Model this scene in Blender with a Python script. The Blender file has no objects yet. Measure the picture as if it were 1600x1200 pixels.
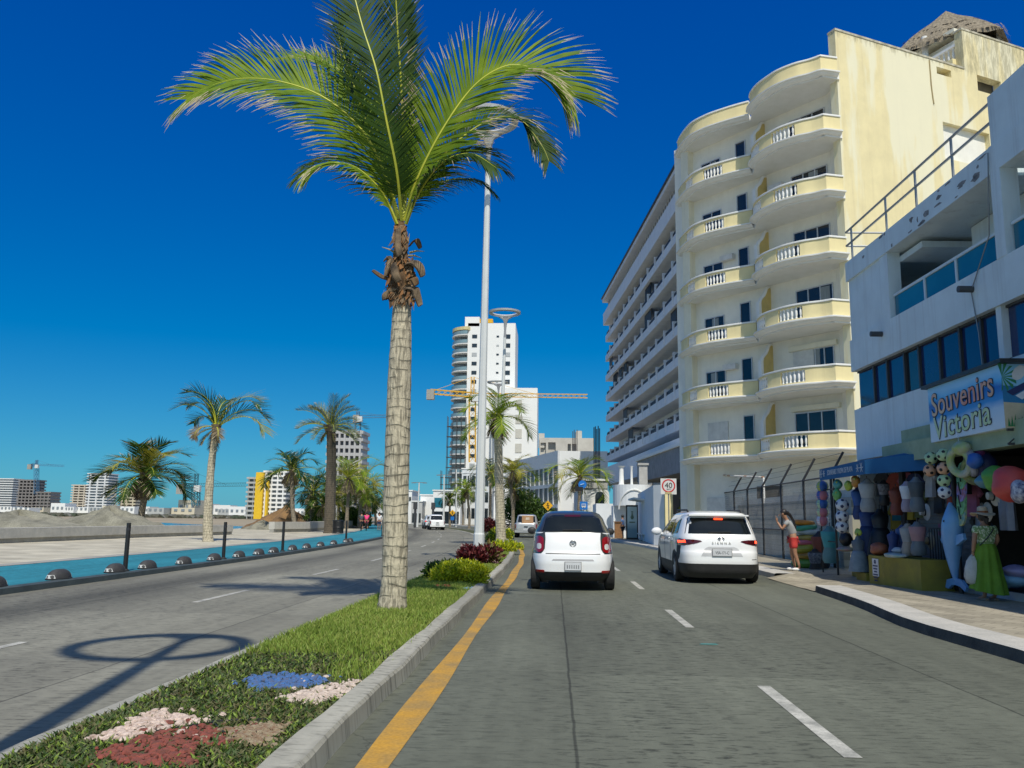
import bpy, bmesh, math, random
import numpy as np
from mathutils import Vector, Matrix
random.seed(7)
R = math.radians
scene = bpy.context.scene
COL = scene.collection
# ---------------------------------------------------------------- camera (world: +Y up the road, X right, Z up)
F = 1300.; H = 1.5; PITCH = math.atan(210/1300.); YAW = R(3.0); ROLL = R(0.8)
def _basis():
    cy, sy = math.cos(YAW), math.sin(YAW); cp, sp = math.cos(PITCH), math.sin(PITCH)
    f = Vector((-sy*cp, cy*cp, sp)); r = Vector((cy, sy, 0)); u = Vector((sy*sp, -cy*sp, cp))
    c, s = math.cos(ROLL), math.sin(ROLL)
    return r*c+u*s, u*c-r*s, f
CR, CU, CF = _basis()
def ray(u, v): return CF + CR*((u-800)/F) + CU*((600-v)/F)
def g(u, v, z=0.):                    # photo pixel -> point on level z
    d = ray(u, v); t = (z-H)/d.z; return Vector((d.x*t, d.y*t, z))
def pt(u, v, y):                      # photo pixel -> point at distance y up the road
    d = ray(u, v); t = y/d.y; return Vector((d.x*t, y, H+d.z*t))
def ptx(u, v, x):
    d = ray(u, v); t = x/d.x; return Vector((x, d.y*t, H+d.z*t))
def onp(u, v, P, d):                  # -> (s, z) on the vertical plane P + s d
    r = ray(u, v); det = -r.x*d[1]+d[0]*r.y
    t = (-P[0]*d[1]+d[0]*P[1])/det
    return (r.x*t-P[0])*d[0]+(r.y*t-P[1])*d[1], H+r.z*t
cam = bpy.data.cameras.new('Camera'); co = bpy.data.objects.new('Camera', cam); COL.objects.link(co)
cam.sensor_width = 36; cam.lens = F*36/1600; cam.clip_end = 9000; cam.clip_start = .05
M4 = Matrix((CR, CU, -CF)).transposed().to_4x4(); M4.translation = (0, 0, H); co.matrix_world = M4
scene.camera = co

# ---------------------------------------------------------------- materials
MATS = {}
def lin(c):
    return tuple(((x/12.92) if x <= .04045 else ((x+.055)/1.055)**2.4) for x in c)
def hexc(h):
    return lin(tuple(int(h[i:i+2], 16)/255 for i in (0, 2, 4)))
def mat(name, col, col2=None, scale=3., rough=.6, bump=0., bscale=60., metal=0., coat=0., spec=.5, stretch=(1, 1, 1), lo=.35, hi=.65, emit=None, transl=0., fine=0.):
    if name in MATS: return MATS[name]
    m = bpy.data.materials.new(name); m.use_nodes = True; nt = m.node_tree; N = nt.nodes; L = nt.links
    p = N['Principled BSDF']; p.inputs['Roughness'].default_value = rough; p.inputs['Metallic'].default_value = metal
    p.inputs['Coat Weight'].default_value = coat; p.inputs['Specular IOR Level'].default_value = spec
    col = tuple(col)+(1,); m.diffuse_color = col
    tc = N.new('ShaderNodeTexCoord'); mp = N.new('ShaderNodeMapping'); mp.inputs['Scale'].default_value = stretch
    L.new(tc.outputs['Object'], mp.inputs['Vector'])
    if col2 is None: col2 = tuple(c*.82 for c in col[:3])
    n = N.new('ShaderNodeTexNoise'); n.inputs['Scale'].default_value = scale; n.inputs['Detail'].default_value = 6; n.inputs['Roughness'].default_value = .62
    L.new(mp.outputs[0], n.inputs['Vector'])
    mr = N.new('ShaderNodeMapRange'); mr.inputs['From Min'].default_value = lo; mr.inputs['From Max'].default_value = hi
    L.new(n.outputs['Fac'], mr.inputs['Value'])
    mx = N.new('ShaderNodeMix'); mx.data_type = 'RGBA'; mx.inputs[6].default_value = col; mx.inputs[7].default_value = tuple(col2)+(1,)
    L.new(mr.outputs[0], mx.inputs[0]); out = mx.outputs[2]
    if fine:
        n3 = N.new('ShaderNodeTexNoise'); n3.inputs['Scale'].default_value = scale*17; n3.inputs['Detail'].default_value = 3
        L.new(mp.outputs[0], n3.inputs['Vector'])
        m3 = N.new('ShaderNodeMix'); m3.data_type = 'RGBA'; m3.blend_type = 'OVERLAY'; m3.inputs[0].default_value = fine
        L.new(out, m3.inputs[6]); L.new(n3.outputs['Fac'], m3.inputs[7]); out = m3.outputs[2]
    L.new(out, p.inputs['Base Color'])
    if bump:
        n2 = N.new('ShaderNodeTexNoise'); n2.inputs['Scale'].default_value = bscale; n2.inputs['Detail'].default_value = 4
        L.new(mp.outputs[0], n2.inputs['Vector'])
        b = N.new('ShaderNodeBump'); b.inputs['Strength'].default_value = bump; b.inputs['Distance'].default_value = .02
        L.new(n2.outputs['Fac'], b.inputs['Height']); L.new(b.outputs[0], p.inputs['Normal'])
    if emit:
        p.inputs['Emission Color'].default_value = tuple(emit[:3])+(1,); p.inputs['Emission Strength'].default_value = emit[3]
    if transl:
        t = N.new('ShaderNodeBsdfTranslucent'); L.new(out, t.inputs['Color'])
        ms = N.new('ShaderNodeMixShader'); ms.inputs[0].default_value = transl
        o = N['Material Output']; L.new(p.outputs[0], ms.inputs[1]); L.new(t.outputs[0], ms.inputs[2]); L.new(ms.outputs[0], o.inputs['Surface'])
    MATS[name] = m; return m
def streaked(name, col, dirt, amount=.55, rough=.75):
    """render/plaster with vertical weather streaks and blotches"""
    if name in MATS: return MATS[name]
    m = mat(name, col, tuple(c*.9 for c in col), 1.2, rough, .12, 25)
    nt = m.node_tree; N = nt.nodes; L = nt.links; p = N['Principled BSDF']
    src = p.inputs['Base Color'].links[0].from_socket
    tc = N.new('ShaderNodeTexCoord'); mp = N.new('ShaderNodeMapping'); mp.inputs['Scale'].default_value = (3.2, 3.2, .16)
    L.new(tc.outputs['Object'], mp.inputs['Vector'])
    n = N.new('ShaderNodeTexNoise'); n.inputs['Scale'].default_value = 1.0; n.inputs['Detail'].default_value = 7; n.inputs['Roughness'].default_value = .7
    L.new(mp.outputs[0], n.inputs['Vector'])
    mr = N.new('ShaderNodeMapRange'); mr.inputs['From Min'].default_value = .52; mr.inputs['From Max'].default_value = .8; mr.inputs['To Max'].default_value = amount
    L.new(n.outputs['Fac'], mr.inputs['Value'])
    mx = N.new('ShaderNodeMix'); mx.data_type = 'RGBA'; mx.inputs[7].default_value = tuple(dirt)+(1,)
    L.new(mr.outputs[0], mx.inputs[0]); L.new(src, mx.inputs[6]); L.new(mx.outputs[2], p.inputs['Base Color'])
    return m
white = mat('white_paint', (.80, .80, .77), (.74, .74, .70), 2., .55, .05, 30)
whitewall = streaked('white_wall', (.78, .79, .76), (.50, .49, .45), .45)
shopwall = streaked('shop_wall', (.70, .80, .82), (.34, .34, .33), .5)
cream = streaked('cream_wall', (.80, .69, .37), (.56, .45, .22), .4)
creamlt = streaked('cream_light', (.80, .77, .62), (.58, .54, .42), .4)
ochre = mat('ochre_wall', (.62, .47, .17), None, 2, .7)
glass_dk = mat('dark_glass', (.012, .017, .022), (.02, .03, .04), .6, .06, spec=.7)
glass_bl = mat('blue_glass', (.008, .022, .085), (.014, .035, .12), .5, .05, spec=.6)
glass_teal = mat('teal_glass', (.012, .13, .19), (.02, .17, .24), .6, .08, spec=.6)
glass_car = mat('car_glass', (.006, .008, .009), (.010, .013, .014), 2, .03, spec=.6)
black = mat('black_paint', (.012, .012, .013), (.02, .02, .02), 4, .45)
plastic_blk = mat('black_plastic', (.018, .018, .019), (.026, .026, .026), 8, .6)
alu = mat('aluminium_frame', (.62, .63, .63), None, 5, .4, metal=.3)
carwhite = mat('white_car_paint', (.80, .81, .81), (.78, .79, .79), 1, .28, coat=.9)
cargrey = mat('grey_car_paint', (.035, .038, .036), (.045, .048, .046), 1, .3, coat=.8)
silver = mat('silver_paint', (.50, .51, .51), None, 1, .3, metal=.4, coat=.5)
chrome = mat('chrome', (.75, .75, .75), None, 2, .12, metal=1.)
rubber = mat('tyre_rubber', (.012, .012, .012), (.02, .02, .02), 20, .85)
redlens = mat('red_lens', (.33, .006, .008), (.22, .005, .006), 9, .12, coat=.8)
litred = mat('lit_brake_lamp', (.8, .05, .02), None, 3, .2, emit=(1, .06, .015, 3.2))
darklens = mat('dark_red_lens', (.07, .004, .006), None, 9, .1, coat=.8)
whitelens = mat('clear_lens', (.7, .68, .66), None, 9, .12, coat=.6)
concrete = mat('concrete', (.36, .35, .31), (.27, .26, .23), 2.5, .85, .35, 45, fine=.35)
concrete_lt = mat('light_concrete', (.52, .50, .45), (.42, .41, .37), 2.2, .85, .3, 40, fine=.25)
rawconc = mat('raw_concrete', (.30, .29, .27), (.22, .21, .20), .3, .9)
yellowpaint = mat('yellow_line_paint', (.52, .28, .03), (.30, .20, .07), 2.2, .75, .2, 60, fine=.4)
lanewhite = mat('lane_paint', (.52, .51, .45), (.26, .26, .23), 5, .8, fine=.4)
steelwhite = mat('white_steel', (.66, .68, .66), (.60, .62, .60), 1.5, .45)
steelgrey = mat('grey_steel', (.30, .31, .31), None, 3, .4, metal=.5)
darksteel = mat('dark_steel', (.05, .052, .055), None, 3, .5)
wood = mat('bare_wood', (.30, .15, .06), (.2, .1, .04), 6, .7)

# ---------------------------------------------------------------- mesh builder
class MB:
    def __init__(s): s.v = []; s.f = []; s.m = []; s.sm = []; s.uv = None
    def add(s, vs, fs, mi=0, smooth=False):
        o = len(s.v); s.v.extend([tuple(v) for v in vs])
        for f in fs: s.f.append([i+o for i in f]); s.m.append(mi); s.sm.append(smooth)
        return s
    def box(s, c, d, rz=0., mi=0, M=None):
        x, y, z = (k/2 for k in d); vs = []
        for a in (-1, 1):
            for b in (-1, 1):
                for e in (-1, 1):
                    p = Vector((a*x, b*y, e*z))
                    if M is not None: p = M @ p
                    elif rz: p = Vector((p.x*math.cos(rz)-p.y*math.sin(rz), p.x*math.sin(rz)+p.y*math.cos(rz), p.z))
                    vs.append(p+Vector(c))
        return s.add(vs, [(0, 1, 3, 2), (4, 6, 7, 5), (0, 4, 5, 1), (2, 3, 7, 6), (0, 2, 6, 4), (1, 5, 7, 3)], mi)
    def beam(s, a, b, w, h, mi=0, up=(0, 0, 1)):
        a = Vector(a); b = Vector(b); t = (b-a).normalized(); sd = t.cross(Vector(up))
        if sd.length < 1e-4: sd = t.cross(Vector((1, 0, 0)))
        sd.normalize(); u = sd.cross(t)
        vs = [p+sd*(i*w/2)+u*(j*h/2) for p in (a, b) for i, j in ((-1, -1), (1, -1), (1, 1), (-1, 1))]
        return s.add(vs, [(0, 3, 2, 1), (4, 5, 6, 7), (0, 1, 5, 4), (1, 2, 6, 5), (2, 3, 7, 6), (3, 0, 4, 7)], mi)
    def prism(s, poly, z0, z1, mi=0, smooth=False, sidemi=None):
        n = len(poly); vs = [(p[0], p[1], z0) for p in poly]+[(p[0], p[1], z1) for p in poly]
        A = sum(poly[i][0]*poly[(i+1) % n][1]-poly[(i+1) % n][0]*poly[i][1] for i in range(n))
        idx = list(range(n))
        if A < 0: idx.reverse()
        s.add(vs, [tuple(reversed(idx)), tuple(i+n for i in idx)], mi)
        o = len(s.v)-2*n
        for k in range(n):
            i, j = idx[k], idx[(k+1) % n]
            s.f.append([o+i, o+j, o+j+n, o+i+n]); s.m.append(mi if sidemi is None else sidemi); s.sm.append(smooth)
        return s
    def quad(s, a, b, c, d, mi=0): return s.add([a, b, c, d], [(0, 1, 2, 3)], mi)
    def slab(s, a, b, c, d, th, mi=0):        # quad with thickness th along its normal
        a, b, c, d = map(Vector, (a, b, c, d)); n = (b-a).cross(d-a).normalized()*th
        return s.add([a, b, c, d, a+n, b+n, c+n, d+n], [(3, 2, 1, 0), (4, 5, 6, 7), (0, 1, 5, 4), (1, 2, 6, 5), (2, 3, 7, 6), (3, 0, 4, 7)], mi)
    def tube(s, path, rad, n=8, mi=0, cap=True, smooth=True):
        path = [Vector(p) for p in path]; k = len(path)
        if not hasattr(rad, '__len__'): rad = [rad]*k
        vs = []; prev = None
        for i, p in enumerate(path):
            t = (path[min(i+1, k-1)]-path[max(i-1, 0)])
            if t.length < 1e-9: t = Vector((0, 0, 1))
            t.normalize()
            if prev is None:
                a = t.cross(Vector((0, 0, 1)))
                if a.length < .05: a = Vector((1, 0, 0)) - t*t.x
                a.normalize()
            else:
                a = prev - t*prev.dot(t)
                if a.length < 1e-6: a = t.orthogonal()
                a.normalize()
            prev = a; b = t.cross(a)
            for j in range(n):
                q = 2*math.pi*j/n; vs.append(p+(a*math.cos(q)+b*math.sin(q))*rad[i])
        fs = [(i*n+j, i*n+(j+1) % n, (i+1)*n+(j+1) % n, (i+1)*n+j) for i in range(k-1) for j in range(n)]
        s.add(vs, fs, mi, smooth)
        o = len(s.v)-len(vs)
        if cap:
            s.f.append([o+j for j in range(n-1, -1, -1)]); s.m.append(mi); s.sm.append(False)
            s.f.append([o+(k-1)*n+j for j in range(n)]); s.m.append(mi); s.sm.append(False)
        return s
    def sphere(s, c, r, nu=14, nv=9, mi=0, sc=(1, 1, 1)):
        c = Vector(c); vs = [c+Vector((0, 0, r*sc[2]))]
        for i in range(1, nv):
            a = math.pi*i/nv
            for j in range(nu):
                b = 2*math.pi*j/nu; vs.append(c+Vector((r*math.sin(a)*math.cos(b)*sc[0], r*math.sin(a)*math.sin(b)*sc[1], r*math.cos(a)*sc[2])))
        vs.append(c-Vector((0, 0, r*sc[2]))); fs = []
        for j in range(nu): fs.append((0, 1+j, 1+(j+1) % nu))
        for i in range(nv-2):
            for j in range(nu): fs.append((1+i*nu+j, 1+(i+1)*nu+j, 1+(i+1)*nu+(j+1) % nu, 1+i*nu+(j+1) % nu))
        q = len(vs)-1; b0 = 1+(nv-2)*nu
        for j in range(nu): fs.append((b0+j, q, b0+(j+1) % nu))
        return s.add(vs, fs, mi, True)
    def lathe(s, prof, c=(0, 0, 0), n=20, mi=0, axis='z', smooth=True):
        c = Vector(c); vs = []
        for r, z in prof:
            for j in range(n):
                a = 2*math.pi*j/n; p = (r*math.cos(a), r*math.sin(a), z)
                if axis == 'x': p = (p[2], p[0], p[1])
                if axis == 'y': p = (p[1], p[2], p[0])
                vs.append(c+Vector(p))
        k = len(prof); fs = [(i*n+j, i*n+(j+1) % n, (i+1)*n+(j+1) % n, (i+1)*n+j) for i in range(k-1) for j in range(n)]
        return s.add(vs, fs, mi, smooth)
    def torus(s, c, Rr, r, nu=24, nv=10, mi=0, M=None):
        vs = []
        for i in range(nu):
            a = 2*math.pi*i/nu
            for j in range(nv):
                b = 2*math.pi*j/nv; p = Vector(((Rr+r*math.cos(b))*math.cos(a), (Rr+r*math.cos(b))*math.sin(a), r*math.sin(b)))
                if M is not None: p = M @ p
                vs.append(p+Vector(c))
        fs = [(i*nv+j, ((i+1) % nu)*nv+j, ((i+1) % nu)*nv+(j+1) % nv, i*nv+(j+1) % nv) for i in range(nu) for j in range(nv)]
        return s.add(vs, fs, mi, True)
    def build(s, name, mats, parent=None, label=None, cat=None, group=None, kind=None, sharp=35):
        if not isinstance(mats, (list, tuple)): mats = [mats]
        V = np.array(s.v, dtype=float)
        if parent is None:
            lo = V.min(0); hi = V.max(0); loc = Vector(((lo[0]+hi[0])/2, (lo[1]+hi[1])/2, lo[2]))
            if kind == 'structure': loc = Vector((0, 0, 0))
            off = loc
        else:
            loc = Vector((0, 0, 0)); off = world_loc(parent)
        me = bpy.data.meshes.new(name)
        me.from_pydata((V-np.array(off)).tolist(), [], s.f)
        for m in mats: me.materials.append(m)
        me.polygons.foreach_set('material_index', s.m); me.polygons.foreach_set('use_smooth', s.sm)
        if s.uv is not None:
            ul = me.uv_layers.new(name='UVMap')
            idx = np.zeros(len(me.loops), dtype=np.int32); me.loops.foreach_get('vertex_index', idx)
            ul.data.foreach_set('uv', np.array(s.uv, dtype=float)[idx].ravel())
        me.update()
        if any(s.sm) and sharp: me.set_sharp_from_angle(angle=R(sharp))
        o = bpy.data.objects.new(name, me); COL.objects.link(o); o.location = loc
        if parent is not None: o.parent = parent
        tag(o, label, cat, group, kind); return o
def world_loc(o):
    l = Vector(o.location)
    while o.parent: o = o.parent; l += Vector(o.location)
    return l
def tag(o, label=None, cat=None, group=None, kind=None):
    if label: o['label'] = label
    if cat: o['category'] = cat
    if group: o['group'] = group
    if kind: o['kind'] = kind
    return o
def thing(name, label, cat, loc=(0, 0, 0), group=None):
    o = bpy.data.objects.new(name, None); COL.objects.link(o); o.location = loc; o.empty_display_size = .3
    return tag(o, label, cat, group)
def kids(o): return [c for c in bpy.data.objects if c.parent == o]
def copy_tree(o, parent=None):
    c = o.copy(); COL.objects.link(c); c.parent = parent
    for ch in kids(o): copy_tree(ch, c)
    return c
def dup(o, parent): c = o.copy(); COL.objects.link(c); c.parent = parent; return c
def textmesh(body, size, M, mat_, name, parent, extrude=.004, offset=0., label=None, shear=0., xs=1., space=1., align='CENTER', bend=None):
    cu = bpy.data.curves.new(name, 'FONT'); cu.body = body; cu.size = size; cu.extrude = extrude; cu.offset = offset
    cu.align_x = align; cu.align_y = 'CENTER'; cu.shear = shear; cu.space_character = space; cu.resolution_u = 4
    o = bpy.data.objects.new(name, cu); COL.objects.link(o)
    dg = bpy.context.evaluated_depsgraph_get(); me = bpy.data.meshes.new_from_object(o.evaluated_get(dg))
    bpy.data.objects.remove(o); bpy.data.curves.remove(cu)
    for v in me.vertices:
        p = Vector((v.co.x*xs, v.co.y, v.co.z))
        if bend: p = bend(p)
        v.co = M @ p - (world_loc(parent) if parent else Vector())
    me.materials.clear(); me.materials.append(mat_)
    ob = bpy.data.objects.new(name, me); COL.objects.link(ob); ob.parent = parent
    if label: ob['label'] = label
    return ob
def frameM(origin, xdir, ydir):
    x = Vector(xdir).normalized(); y = Vector(ydir).normalized(); z = x.cross(y)
    m = Matrix((x, y, z)).transposed().to_4x4(); m.translation = Vector(origin); return m
def sh(y):                              # the road's bend, sideways shift at distance y
    if y < 22: return 0.
    if y < 140: return -.0014*(y-22)**2
    return -.0014*118**2 - 2*.0014*118*(y-140)
def rx(X, y): return X+sh(y)
def strip(name, edges, y0, y1, z, mat_, step=2., kind='structure', profile=None, build=True, label=None, cat=None):
    """ribbon following the road; edges: list of (X or f(y), dz)"""
    mb = MB(); ys = list(np.arange(y0, y1+.01, step)); n = len(edges); uv = []
    for y in ys:
        for X, dz in edges:
            Xv = X(y) if callable(X) else X
            mb.v.append((rx(Xv, y), y, z+dz)); uv.append((Xv, y))
    for i in range(len(ys)-1):
        for j in range(n-1):
            mb.f.append([i*n+j, i*n+j+1, (i+1)*n+j+1, (i+1)*n+j]); mb.m.append(0); mb.sm.append(False)
    mb.uv = uv
    return mb.build(name, mat_, None, kind=kind, label=label, cat=cat) if build else mb
# ---------------------------------------------------------------- world + sun
SUNV = Vector((.225, -1, 0)).normalized()*math.cos(R(54.5))+Vector((0, 0, math.sin(R(54.5))))
w = bpy.data.worlds.new('World'); scene.world = w; w.use_nodes = True
nt = w.node_tree; bg = nt.nodes['Background']; sk = nt.nodes.new('ShaderNodeTexSky'); sk.sky_type = 'NISHITA'; sk.sun_disc = False
sk.sun_elevation = R(54.5); sk.sun_rotation = math.atan2(SUNV.x, SUNV.y); sk.air_density = 1.0; sk.dust_density = .25; sk.ozone_density = 3.0
sp_ = nt.nodes.new('ShaderNodeSeparateColor'); cb_ = nt.nodes.new('ShaderNodeCombineColor'); nt.links.new(sk.outputs[0], sp_.inputs[0])
ST = .085
for i_, (k_, p_, o_) in enumerate(((.26, 1., .055), (.66, 1.12, 0.), (.78, .565, 0.))):       # clear, deep tropical blue: per-channel grade of the sky light
    m1 = nt.nodes.new('ShaderNodeMath'); m1.operation = 'MULTIPLY'; m1.inputs[1].default_value = ST; nt.links.new(sp_.outputs[i_], m1.inputs[0])
    m2 = nt.nodes.new('ShaderNodeMath'); m2.operation = 'POWER'; m2.inputs[1].default_value = p_; nt.links.new(m1.outputs[0], m2.inputs[0])
    m3 = nt.nodes.new('ShaderNodeMath'); m3.operation = 'MULTIPLY_ADD'; m3.inputs[1].default_value = k_/ST; m3.inputs[2].default_value = -o_/ST; nt.links.new(m2.outputs[0], m3.inputs[0])
    m4 = nt.nodes.new('ShaderNodeMath'); m4.operation = 'MAXIMUM'; m4.inputs[1].default_value = 0; nt.links.new(m3.outputs[0], m4.inputs[0]); nt.links.new(m4.outputs[0], cb_.inputs[i_])
tcw = nt.nodes.new('ShaderNodeTexCoord'); dpw = nt.nodes.new('ShaderNodeVectorMath'); dpw.operation = 'DOT_PRODUCT'; dpw.inputs[1].default_value = SUNV; nt.links.new(tcw.outputs['Generated'], dpw.inputs[0])
mrw = nt.nodes.new('ShaderNodeMapRange'); mrw.interpolation_type = 'SMOOTHSTEP'; mrw.inputs[1].default_value = .12; mrw.inputs[2].default_value = .9; mrw.inputs[3].default_value = 0; mrw.inputs[4].default_value = .8; nt.links.new(dpw.outputs['Value'], mrw.inputs[0])   # paler, brighter sky round the sun
mxw = nt.nodes.new('ShaderNodeMix'); mxw.data_type = 'RGBA'; nt.links.new(mrw.outputs[0], mxw.inputs[0]); nt.links.new(cb_.outputs[0], mxw.inputs[6]); brw = nt.nodes.new('ShaderNodeMix'); brw.data_type = 'RGBA'; brw.blend_type = 'MULTIPLY'; brw.inputs[0].default_value = 1; brw.inputs[7].default_value = (1.7, 1.65, 1.45, 1); nt.links.new(sk.outputs[0], brw.inputs[6]); nt.links.new(brw.outputs[2], mxw.inputs[7])
nt.links.new(mxw.outputs[2], bg.inputs['Color']); bg.inputs['Strength'].default_value = ST
sl = bpy.data.lights.new('Sun', 'SUN'); so = bpy.data.objects.new('Sun', sl); COL.objects.link(so)
sl.energy = 4.2; sl.angle = R(.53); sl.color = (1, .94, .83); so.rotation_euler = SUNV.to_track_quat('Z', 'Y').to_euler()
scene.view_settings.view_transform = 'Standard'; scene.view_settings.look = 'None'; scene.view_settings.exposure = 0; scene.view_settings.gamma = 1
scene.cycles.max_bounces = 6; scene.cycles.transparent_max_bounces = 8
# ---------------------------------------------------------------- setting: ground, roads
def road_mat(name, base, spots, seed):
    m = bpy.data.materials.new(name); m.use_nodes = True; nt = m.node_tree; N = nt.nodes; L = nt.links; p = N['Principled BSDF']
    p.inputs['Roughness'].default_value = .8; p.inputs['Specular IOR Level'].default_value = .35
    uv = N.new('ShaderNodeUVMap')
    def noise(sc, stretch, det=5, ro=.6):
        mp = N.new('ShaderNodeMapping'); mp.inputs['Scale'].default_value = stretch; mp.inputs['Location'].default_value = (seed, seed*2, 0)
        n = N.new('ShaderNodeTexNoise'); n.inputs['Scale'].default_value = sc; n.inputs['Detail'].default_value = det; n.inputs['Roughness'].default_value = ro
        L.new(uv.outputs[0], mp.inputs[0]); L.new(mp.outputs[0], n.inputs['Vector']); return n.outputs['Fac']
    def rng(a, lo, hi, t0, t1):
        r = N.new('ShaderNodeMapRange'); r.inputs[1].default_value = lo; r.inputs[2].default_value = hi; r.inputs[3].default_value = t0; r.inputs[4].default_value = t1
        L.new(a, r.inputs[0]); return r.outputs[0]
    def math_(op, a, b):
        k = N.new('ShaderNodeMath'); k.operation = op
        for i, q in enumerate((a, b)):
            if isinstance(q, (int, float)): k.inputs[i].default_value = q
            elif q is not None: L.new(q, k.inputs[i])
        return k.outputs[0]
    val = math_('MULTIPLY', rng(noise(.25, (1, .3, 1)), .3, .7, .72, 1.26), rng(noise(6, (1, 1, 1)), .3, .7, .9, 1.1))
    val = math_('MULTIPLY', val, rng(noise(2.2, (1.6, .12, 1)), .35, .7, 1.05, .86))        # lengthwise wear
    spk = rng(noise(1.0, (5.5, 20, 1), 3, .7), .52, .63, 0, 1)                                # torn surface tining
    zone = rng(noise(.3, (1.2, .35, 1), 4), .38, .6, .25, 1)
    val = math_('MULTIPLY', val, rng(math_('MULTIPLY', spk, zone), 0, 1, 1.08, .36))
    sx = N.new('ShaderNodeSeparateXYZ'); L.new(uv.outputs[0], sx.inputs[0])
    wob = math_('MULTIPLY', math_('SUBTRACT', noise(1.2, (1, 1, 1)), .5), .05)
    for x in spots:                                                                         # longitudinal joints
        dd = math_('ABSOLUTE', math_('SUBTRACT', math_('ADD', sx.outputs[0], wob), x), None)
        val = math_('MULTIPLY', val, rng(dd, .006, .016, .45, 1))
    fy = math_('FRACT', math_('DIVIDE', math_('ADD', sx.outputs[1], wob), 4.3), None)
    val = math_('MULTIPLY', val, rng(fy, .0012, .004, .6, 1))                               # transverse joints
    for x0, x1, d in WHEEL[name]:                                                           # tyre polish / oil drip bands
        c = (x0+x1)/2; dd = math_('ABSOLUTE', math_('SUBTRACT', sx.outputs[0], c), None)
        val = math_('MULTIPLY', val, rng(dd, 0, (x1-x0)/2, d, 1))
    s0_ = spots[0] if spots else 0.
    wn = N.new('ShaderNodeTexWhiteNoise'); wn.noise_dimensions = '2D'; cv = N.new('ShaderNodeCombineXYZ')                    # every slab cast a little differently
    L.new(math_('FLOOR', math_('DIVIDE', math_('ADD', sx.outputs[1], wob), 4.3), None), cv.inputs[0]); L.new(math_('FLOOR', math_('DIVIDE', math_('SUBTRACT', sx.outputs[0], s0_), 3.6), None), cv.inputs[1]); L.new(cv.outputs[0], wn.inputs[0])
    val = math_('MULTIPLY', val, rng(wn.outputs[0], 0, 1, .9, 1.1))
    vo = N.new('ShaderNodeTexVoronoi'); vo.feature = 'DISTANCE_TO_EDGE'; vo.inputs['Scale'].default_value = .17; mpv = N.new('ShaderNodeMapping'); L.new(uv.outputs[0], mpv.inputs[0]); nv_ = N.new('ShaderNodeTexNoise'); nv_.inputs['Scale'].default_value = 1.4; nv_.inputs['Detail'].default_value = 5; L.new(uv.outputs[0], nv_.inputs['Vector'])
    vm = N.new('ShaderNodeVectorMath'); vm.operation = 'MULTIPLY_ADD'; vm.inputs[1].default_value = (1.2, 1.2, 0); L.new(nv_.outputs['Color'], vm.inputs[0]); L.new(mpv.outputs[0], vm.inputs[2]); L.new(vm.outputs[0], vo.inputs['Vector'])
    val = math_('MULTIPLY', val, rng(math_('ADD', vo.outputs[0], rng(noise(.12, (1, 1, 1), 2), .45, .55, .02, 0)), .0, .0028, .62, 1))     # hairline cracks in some slabs
    st = rng(noise(.5, (2, .9, 1), 2), .66, .72, 1, .8); val = math_('MULTIPLY', val, st)
    mx = N.new('ShaderNodeMix'); mx.data_type = 'RGBA'; mx.blend_type = 'MULTIPLY'; mx.inputs[0].default_value = 1; mx.inputs[6].default_value = tuple(base)+(1,)
    cb = N.new('ShaderNodeCombineColor')
    for i in range(3): L.new(val, cb.inputs[i])
    L.new(cb.outputs[0], mx.inputs[7]); L.new(mx.outputs[2], p.inputs['Base Color'])
    b = N.new('ShaderNodeBump'); b.inputs['Strength'].default_value = .25; b.inputs['Distance'].default_value = .01
    L.new(noise(38, (1, 1.8, 1), 3), b.inputs['Height']); L.new(b.outputs[0], p.inputs['Normal'])
    return m
WHEEL = {'road_right_concrete': [(-.4, .9, .86), (2.6, 4.2, .88), (-1.0, -.2, 1.06)], 'road_left_concrete': [(-9.4, -7.0, .6), (-5.2, -4.0, .93), (-8.9, -8.0, .8)]}
roadR = road_mat('road_right_concrete', (.118, .126, .096), (.15, 3.75), 3.1)
roadL = road_mat('road_left_concrete', (.20, .195, .155), (-4.4, -7.9), 8.7)
ground_m = mat('sandy_ground', (.36, .30, .20), (.26, .22, .15), .05, .95)
mb = MB(); mb.quad((-4000, -600, -.35), (3000, -600, -.35), (3000, 7000, -.35), (-4000, 7000, -.35)); mb.build('ground', ground_m, kind='structure')
strip('road_right', [(-1.45, 0), (5.95, 0)], -40, 330, 0, roadR)
strip('road_left', [(-10.05, 0), (-3.33, 0)], -40, 330, 0, roadL)
# paint
mbp = strip('yellow_line', [(lambda y: -1.18+.025*math.sin(y*.7), 0), (lambda y: -.985+.02*math.sin(y*.9+1), 0)], -20, 200, .004, yellowpaint, step=1.)
pm = MB()
for i in range(-3, 34):                                        # dashes of the right carriageway
    y0 = 5.8+i*6.55; y1 = y0+2.35
    if i < 6 or i % 1 == 0: pm.add([(rx(1.88, y0), y0, .004), (rx(2.0, y0), y0, .004), (rx(2.0, y1), y1, .004), (rx(1.88, y1), y1, .004)], [(0, 1, 2, 3)])
for i in range(-3, 34):
    y0 = 14.4+i*7.15; y1 = y0+2.5
    pm.add([(rx(-6.22, y0), y0, .004), (rx(-6.1, y0), y0, .004), (rx(-6.1, y1), y1, .004), (rx(-6.22, y1), y1, .004)], [(0, 1, 2, 3)])
pm.build('lane_markings', lanewhite, kind='structure')
mb = MB(); q = g(1107, 1007); mb.add([(q.x-.12, q.y-.03, .005), (q.x+.12, q.y-.02, .005), (q.x+.1, q.y+.04, .005), (q.x-.08, q.y+.03, .005)], [(0, 1, 2, 3)])
mb.build('turquoise_paint_fleck', mat('turquoise_fleck', (.05, .35, .33)), kind='structure')
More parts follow.
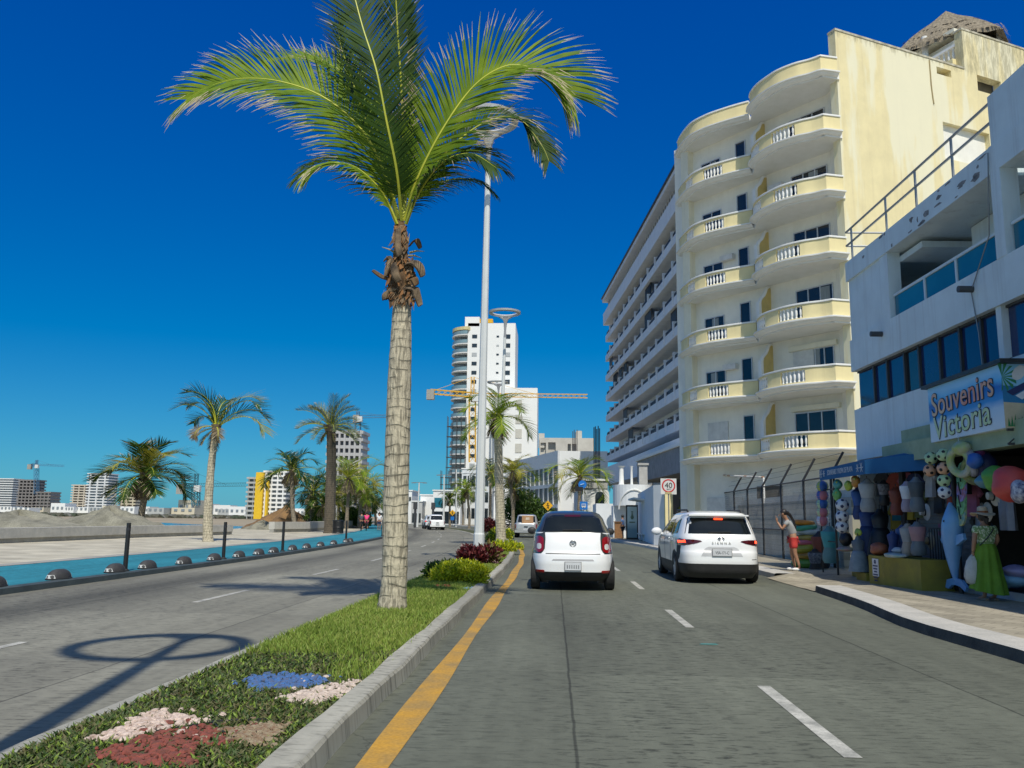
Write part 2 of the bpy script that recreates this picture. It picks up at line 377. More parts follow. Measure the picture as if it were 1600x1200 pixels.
# median: kerb, low inner kerb, soil
WHEEL['kerb_concrete'] = [(-1.46, -1.38, .8)]; WHEEL['blue_cycle_surface'] = [(-13.2, -11.4, .93), (-10.6, -10.19, .8)]
kerb_m = road_mat('kerb_concrete', (.34, .33, .275), (), 5.3)
def wob(a, s): return lambda y: a+.012*math.sin(y*1.7+s)+.008*math.sin(y*4.1+s)
strip('median_kerb', [(wob(-1.39, 0), -.02), (wob(-1.41, 0), .12), (wob(-1.43, 0), .142), (wob(-1.60, 2), .148), (wob(-1.63, 2), .08)], -40, 200, 0, kerb_m, step=.5)
strip('median_inner_kerb', [(wob(-3.38, 1), -.02), (wob(-3.36, 1), .055), (wob(-3.18, 1), .08), (wob(-3.16, 1), .05)], -40, 200, 0, kerb_m, step=.5)
soil_m = mat('median_soil', (.075, .065, .035), (.05, .075, .02), 1.6, .95, .5, 30)
mbs = MB()
sm_ = strip('median_soil', [(-3.17, .07), (-3.0, .11), (-2.4, .135), (-1.9, .125), (-1.61, .10)], -40, 200, 0, soil_m, step=1.)
# left: kerb, blue cycle lane, concrete band, promenade
strip('cycle_lane_kerb', [(-10.0, -.02), (-10.02, .11), (-10.18, .13), (-10.2, .125)], -40, 220, 0, mat('dark_kerb', (.055, .075, .08), (.035, .05, .055), 2, .8, .3, 30))
blue_m = road_mat('blue_cycle_surface', (.026, .205, .265), (-12.1,), 2.2)
strip('cycle_lane', [(-14.0, .12), (-10.19, .12)], -40, 220, 0, blue_m)
strip('promenade_edging', [(-14.6, .126), (-13.99, .128)], -40, 220, 0, concrete)
def paving(name, c1, c2, mort, bw, bh, rot=0., bias=0.):
    m = bpy.data.materials.new(name); m.use_nodes = True; nt = m.node_tree; N = nt.nodes; L = nt.links; p = N['Principled BSDF']; p.inputs['Roughness'].default_value = .8
    uv = N.new('ShaderNodeUVMap'); mp = N.new('ShaderNodeMapping'); mp.inputs['Rotation'].default_value = (0, 0, rot); L.new(uv.outputs[0], mp.inputs[0])
    b = N.new('ShaderNodeTexBrick'); b.inputs['Scale'].default_value = 1; b.inputs['Brick Width'].default_value = bw; b.inputs['Row Height'].default_value = bh
    b.inputs['Mortar Size'].default_value = .008; b.inputs['Color1'].default_value = tuple(c1)+(1,); b.inputs['Color2'].default_value = tuple(c2)+(1,); b.inputs['Mortar'].default_value = tuple(mort)+(1,); b.inputs['Bias'].default_value = bias
    L.new(mp.outputs[0], b.inputs['Vector'])
    n = N.new('ShaderNodeTexNoise'); n.inputs['Scale'].default_value = .9; n.inputs['Detail'].default_value = 6; L.new(uv.outputs[0], n.inputs['Vector'])
    r = N.new('ShaderNodeMapRange'); r.inputs[1].default_value = .3; r.inputs[2].default_value = .7; r.inputs[3].default_value = .72; r.inputs[4].default_value = 1.12; L.new(n.outputs['Fac'], r.inputs[0])
    mx = N.new('ShaderNodeMix'); mx.data_type = 'RGBA'; mx.blend_type = 'MULTIPLY'; mx.inputs[0].default_value = 1
    cb = N.new('ShaderNodeCombineColor')
    for i in range(3): L.new(r.outputs[0], cb.inputs[i])
    L.new(b.outputs['Color'], mx.inputs[6]); L.new(cb.outputs[0], mx.inputs[7]); L.new(mx.outputs[2], p.inputs['Base Color'])
    bp = N.new('ShaderNodeBump'); bp.inputs['Strength'].default_value = .4; bp.inputs['Distance'].default_value = .01; L.new(b.outputs['Fac'], bp.inputs['Height']); bp.invert = True; L.new(bp.outputs[0], p.inputs['Normal'])
    return m
prom_m = paving('promenade_tiles', (.56, .52, .40), (.44, .40, .30), (.25, .23, .18), 1.2, .8, 0)
strip('promenade', [(-26.5, .122), (-14.59, .122)], -40, 200, 0, prom_m)
# right sidewalk with a dropped kerb near the shop
walk_m = paving('sidewalk_pavers', (.40, .36, .27), (.30, .27, .20), (.19, .17, .13), .40, .20, R(45))
strip('sidewalk_far', [(6.45, .14), (13.2, .145)], 23.2, 200, 0, walk_m, step=1.6)
strip('sidewalk_kerb_far', [(5.9, -.02), (5.92, .13), (5.97, .148), (6.46, .148)], 23.2, 200, 0, concrete_lt, step=1.6)
def kx(y): return 5.1+.055*max(0, min(y, 19)-8)-.25*math.exp(-((y-12.6)/2.2)**2)
strip('sidewalk_kerb_face', [(lambda y: kx(y), -.02), (lambda y: kx(y)+.02, .14)], -40, 19.0, 0, mat('shaded_kerb', (.10, .09, .075), (.05, .045, .04), 3, .9, .3, 30), step=1.)  # roadside face in shade: the shade is put into this darker concrete colour
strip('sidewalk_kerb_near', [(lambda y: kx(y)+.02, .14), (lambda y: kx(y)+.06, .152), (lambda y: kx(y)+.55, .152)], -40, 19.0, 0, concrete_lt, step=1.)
strip('sidewalk_near', [(lambda y: kx(y)+.54, .146), (13., .146)], -40, 19.0, 0, walk_m, step=1.)
# dropped-kerb ramp between them
mb = MB(); st_ = [(19.0, .15), (19.6, .05), (20.2, .012), (22.0, .012), (22.6, .05), (23.2, .147)]; uv = []
for y, z in st_:
    for X, zz in ((5.7, min(z, .02)), (6.3, z), (7.6, .146), (13, .146)): mb.v.append((rx(X, y), y, zz)); uv.append((X, y))
for i in range(len(st_)-1):
    for j in range(3): mb.f.append([i*4+j, i*4+j+1, (i+1)*4+j+1, (i+1)*4+j]); mb.m.append(0); mb.sm.append(False)
mb.uv = uv; mb.build('sidewalk_ramp', walk_m, kind='structure')
for yk, xk in ((19.0, 5.7), (23.2, 5.9)):
    pass
# sea and sand to the left
sea_m = mat('sea_water', (.012, .05, .11), (.02, .08, .15), .08, .15, .3, 1.2)
mb = MB(); P = [g(u, v, -.3) for u, v in ((170, 822), (400, 829), (545, 832), (420, 824), (330, 820.5), (200, 814))]
mb.add(P, [tuple(range(6))]); mb.build('water', sea_m, kind='structure')
# ---------------------------------------------------------------- building helpers
def holed(mb, O, d, n, s0, s1, z0, z1, holes, th, mi=0, rmi=None):
    """wall panel with rectangular holes; O origin 2D, d along, n outward; real thickness and reveals"""
    rmi = mi if rmi is None else rmi
    S = sorted({s0, s1}|{a for h in holes for a in (h[0], h[1])}); Z = sorted({z0, z1}|{a for h in holes for a in (h[2], h[3])})
    S = [a for a in S if s0 <= a <= s1]; Z = [a for a in Z if z0 <= a <= z1]
    solid = {}
    for i in range(len(S)-1):
        for j in range(len(Z)-1):
            cs = (S[i]+S[i+1])/2; cz = (Z[j]+Z[j+1])/2
            solid[i, j] = not any(h[0] < cs < h[1] and h[2] < cz < h[3] for h in holes)
    def P(s, z, b=0): return (O[0]+d[0]*s-n[0]*b, O[1]+d[1]*s-n[1]*b, z)
    for (i, j), ok in solid.items():
        if not ok: continue
        a, b, c, e = S[i], S[i+1], Z[j], Z[j+1]
        mb.quad(P(a, c), P(b, c), P(b, e), P(a, e), mi); mb.quad(P(b, c, th), P(a, c, th), P(a, e, th), P(b, e, th), mi)
        for di, dj, q in ((-1, 0, ((a, c), (a, e))), (1, 0, ((b, e), (b, c))), (0, -1, ((b, c), (a, c))), (0, 1, ((a, e), (b, e)))):
            if not solid.get((i+di, j+dj), False):
                outer = (i+di, j+dj) not in solid
                (p, r), (p2, r2) = q; mb.quad(P(p, r), P(p2, r2), P(p2, r2, th), P(p, r, th), mi if outer else rmi)
def unit(a, b): l = math.hypot(b[0]-a[0], b[1]-a[1]); return ((b[0]-a[0])/l, (b[1]-a[1])/l)
def catmull(pts, n=8):
    out = []; P = [pts[0]]+list(pts)+[pts[-1]]
    for i in range(1, len(P)-2):
        for k in range(n):
            t = k/n; out.append(tuple(.5*((2*P[i][c])+(-P[i-1][c]+P[i+1][c])*t+(2*P[i-1][c]-5*P[i][c]+4*P[i+1][c]-P[i+2][c])*t*t+(-P[i-1][c]+3*P[i][c]-3*P[i+1][c]+P[i+2][c])*t**3) for c in range(len(pts[0]))))
    out.append(tuple(pts[-1])); return out
def normals2(path):
    out = []
    for i in range(len(path)):
        a = path[max(i-1, 0)]; b = path[min(i+1, len(path)-1)]; t = unit(a, b); out.append((t[1], -t[0]))
    return out
def sweep(mb, path, nrm, prof, mi=0, smooth=True, closed=True):
    n = len(prof); vs = [(p[0]+q[0]*o, p[1]+q[1]*o, z) for p, q in zip(path, nrm) for o, z in prof]
    m = n if closed else n-1
    fs = [(i*n+j, i*n+(j+1) % n, (i+1)*n+(j+1) % n, (i+1)*n+j) for i in range(len(path)-1) for j in range(m)]
    mb.add(vs, fs, mi, smooth); o = len(mb.v)-len(vs)
    if closed:
        mb.f.append([o+j for j in range(n)][::-1]); mb.m.append(mi); mb.sm.append(False)
        mb.f.append([o+len(vs)-n+j for j in range(n)]); mb.m.append(mi); mb.sm.append(False)
def window(parent, O, d, n, s0, s1, z0, z1, panes=2, fr=.05, glass=glass_dk, frame=alu, name='window', proud=.02):
    """framed window standing proud of the wall: frame mesh (part) with one pane mesh (sub-part)"""
    mb = MB(); ang = math.atan2(d[1], d[0])
    def bx(mbx, a, b, c, e, back, front):
        ctr = ((a+b)/2, (c+e)/2, (front+back)/2)
        mbx.box((O[0]+d[0]*ctr[0]+n[0]*ctr[2], O[1]+d[1]*ctr[0]+n[1]*ctr[2], ctr[1]), (b-a, front-back, e-c), rz=ang)
    bx(mb, s0, s1, z0, z0+fr, -.02, proud+.04); bx(mb, s0, s1, z1-fr, z1, -.02, proud+.04)
    for k in range(panes+1):
        c = s0+fr/2+(s1-s0-fr)*k/panes; bx(mb, c-fr/2, c+fr/2, z0+fr, z1-fr, -.02, proud+.036)
    w_ = mb.build(name, frame, parent); gl = MB(); bx(gl, s0+fr, s1-fr, z0+fr, z1-fr, -.01, proud); gl.build('pane', glass, w_); return w_
# ---------------------------------------------------------------- cream apartment building with scalloped balconies
C_ = (13., 36.55); E_ = unit((0, 0), (.9, .43)); En = (E_[1], -E_[0])
A_ = (12.95, 37.9); B_d = unit((0, 0), (-.644, .765)); Bn = (-B_d[1], B_d[0]);
if Bn[0]*-.765+Bn[1]*-.644 < 0: Bn = (-Bn[0], -Bn[1])
def bk(L, off=0.): return (A_[0]+B_d[0]*L+Bn[0]*off, A_[1]+B_d[1]*L+Bn[1]*off)
apt = thing('apartment_building', 'cream apartment block with rows of scalloped balconies and a stained blank end wall', 'building', (15, 43, 0))
LB = catmull([(6.9, 45.1), (6.98, 44.1), (7.3, 42.75), (7.92, 41.85), (8.5, 41.33), (9.2, 40.82), (9.85, 40.42)], 7)
RB = catmull([(9.8, 40.0), (9.74, 39.5), (9.87, 38.75), (10.2, 38.0), (10.55, 37.42), (11.15, 36.86), (11.75, 36.53), (12.15, 36.2)], 7)+[(12.98, 36.42)]
mb = MB(); bpoly = [(13.06, 36.75), A_, bk(9.65), bk(9.65, -13), bk(-8, -13), (C_[0]+13*E_[0]-En[0]*.3, C_[1]+13*E_[1]-En[1]*.3)]
mb.prism(bpoly, -.3, 22.4); mb.build('wall', streaked('pale_cream_wall', (.84, .83, .75), (.62, .59, .48), .3), apt)
mb = MB()
endholes = [(6.5, 7.5, 23.62, 24.0), (9.35, 11.1, 23.35, 24.22), (6.65, 9.9, 19.2, 21.1), (11.8, 13.4, 20.2, 21.2)]
cream_end = streaked('cream_end_wall', (.80, .70, .40), (.52, .42, .24), .5)
def blotchy(m):
    nt = m.node_tree; N = nt.nodes; L = nt.links; p = N['Principled BSDF']; src = p.inputs['Base Color'].links[0].from_socket
    tc = N.new('ShaderNodeTexCoord'); mp = N.new('ShaderNodeMapping'); mp.inputs['Scale'].default_value = (.8, .8, .13); mp.inputs['Location'].default_value = (1.5, .3, .2); L.new(tc.outputs['Object'], mp.inputs[0])
    n = N.new('ShaderNodeTexNoise'); n.inputs['Scale'].default_value = .8; n.inputs['Detail'].default_value = 5; n.inputs['Roughness'].default_value = .55; L.new(mp.outputs[0], n.inputs['Vector'])
    r = N.new('ShaderNodeMapRange'); r.inputs[1].default_value = .47; r.inputs[2].default_value = .53; r.inputs[4].default_value = .75; L.new(n.outputs['Fac'], r.inputs[0])
    mx = N.new('ShaderNodeMix'); mx.data_type = 'RGBA'; mx.inputs[7].default_value = (.80, .77, .58, 1); L.new(r.outputs[0], mx.inputs[0]); L.new(src, mx.inputs[6])
    sx = N.new('ShaderNodeSeparateXYZ'); L.new(tc.outputs['Object'], sx.inputs[0])          # mildew run-off under the coping
    n2 = N.new('ShaderNodeTexNoise'); n2.inputs['Scale'].default_value = 1; n2.inputs['Detail'].default_value = 6; n2.inputs['Roughness'].default_value = .75
    mp2 = N.new('ShaderNodeMapping'); mp2.inputs['Scale'].default_value = (4.5, 4.5, .9); L.new(tc.outputs['Object'], mp2.inputs[0]); L.new(mp2.outputs[0], n2.inputs['Vector'])
    r2 = N.new('ShaderNodeMapRange'); r2.inputs[1].default_value = 23.0; r2.inputs[2].default_value = 24.3; L.new(sx.outputs[2], r2.inputs[0])
    k = N.new('ShaderNodeMath'); k.operation = 'MULTIPLY'; L.new(r2.outputs[0], k.inputs[0]); L.new(n2.outputs['Fac'], k.inputs[1])
    r3 = N.new('ShaderNodeMapRange'); r3.inputs[1].default_value = .40; r3.inputs[2].default_value = .58; r3.inputs[4].default_value = .65; L.new(k.outputs[0], r3.inputs[0])
    m2 = N.new('ShaderNodeMix'); m2.data_type = 'RGBA'; m2.inputs[7].default_value = (.30, .27, .16, 1); L.new(r3.outputs[0], m2.inputs[0]); L.new(mx.outputs[2], m2.inputs[6])
    L.new(m2.outputs[2], p.inputs['Base Color'])
blotchy(cream_end)
holed(mb, C_, E_, En, 0, 8.5, -.3, 24.3, [h for h in endholes if h[1] <= 8.5]+[(6.65, 8.6, 19.2, 21.1)], .45)
holed(mb, (C_[0]+8.5*E_[0], C_[1]+8.5*E_[1]), E_, En, 0, 5.6, -.3, 26.5, [(h[0]-8.5, h[1]-8.5, h[2], h[3]) for h in endholes if h[1] > 8.5], .45)
mb.build('end_wall', cream_end, apt)
mb = MB(); ang = math.atan2(E_[1], E_[0])
for (s0, s1, z) in ((-.02, 8.46, 24.3), (8.44, 14.1, 26.5)):
    c = (s0+s1)/2; mb.box((C_[0]+E_[0]*c-En[0]*.22, C_[1]+E_[1]*c-En[1]*.22, z+.05), (s1-s0, .5, .1), rz=ang)
mb.build('coping', mat('weathered_coping', (.62, .58, .46), (.30, .28, .20), 3, .8), apt)
#                                                               # dark room behind the end-wall openings, air-conditioning box in the big one
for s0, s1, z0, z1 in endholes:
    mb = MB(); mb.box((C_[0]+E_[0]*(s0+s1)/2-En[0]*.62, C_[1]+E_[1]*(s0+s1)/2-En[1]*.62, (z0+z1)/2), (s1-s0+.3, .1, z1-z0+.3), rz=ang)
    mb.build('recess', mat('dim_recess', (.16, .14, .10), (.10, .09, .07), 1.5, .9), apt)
for s, z, w_, h_ in ((7.25, 20.0, .9, 1.3), (8.2, 20.0, .8, 1.45)):
    mb = MB(); mb.box((C_[0]+E_[0]*s-En[0]*.5, C_[1]+E_[1]*s-En[1]*.5, z), (w_, .14, h_), rz=ang)
    mb.build('service_panel', mat('service_panel_grey', (.22, .21, .18)), apt)
mb = MB(); q = lambda s, z, b=.05: Vector((C_[0]+E_[0]*s+En[0]*b, C_[1]+E_[1]*s+En[1]*b, z))
mb.tube([q(6.02, 24.2, .02), q(6.03, 22.9, .02), q(6.08, 22.2, .02), q(6.12, 21.9, .02)], .035, 6); mb.build('crack_stain_pipe', mat('rusty_pipe', (.36, .28, .13)), apt)
capm, corm = white, white
for k in range(7):
    T = 5.45+2.9*k; fl = apt
    mbw, mbc, mbs, mbb = MB(), MB(), MB(), []
    for path, wins in ((LB, ((1073.5, 1084.5), (1103.5, 1131))), (RB, ((1180.8, 1190.5), (1213.5, 1247)))):
        nr = normals2(path); cz = sum(n_[0]*-.765+n_[1]*-.644 for n_ in nr)
        if cz < 0: nr = [(-a, -b) for a, b in nr]
        us = [_u for _u in (None,)]
        def pxu(p):
            q_ = Vector((p[0], p[1], T-H)); return 800+F*q_.dot(CR)/q_.dot(CF)
        base_u = []
        for p in path:
            q_ = Vector((p[0], p[1], 14.15-H)); base_u.append(800+F*q_.dot(CR)/q_.dot(CF))
        prof = [(0, T-.09), (0, T-.76), (-.14, T-.76), (-.14, T-.09)]
        if k == 6: sweep(mbw, path, nr, prof)
        else:
            op = [any(a-2 <= bu <= b for a, b in ((w0[0], w0[1]) for w0 in wins)) for bu in base_u]
            i = 0
            while i < len(path)-1:
                j = i
                while j < len(path)-1 and op[j] == op[i]: j += 1
                if op[i]:
                    sweep(mbw, path[i:j+1], nr[i:j+1], [(0, T-.09), (0, T-.15), (-.14, T-.15), (-.14, T-.09)]); sweep(mbw, path[i:j+1], nr[i:j+1], [(0, T-.68), (0, T-.76), (-.14, T-.76), (-.14, T-.68)])
                    seg = path[i:j+1]; L_ = [0]
                    for a, b in zip(seg, seg[1:]): L_.append(L_[-1]+math.dist(a, b))
                    nb = max(2, int(L_[-1]/.19)); mbb.append(MB())
                    for t in range(nb):
                        dd = L_[-1]*(t+.5)/nb; kk = max(x for x in range(len(L_)-1) if L_[x] <= dd); f = (dd-L_[kk])/(L_[kk+1]-L_[kk])
                        c = [seg[kk][m_]+(seg[kk+1][m_]-seg[kk][m_])*f-nr[i+kk][m_]*.07 for m_ in (0, 1)]
                        mbb[-1].lathe([(.05, T-.68), (.05, T-.63), (.03, T-.59), (.06, T-.45), (.05, T-.33), (.026, T-.24), (.05, T-.2), (.05, T-.15)], (c[0], c[1], 0), 8)
                else: sweep(mbw, path[i:j+1], nr[i:j+1], prof)
                i = j
        sweep(mbc, path, nr, [(.04, T-.08), (.05, T-.04), (.04, T), (-.18, T), (-.18, T-.085)])
        sweep(mbs, path, nr, [(.15, T-.765), (.21, T-.79), (.205, T-.85), (.12, T-.87), (.08, T-.94), (0, T-.985), (-.08, T-1.0), (-.2, T-1.0), (-.2, T-.765)])
    poly = [(p[0], p[1]) for p in LB+RB]; nn = normals2(poly)
    inner = [(p[0]+.765*.12, p[1]+.644*.12) for p in poly]
    mbs.prism(inner+[(13.2, 37.0), bk(.0, -.3), bk(9.4, -.3)], T-1.06, T-.86)
    mbw.build('parapet', cream, fl); mbc.build('cap', capm, fl); mbs.build('cornice_slab', corm, fl)
    for m_ in mbb: m_.build('balusters', white, fl)
    if k == 6: continue
    # divider wall with the S-shaped top, between the two bays
    D0 = bk(3.62, -.0); D1 = (9.88, 40.02); dd = unit(D0, D1); LL = math.dist(D0, D1); dn = (-dd[1], dd[0])
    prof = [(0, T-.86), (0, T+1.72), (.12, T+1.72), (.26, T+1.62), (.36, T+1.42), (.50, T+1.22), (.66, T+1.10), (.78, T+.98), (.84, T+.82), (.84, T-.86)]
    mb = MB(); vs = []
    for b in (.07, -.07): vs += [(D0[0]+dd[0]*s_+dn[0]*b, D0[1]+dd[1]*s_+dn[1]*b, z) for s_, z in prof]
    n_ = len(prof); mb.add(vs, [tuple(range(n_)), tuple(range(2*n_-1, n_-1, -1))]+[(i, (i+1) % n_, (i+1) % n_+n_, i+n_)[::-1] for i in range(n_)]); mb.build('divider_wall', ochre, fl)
    mb = MB(); pr = [Vector((D0[0]+dd[0]*(s_+.01), D0[1]+dd[1]*(s_+.01), z+.01)) for s_, z in prof[1:-1]]
    mb.tube(pr, .09, 6); c = (D0[0]+dd[0]*.93, D0[1]+dd[1]*.93); mb.box((c[0], c[1], T+.0), (.18, .18, 1.7), rz=math.atan2(dd[1], dd[0])); mb.build('divider_trim', white, fl)
    # openings
    if k == 1:
        window(fl, bk(0), B_d, Bn, .25, 1.25, T-.85, T+1.2, 2); mb = MB(); mb.box((*bk(1.85, .03), T+.2), (1.1, .06, 2.1), rz=math.atan2(B_d[1], B_d[0])); mb.build('roller_shutter', mat('shutter_white', (.66, .67, .64), (.6, .6, .57), 9, .6, .8, 0), fl)
    elif k == 0: window(fl, bk(0), B_d, Bn, .3, 2.45, T-.85, T+1.15, 3)
    else: window(fl, bk(0), B_d, Bn, .15, 2.12, T-.85, T+1.25, 3)
    if k <= 1:
        mb = MB(); mb.box((*bk(1.3, .1), T+1.32), (2.5, .2, .24), rz=math.atan2(B_d[1], B_d[0])); mb.build('shutter_box', creamlt, fl)
    window(fl, bk(0), B_d, Bn, 4.75, 5.4, T-.85, T+1.3, 1)
    if k == 0:
        mb = MB(); mb.box((*bk(7.0, .03), T+.1), (1.3, .06, 2.0), rz=math.atan2(B_d[1], B_d[0])); mb.build('roller_shutter', mat('shutter_white', (.66, .67, .64)), fl)
    else: window(fl, bk(0), B_d, Bn, 6.4, 7.7, T-.85, T+.9, 2)
rb_ = random.Random(17); rot_ = Matrix.Rotation(math.atan2(B_d[1], B_d[0]), 3, 'Z')
for k in range(6):
    T = 5.45+2.9*k
    if k in (1, 3, 4):
        mb = MB(); c = bk((2.9, 6.0)[k % 2], .17); mb.box((c[0], c[1], T+.95), (.8, .26, .28), M=rot_); mb.build('air_conditioner', mat('ac_white', (.7, .7, .68)), apt)
    for L0, w_, zt_ in ((.3+rb_.random()*.9, .5, T+1.15), (6.6+rb_.random()*.5, .42, T+.8)):
        if rb_.random() < .75 and k > 0: mb = MB(); c = bk(L0+w_/2, .028); mb.box((c[0], c[1], T+.1), (w_, .012, (zt_-T-.1)*2), M=rot_); mb.build('curtain', mat('curtain_grey', (.30, .33, .33), (.18, .2, .2), 6, .4, stretch=(6, 6, .2)), apt)
mb = MB()
for L_ in (8.55,): mb.box((*bk(L_, .18), 11.2), (.5, .5, 22.4), rz=math.atan2(B_d[1], B_d[0]))
mb.build('corner_pilaster', creamlt, apt)
# ground storey: two shutters and a brown doorway
for L0, L1, nm, mm, zt in ((.2, 2.7, 'roller_shutter', mat('shutter_white', (.6, .6, .6)), 2.9), (3.3, 4.7, 'doorway', mat('brown_door', (.05, .04, .025), (.08, .06, .03), 3), 3.2), (5.6, 7.8, 'roller_shutter', mat('shutter_white', (.6, .6, .6)), 2.7)):
    mb = MB(); mb.box((*bk((L0+L1)/2, .04), zt/2), (L1-L0, .08, zt), rz=math.atan2(B_d[1], B_d[0])); mb.build(nm, mm, apt)
# roof terrace: side wall with balustrade, palapa
t0 = q(8.5, 0, -.45); mb = MB(); inn = Vector((-En[0], -En[1], 0))
a = Vector((t0.x, t0.y, 0)); b = a+inn*6.5; mb.slab(a+Vector((0, 0, 22.4)), b+Vector((0, 0, 22.4)), b+Vector((0, 0, 25.1)), a+Vector((0, 0, 25.1)), -.25); mb.build('terrace_wall', cream, apt)
mb = MB()
for i in range(22):
    p = a+inn*(.2+i*.28)+Vector((E_[0]*.12, E_[1]*.12, 0)); mb.lathe([(.07, 25.1), (.04, 25.25), (.08, 25.45), (.035, 25.75), (.07, 25.85)], (p.x, p.y, 0), 8)
mb.beam(a+Vector((E_[0]*.12, E_[1]*.12, 25.92)), b+Vector((E_[0]*.12, E_[1]*.12, 25.92)), .22, .14); mb.build('terrace_balustrade', white, apt)
pc = pt(1481, 60, 46.2); pal = thing('palapa', 'thatched palapa shelter on the roof terrace of the cream building', 'palapa', (pc.x, pc.y, 22.4))
ap = pt(1481, 17, 46.2).z; ez = pt(1468, 44, 43).z; rr = 3.3; mb = MB(); rnd = random.Random(3); N_ = 56; rings = []
for f, dz in ((0, 0), (.25, -.02), (.5, .04), (.75, .05), (1., -.05), (1.03, -.35), (.9, -.3)):
    ring = []
    for j in range(N_):
        th = 2*math.pi*j/N_; sq = 1/max(abs(math.cos(th+.5)), abs(math.sin(th+.5))); r = rr*f*(.35+.65*sq/1.2)
        ring.append((pc.x+r*math.cos(th)+rnd.uniform(-.05, .05)*f, pc.y+r*math.sin(th), ap+(ez-ap)*min(f, 1)+dz+rnd.uniform(-.1, .1)*f))
    rings.append(ring)
for ring in rings: mb.v += ring
for i in range(len(rings)-1):
    for j in range(N_): mb.f.append([i*N_+j, (i+1)*N_+j, (i+1)*N_+(j+1) % N_, i*N_+(j+1) % N_]); mb.m.append(0); mb.sm.append(False)
for j in range(520):                                           # loose straw tips
    th = rnd.uniform(0, 6.283); f = rnd.choice([1.02, 1.02, .6, .8]); sq = 1/max(abs(math.cos(th+.5)), abs(math.sin(th+.5))); r = rr*f*(.35+.65*sq/1.2)
    p = Vector((pc.x+r*math.cos(th), pc.y+r*math.sin(th), ap+(ez-ap)*f+.07)); dv = Vector((math.cos(th)*.22, math.sin(th)*.22, -.32 if f > 1 else -.13)); sd = Vector((-math.sin(th), math.cos(th), 0))*.05
    mb.add([p-sd, p+sd, p+dv+sd*rnd.uniform(-1.5, 1.5)], [(0, 1, 2)])
mb.build('thatch_roof', mat('thatch', (.33, .28, .20), (.12, .10, .07), 3, .95, .9, 12, stretch=(3, 3, 1)), pal)
for x, y in ((-2.1, -1.6), (1.9, -1.9), (2.1, 1.7), (-1.9, 1.9)):
    mb = MB(); mb.tube([(pc.x+x, pc.y+y, 22.4), (pc.x+x, pc.y+y, ez+.45)], .17, 10); mb.build('post', whitewall, pal)
mb = MB(); mb.box((pc.x, pc.y, ez-.75), (4.4, 4.2, .5), rz=.45); mb.box((pc.x, pc.y, ez-.05), (4.9, 4.6, .2), rz=.45); mb.build('eave_beam', creamlt, pal)
# ---------------------------------------------------------------- white hotel with long balconies
HP = (12.15, 60.); Hd = unit((12.15, 60.), (7.25, 117.)); Hn = (-Hd[1], Hd[0])
if Hn[0] > 0: Hn = (-Hn[0], -Hn[1])
hang = math.atan2(Hd[1], Hd[0]); HL = 57.2
hot = thing('hotel_building', 'long white hotel with seven storeys of shaded balconies and a glazed top floor', 'building', (12, 88, 0))
def hb(mbx, s0, s1, o0, o1, z0, z1, mi=0):
    s = (s0+s1)/2; o = (o0+o1)/2; mbx.box((HP[0]+Hd[0]*s+Hn[0]*o, HP[1]+Hd[1]*s+Hn[1]*o, (z0+z1)/2), (abs(s1-s0), abs(o1-o0), z1-z0), rz=hang, mi=mi)
hotw = streaked('hotel_white', (.72, .75, .78), (.45, .45, .44), .35)
mb = MB(); hb(mb, 7, HL, -14, -1.75, -.3, 32.2); mb.build('wall', hotw, hot)
mb = MB(); hb(mb, 7, HL+.6, -14.3, .45, 32.5, 32.95); hb(mb, 7, HL+.6, -14.3, .62, 32.96, 33.12, 1); mb.build('roof', [hotw, darksteel], hot)
mb = MB(); hb(mb, 7, HL, -1.0, -.45, 30.75, 32.5); gl = mb.build('top_glazing', glass_dk, hot)
mb = MB()
for i in range(8, 61): hb(mb, i*HL/60-.05, i*HL/60+.05, -.6, -.34, 30.75, 32.5)
mb.build('mullions', hotw, gl)
mb = MB(); hb(mb, 7, HL+.5, -1.75, .35, 29.1, 30.75); mb.build('top_band', hotw, hot)
nb = 15; bw = HL/nb; protow = None
rail_m = mat('dark_railing', (.02, .022, .04), None, 3, .5)
for k in range(7):
    z = 9.45+2.87*k
    mb = MB(); hb(mb, 7, HL+.4, -1.8, .0, z, z+.2); hb(mb, 7, HL+.4, -.16, .02, z-.02, z+.82); mb.build('balcony_band', hotw, hot)
    for i in range(2, nb):
        s = i*bw
        if protow is None:
            pv = Vector((HP[0]+Hd[0]*s, HP[1]+Hd[1]*s, z)); s_ref, z_ref = s, z
            mb = MB(); hb(mb, s-.1, s+.1, -1.75, .12, z+.2, z+1.5); d_ = mb.build('divider', hotw, hot)
            mb = MB()
            for j in range(3): hb(mb, s+.1, s+bw-.1, -.1, -.06, z+.88+j*.14, z+.94+j*.14)
            for j in range(16): hb(mb, s+.15+j*(bw-.3)/15, s+.19+j*(bw-.3)/15, -.1, -.07, z+.82, z+1.2)
            r_ = mb.build('railing', rail_m, hot)
            mb = MB(); hb(mb, s+.5, s+bw-.5, -1.8, -1.68, z+.2, z+2.4); w_ = mb.build('balcony_door', glass_dk, hot)
            mb = MB(); hb(mb, s+bw/2-.03, s+bw/2+.03, -1.7, -1.64, z+.2, z+2.4); hb(mb, s+.45, s+bw-.45, -1.7, -1.64, z+2.4, z+2.47); wf = mb.build('door_frame', alu, w_)
            protow = (d_, r_, w_, wf)
        else:
            dv = Vector((Hd[0]*(s-s_ref), Hd[1]*(s-s_ref), z-z_ref)); cs = [dup(o, hot) for o in protow[:3]]
            for c in cs: c.location = dv
            dup(protow[3], cs[2])
rndh = random.Random(11)
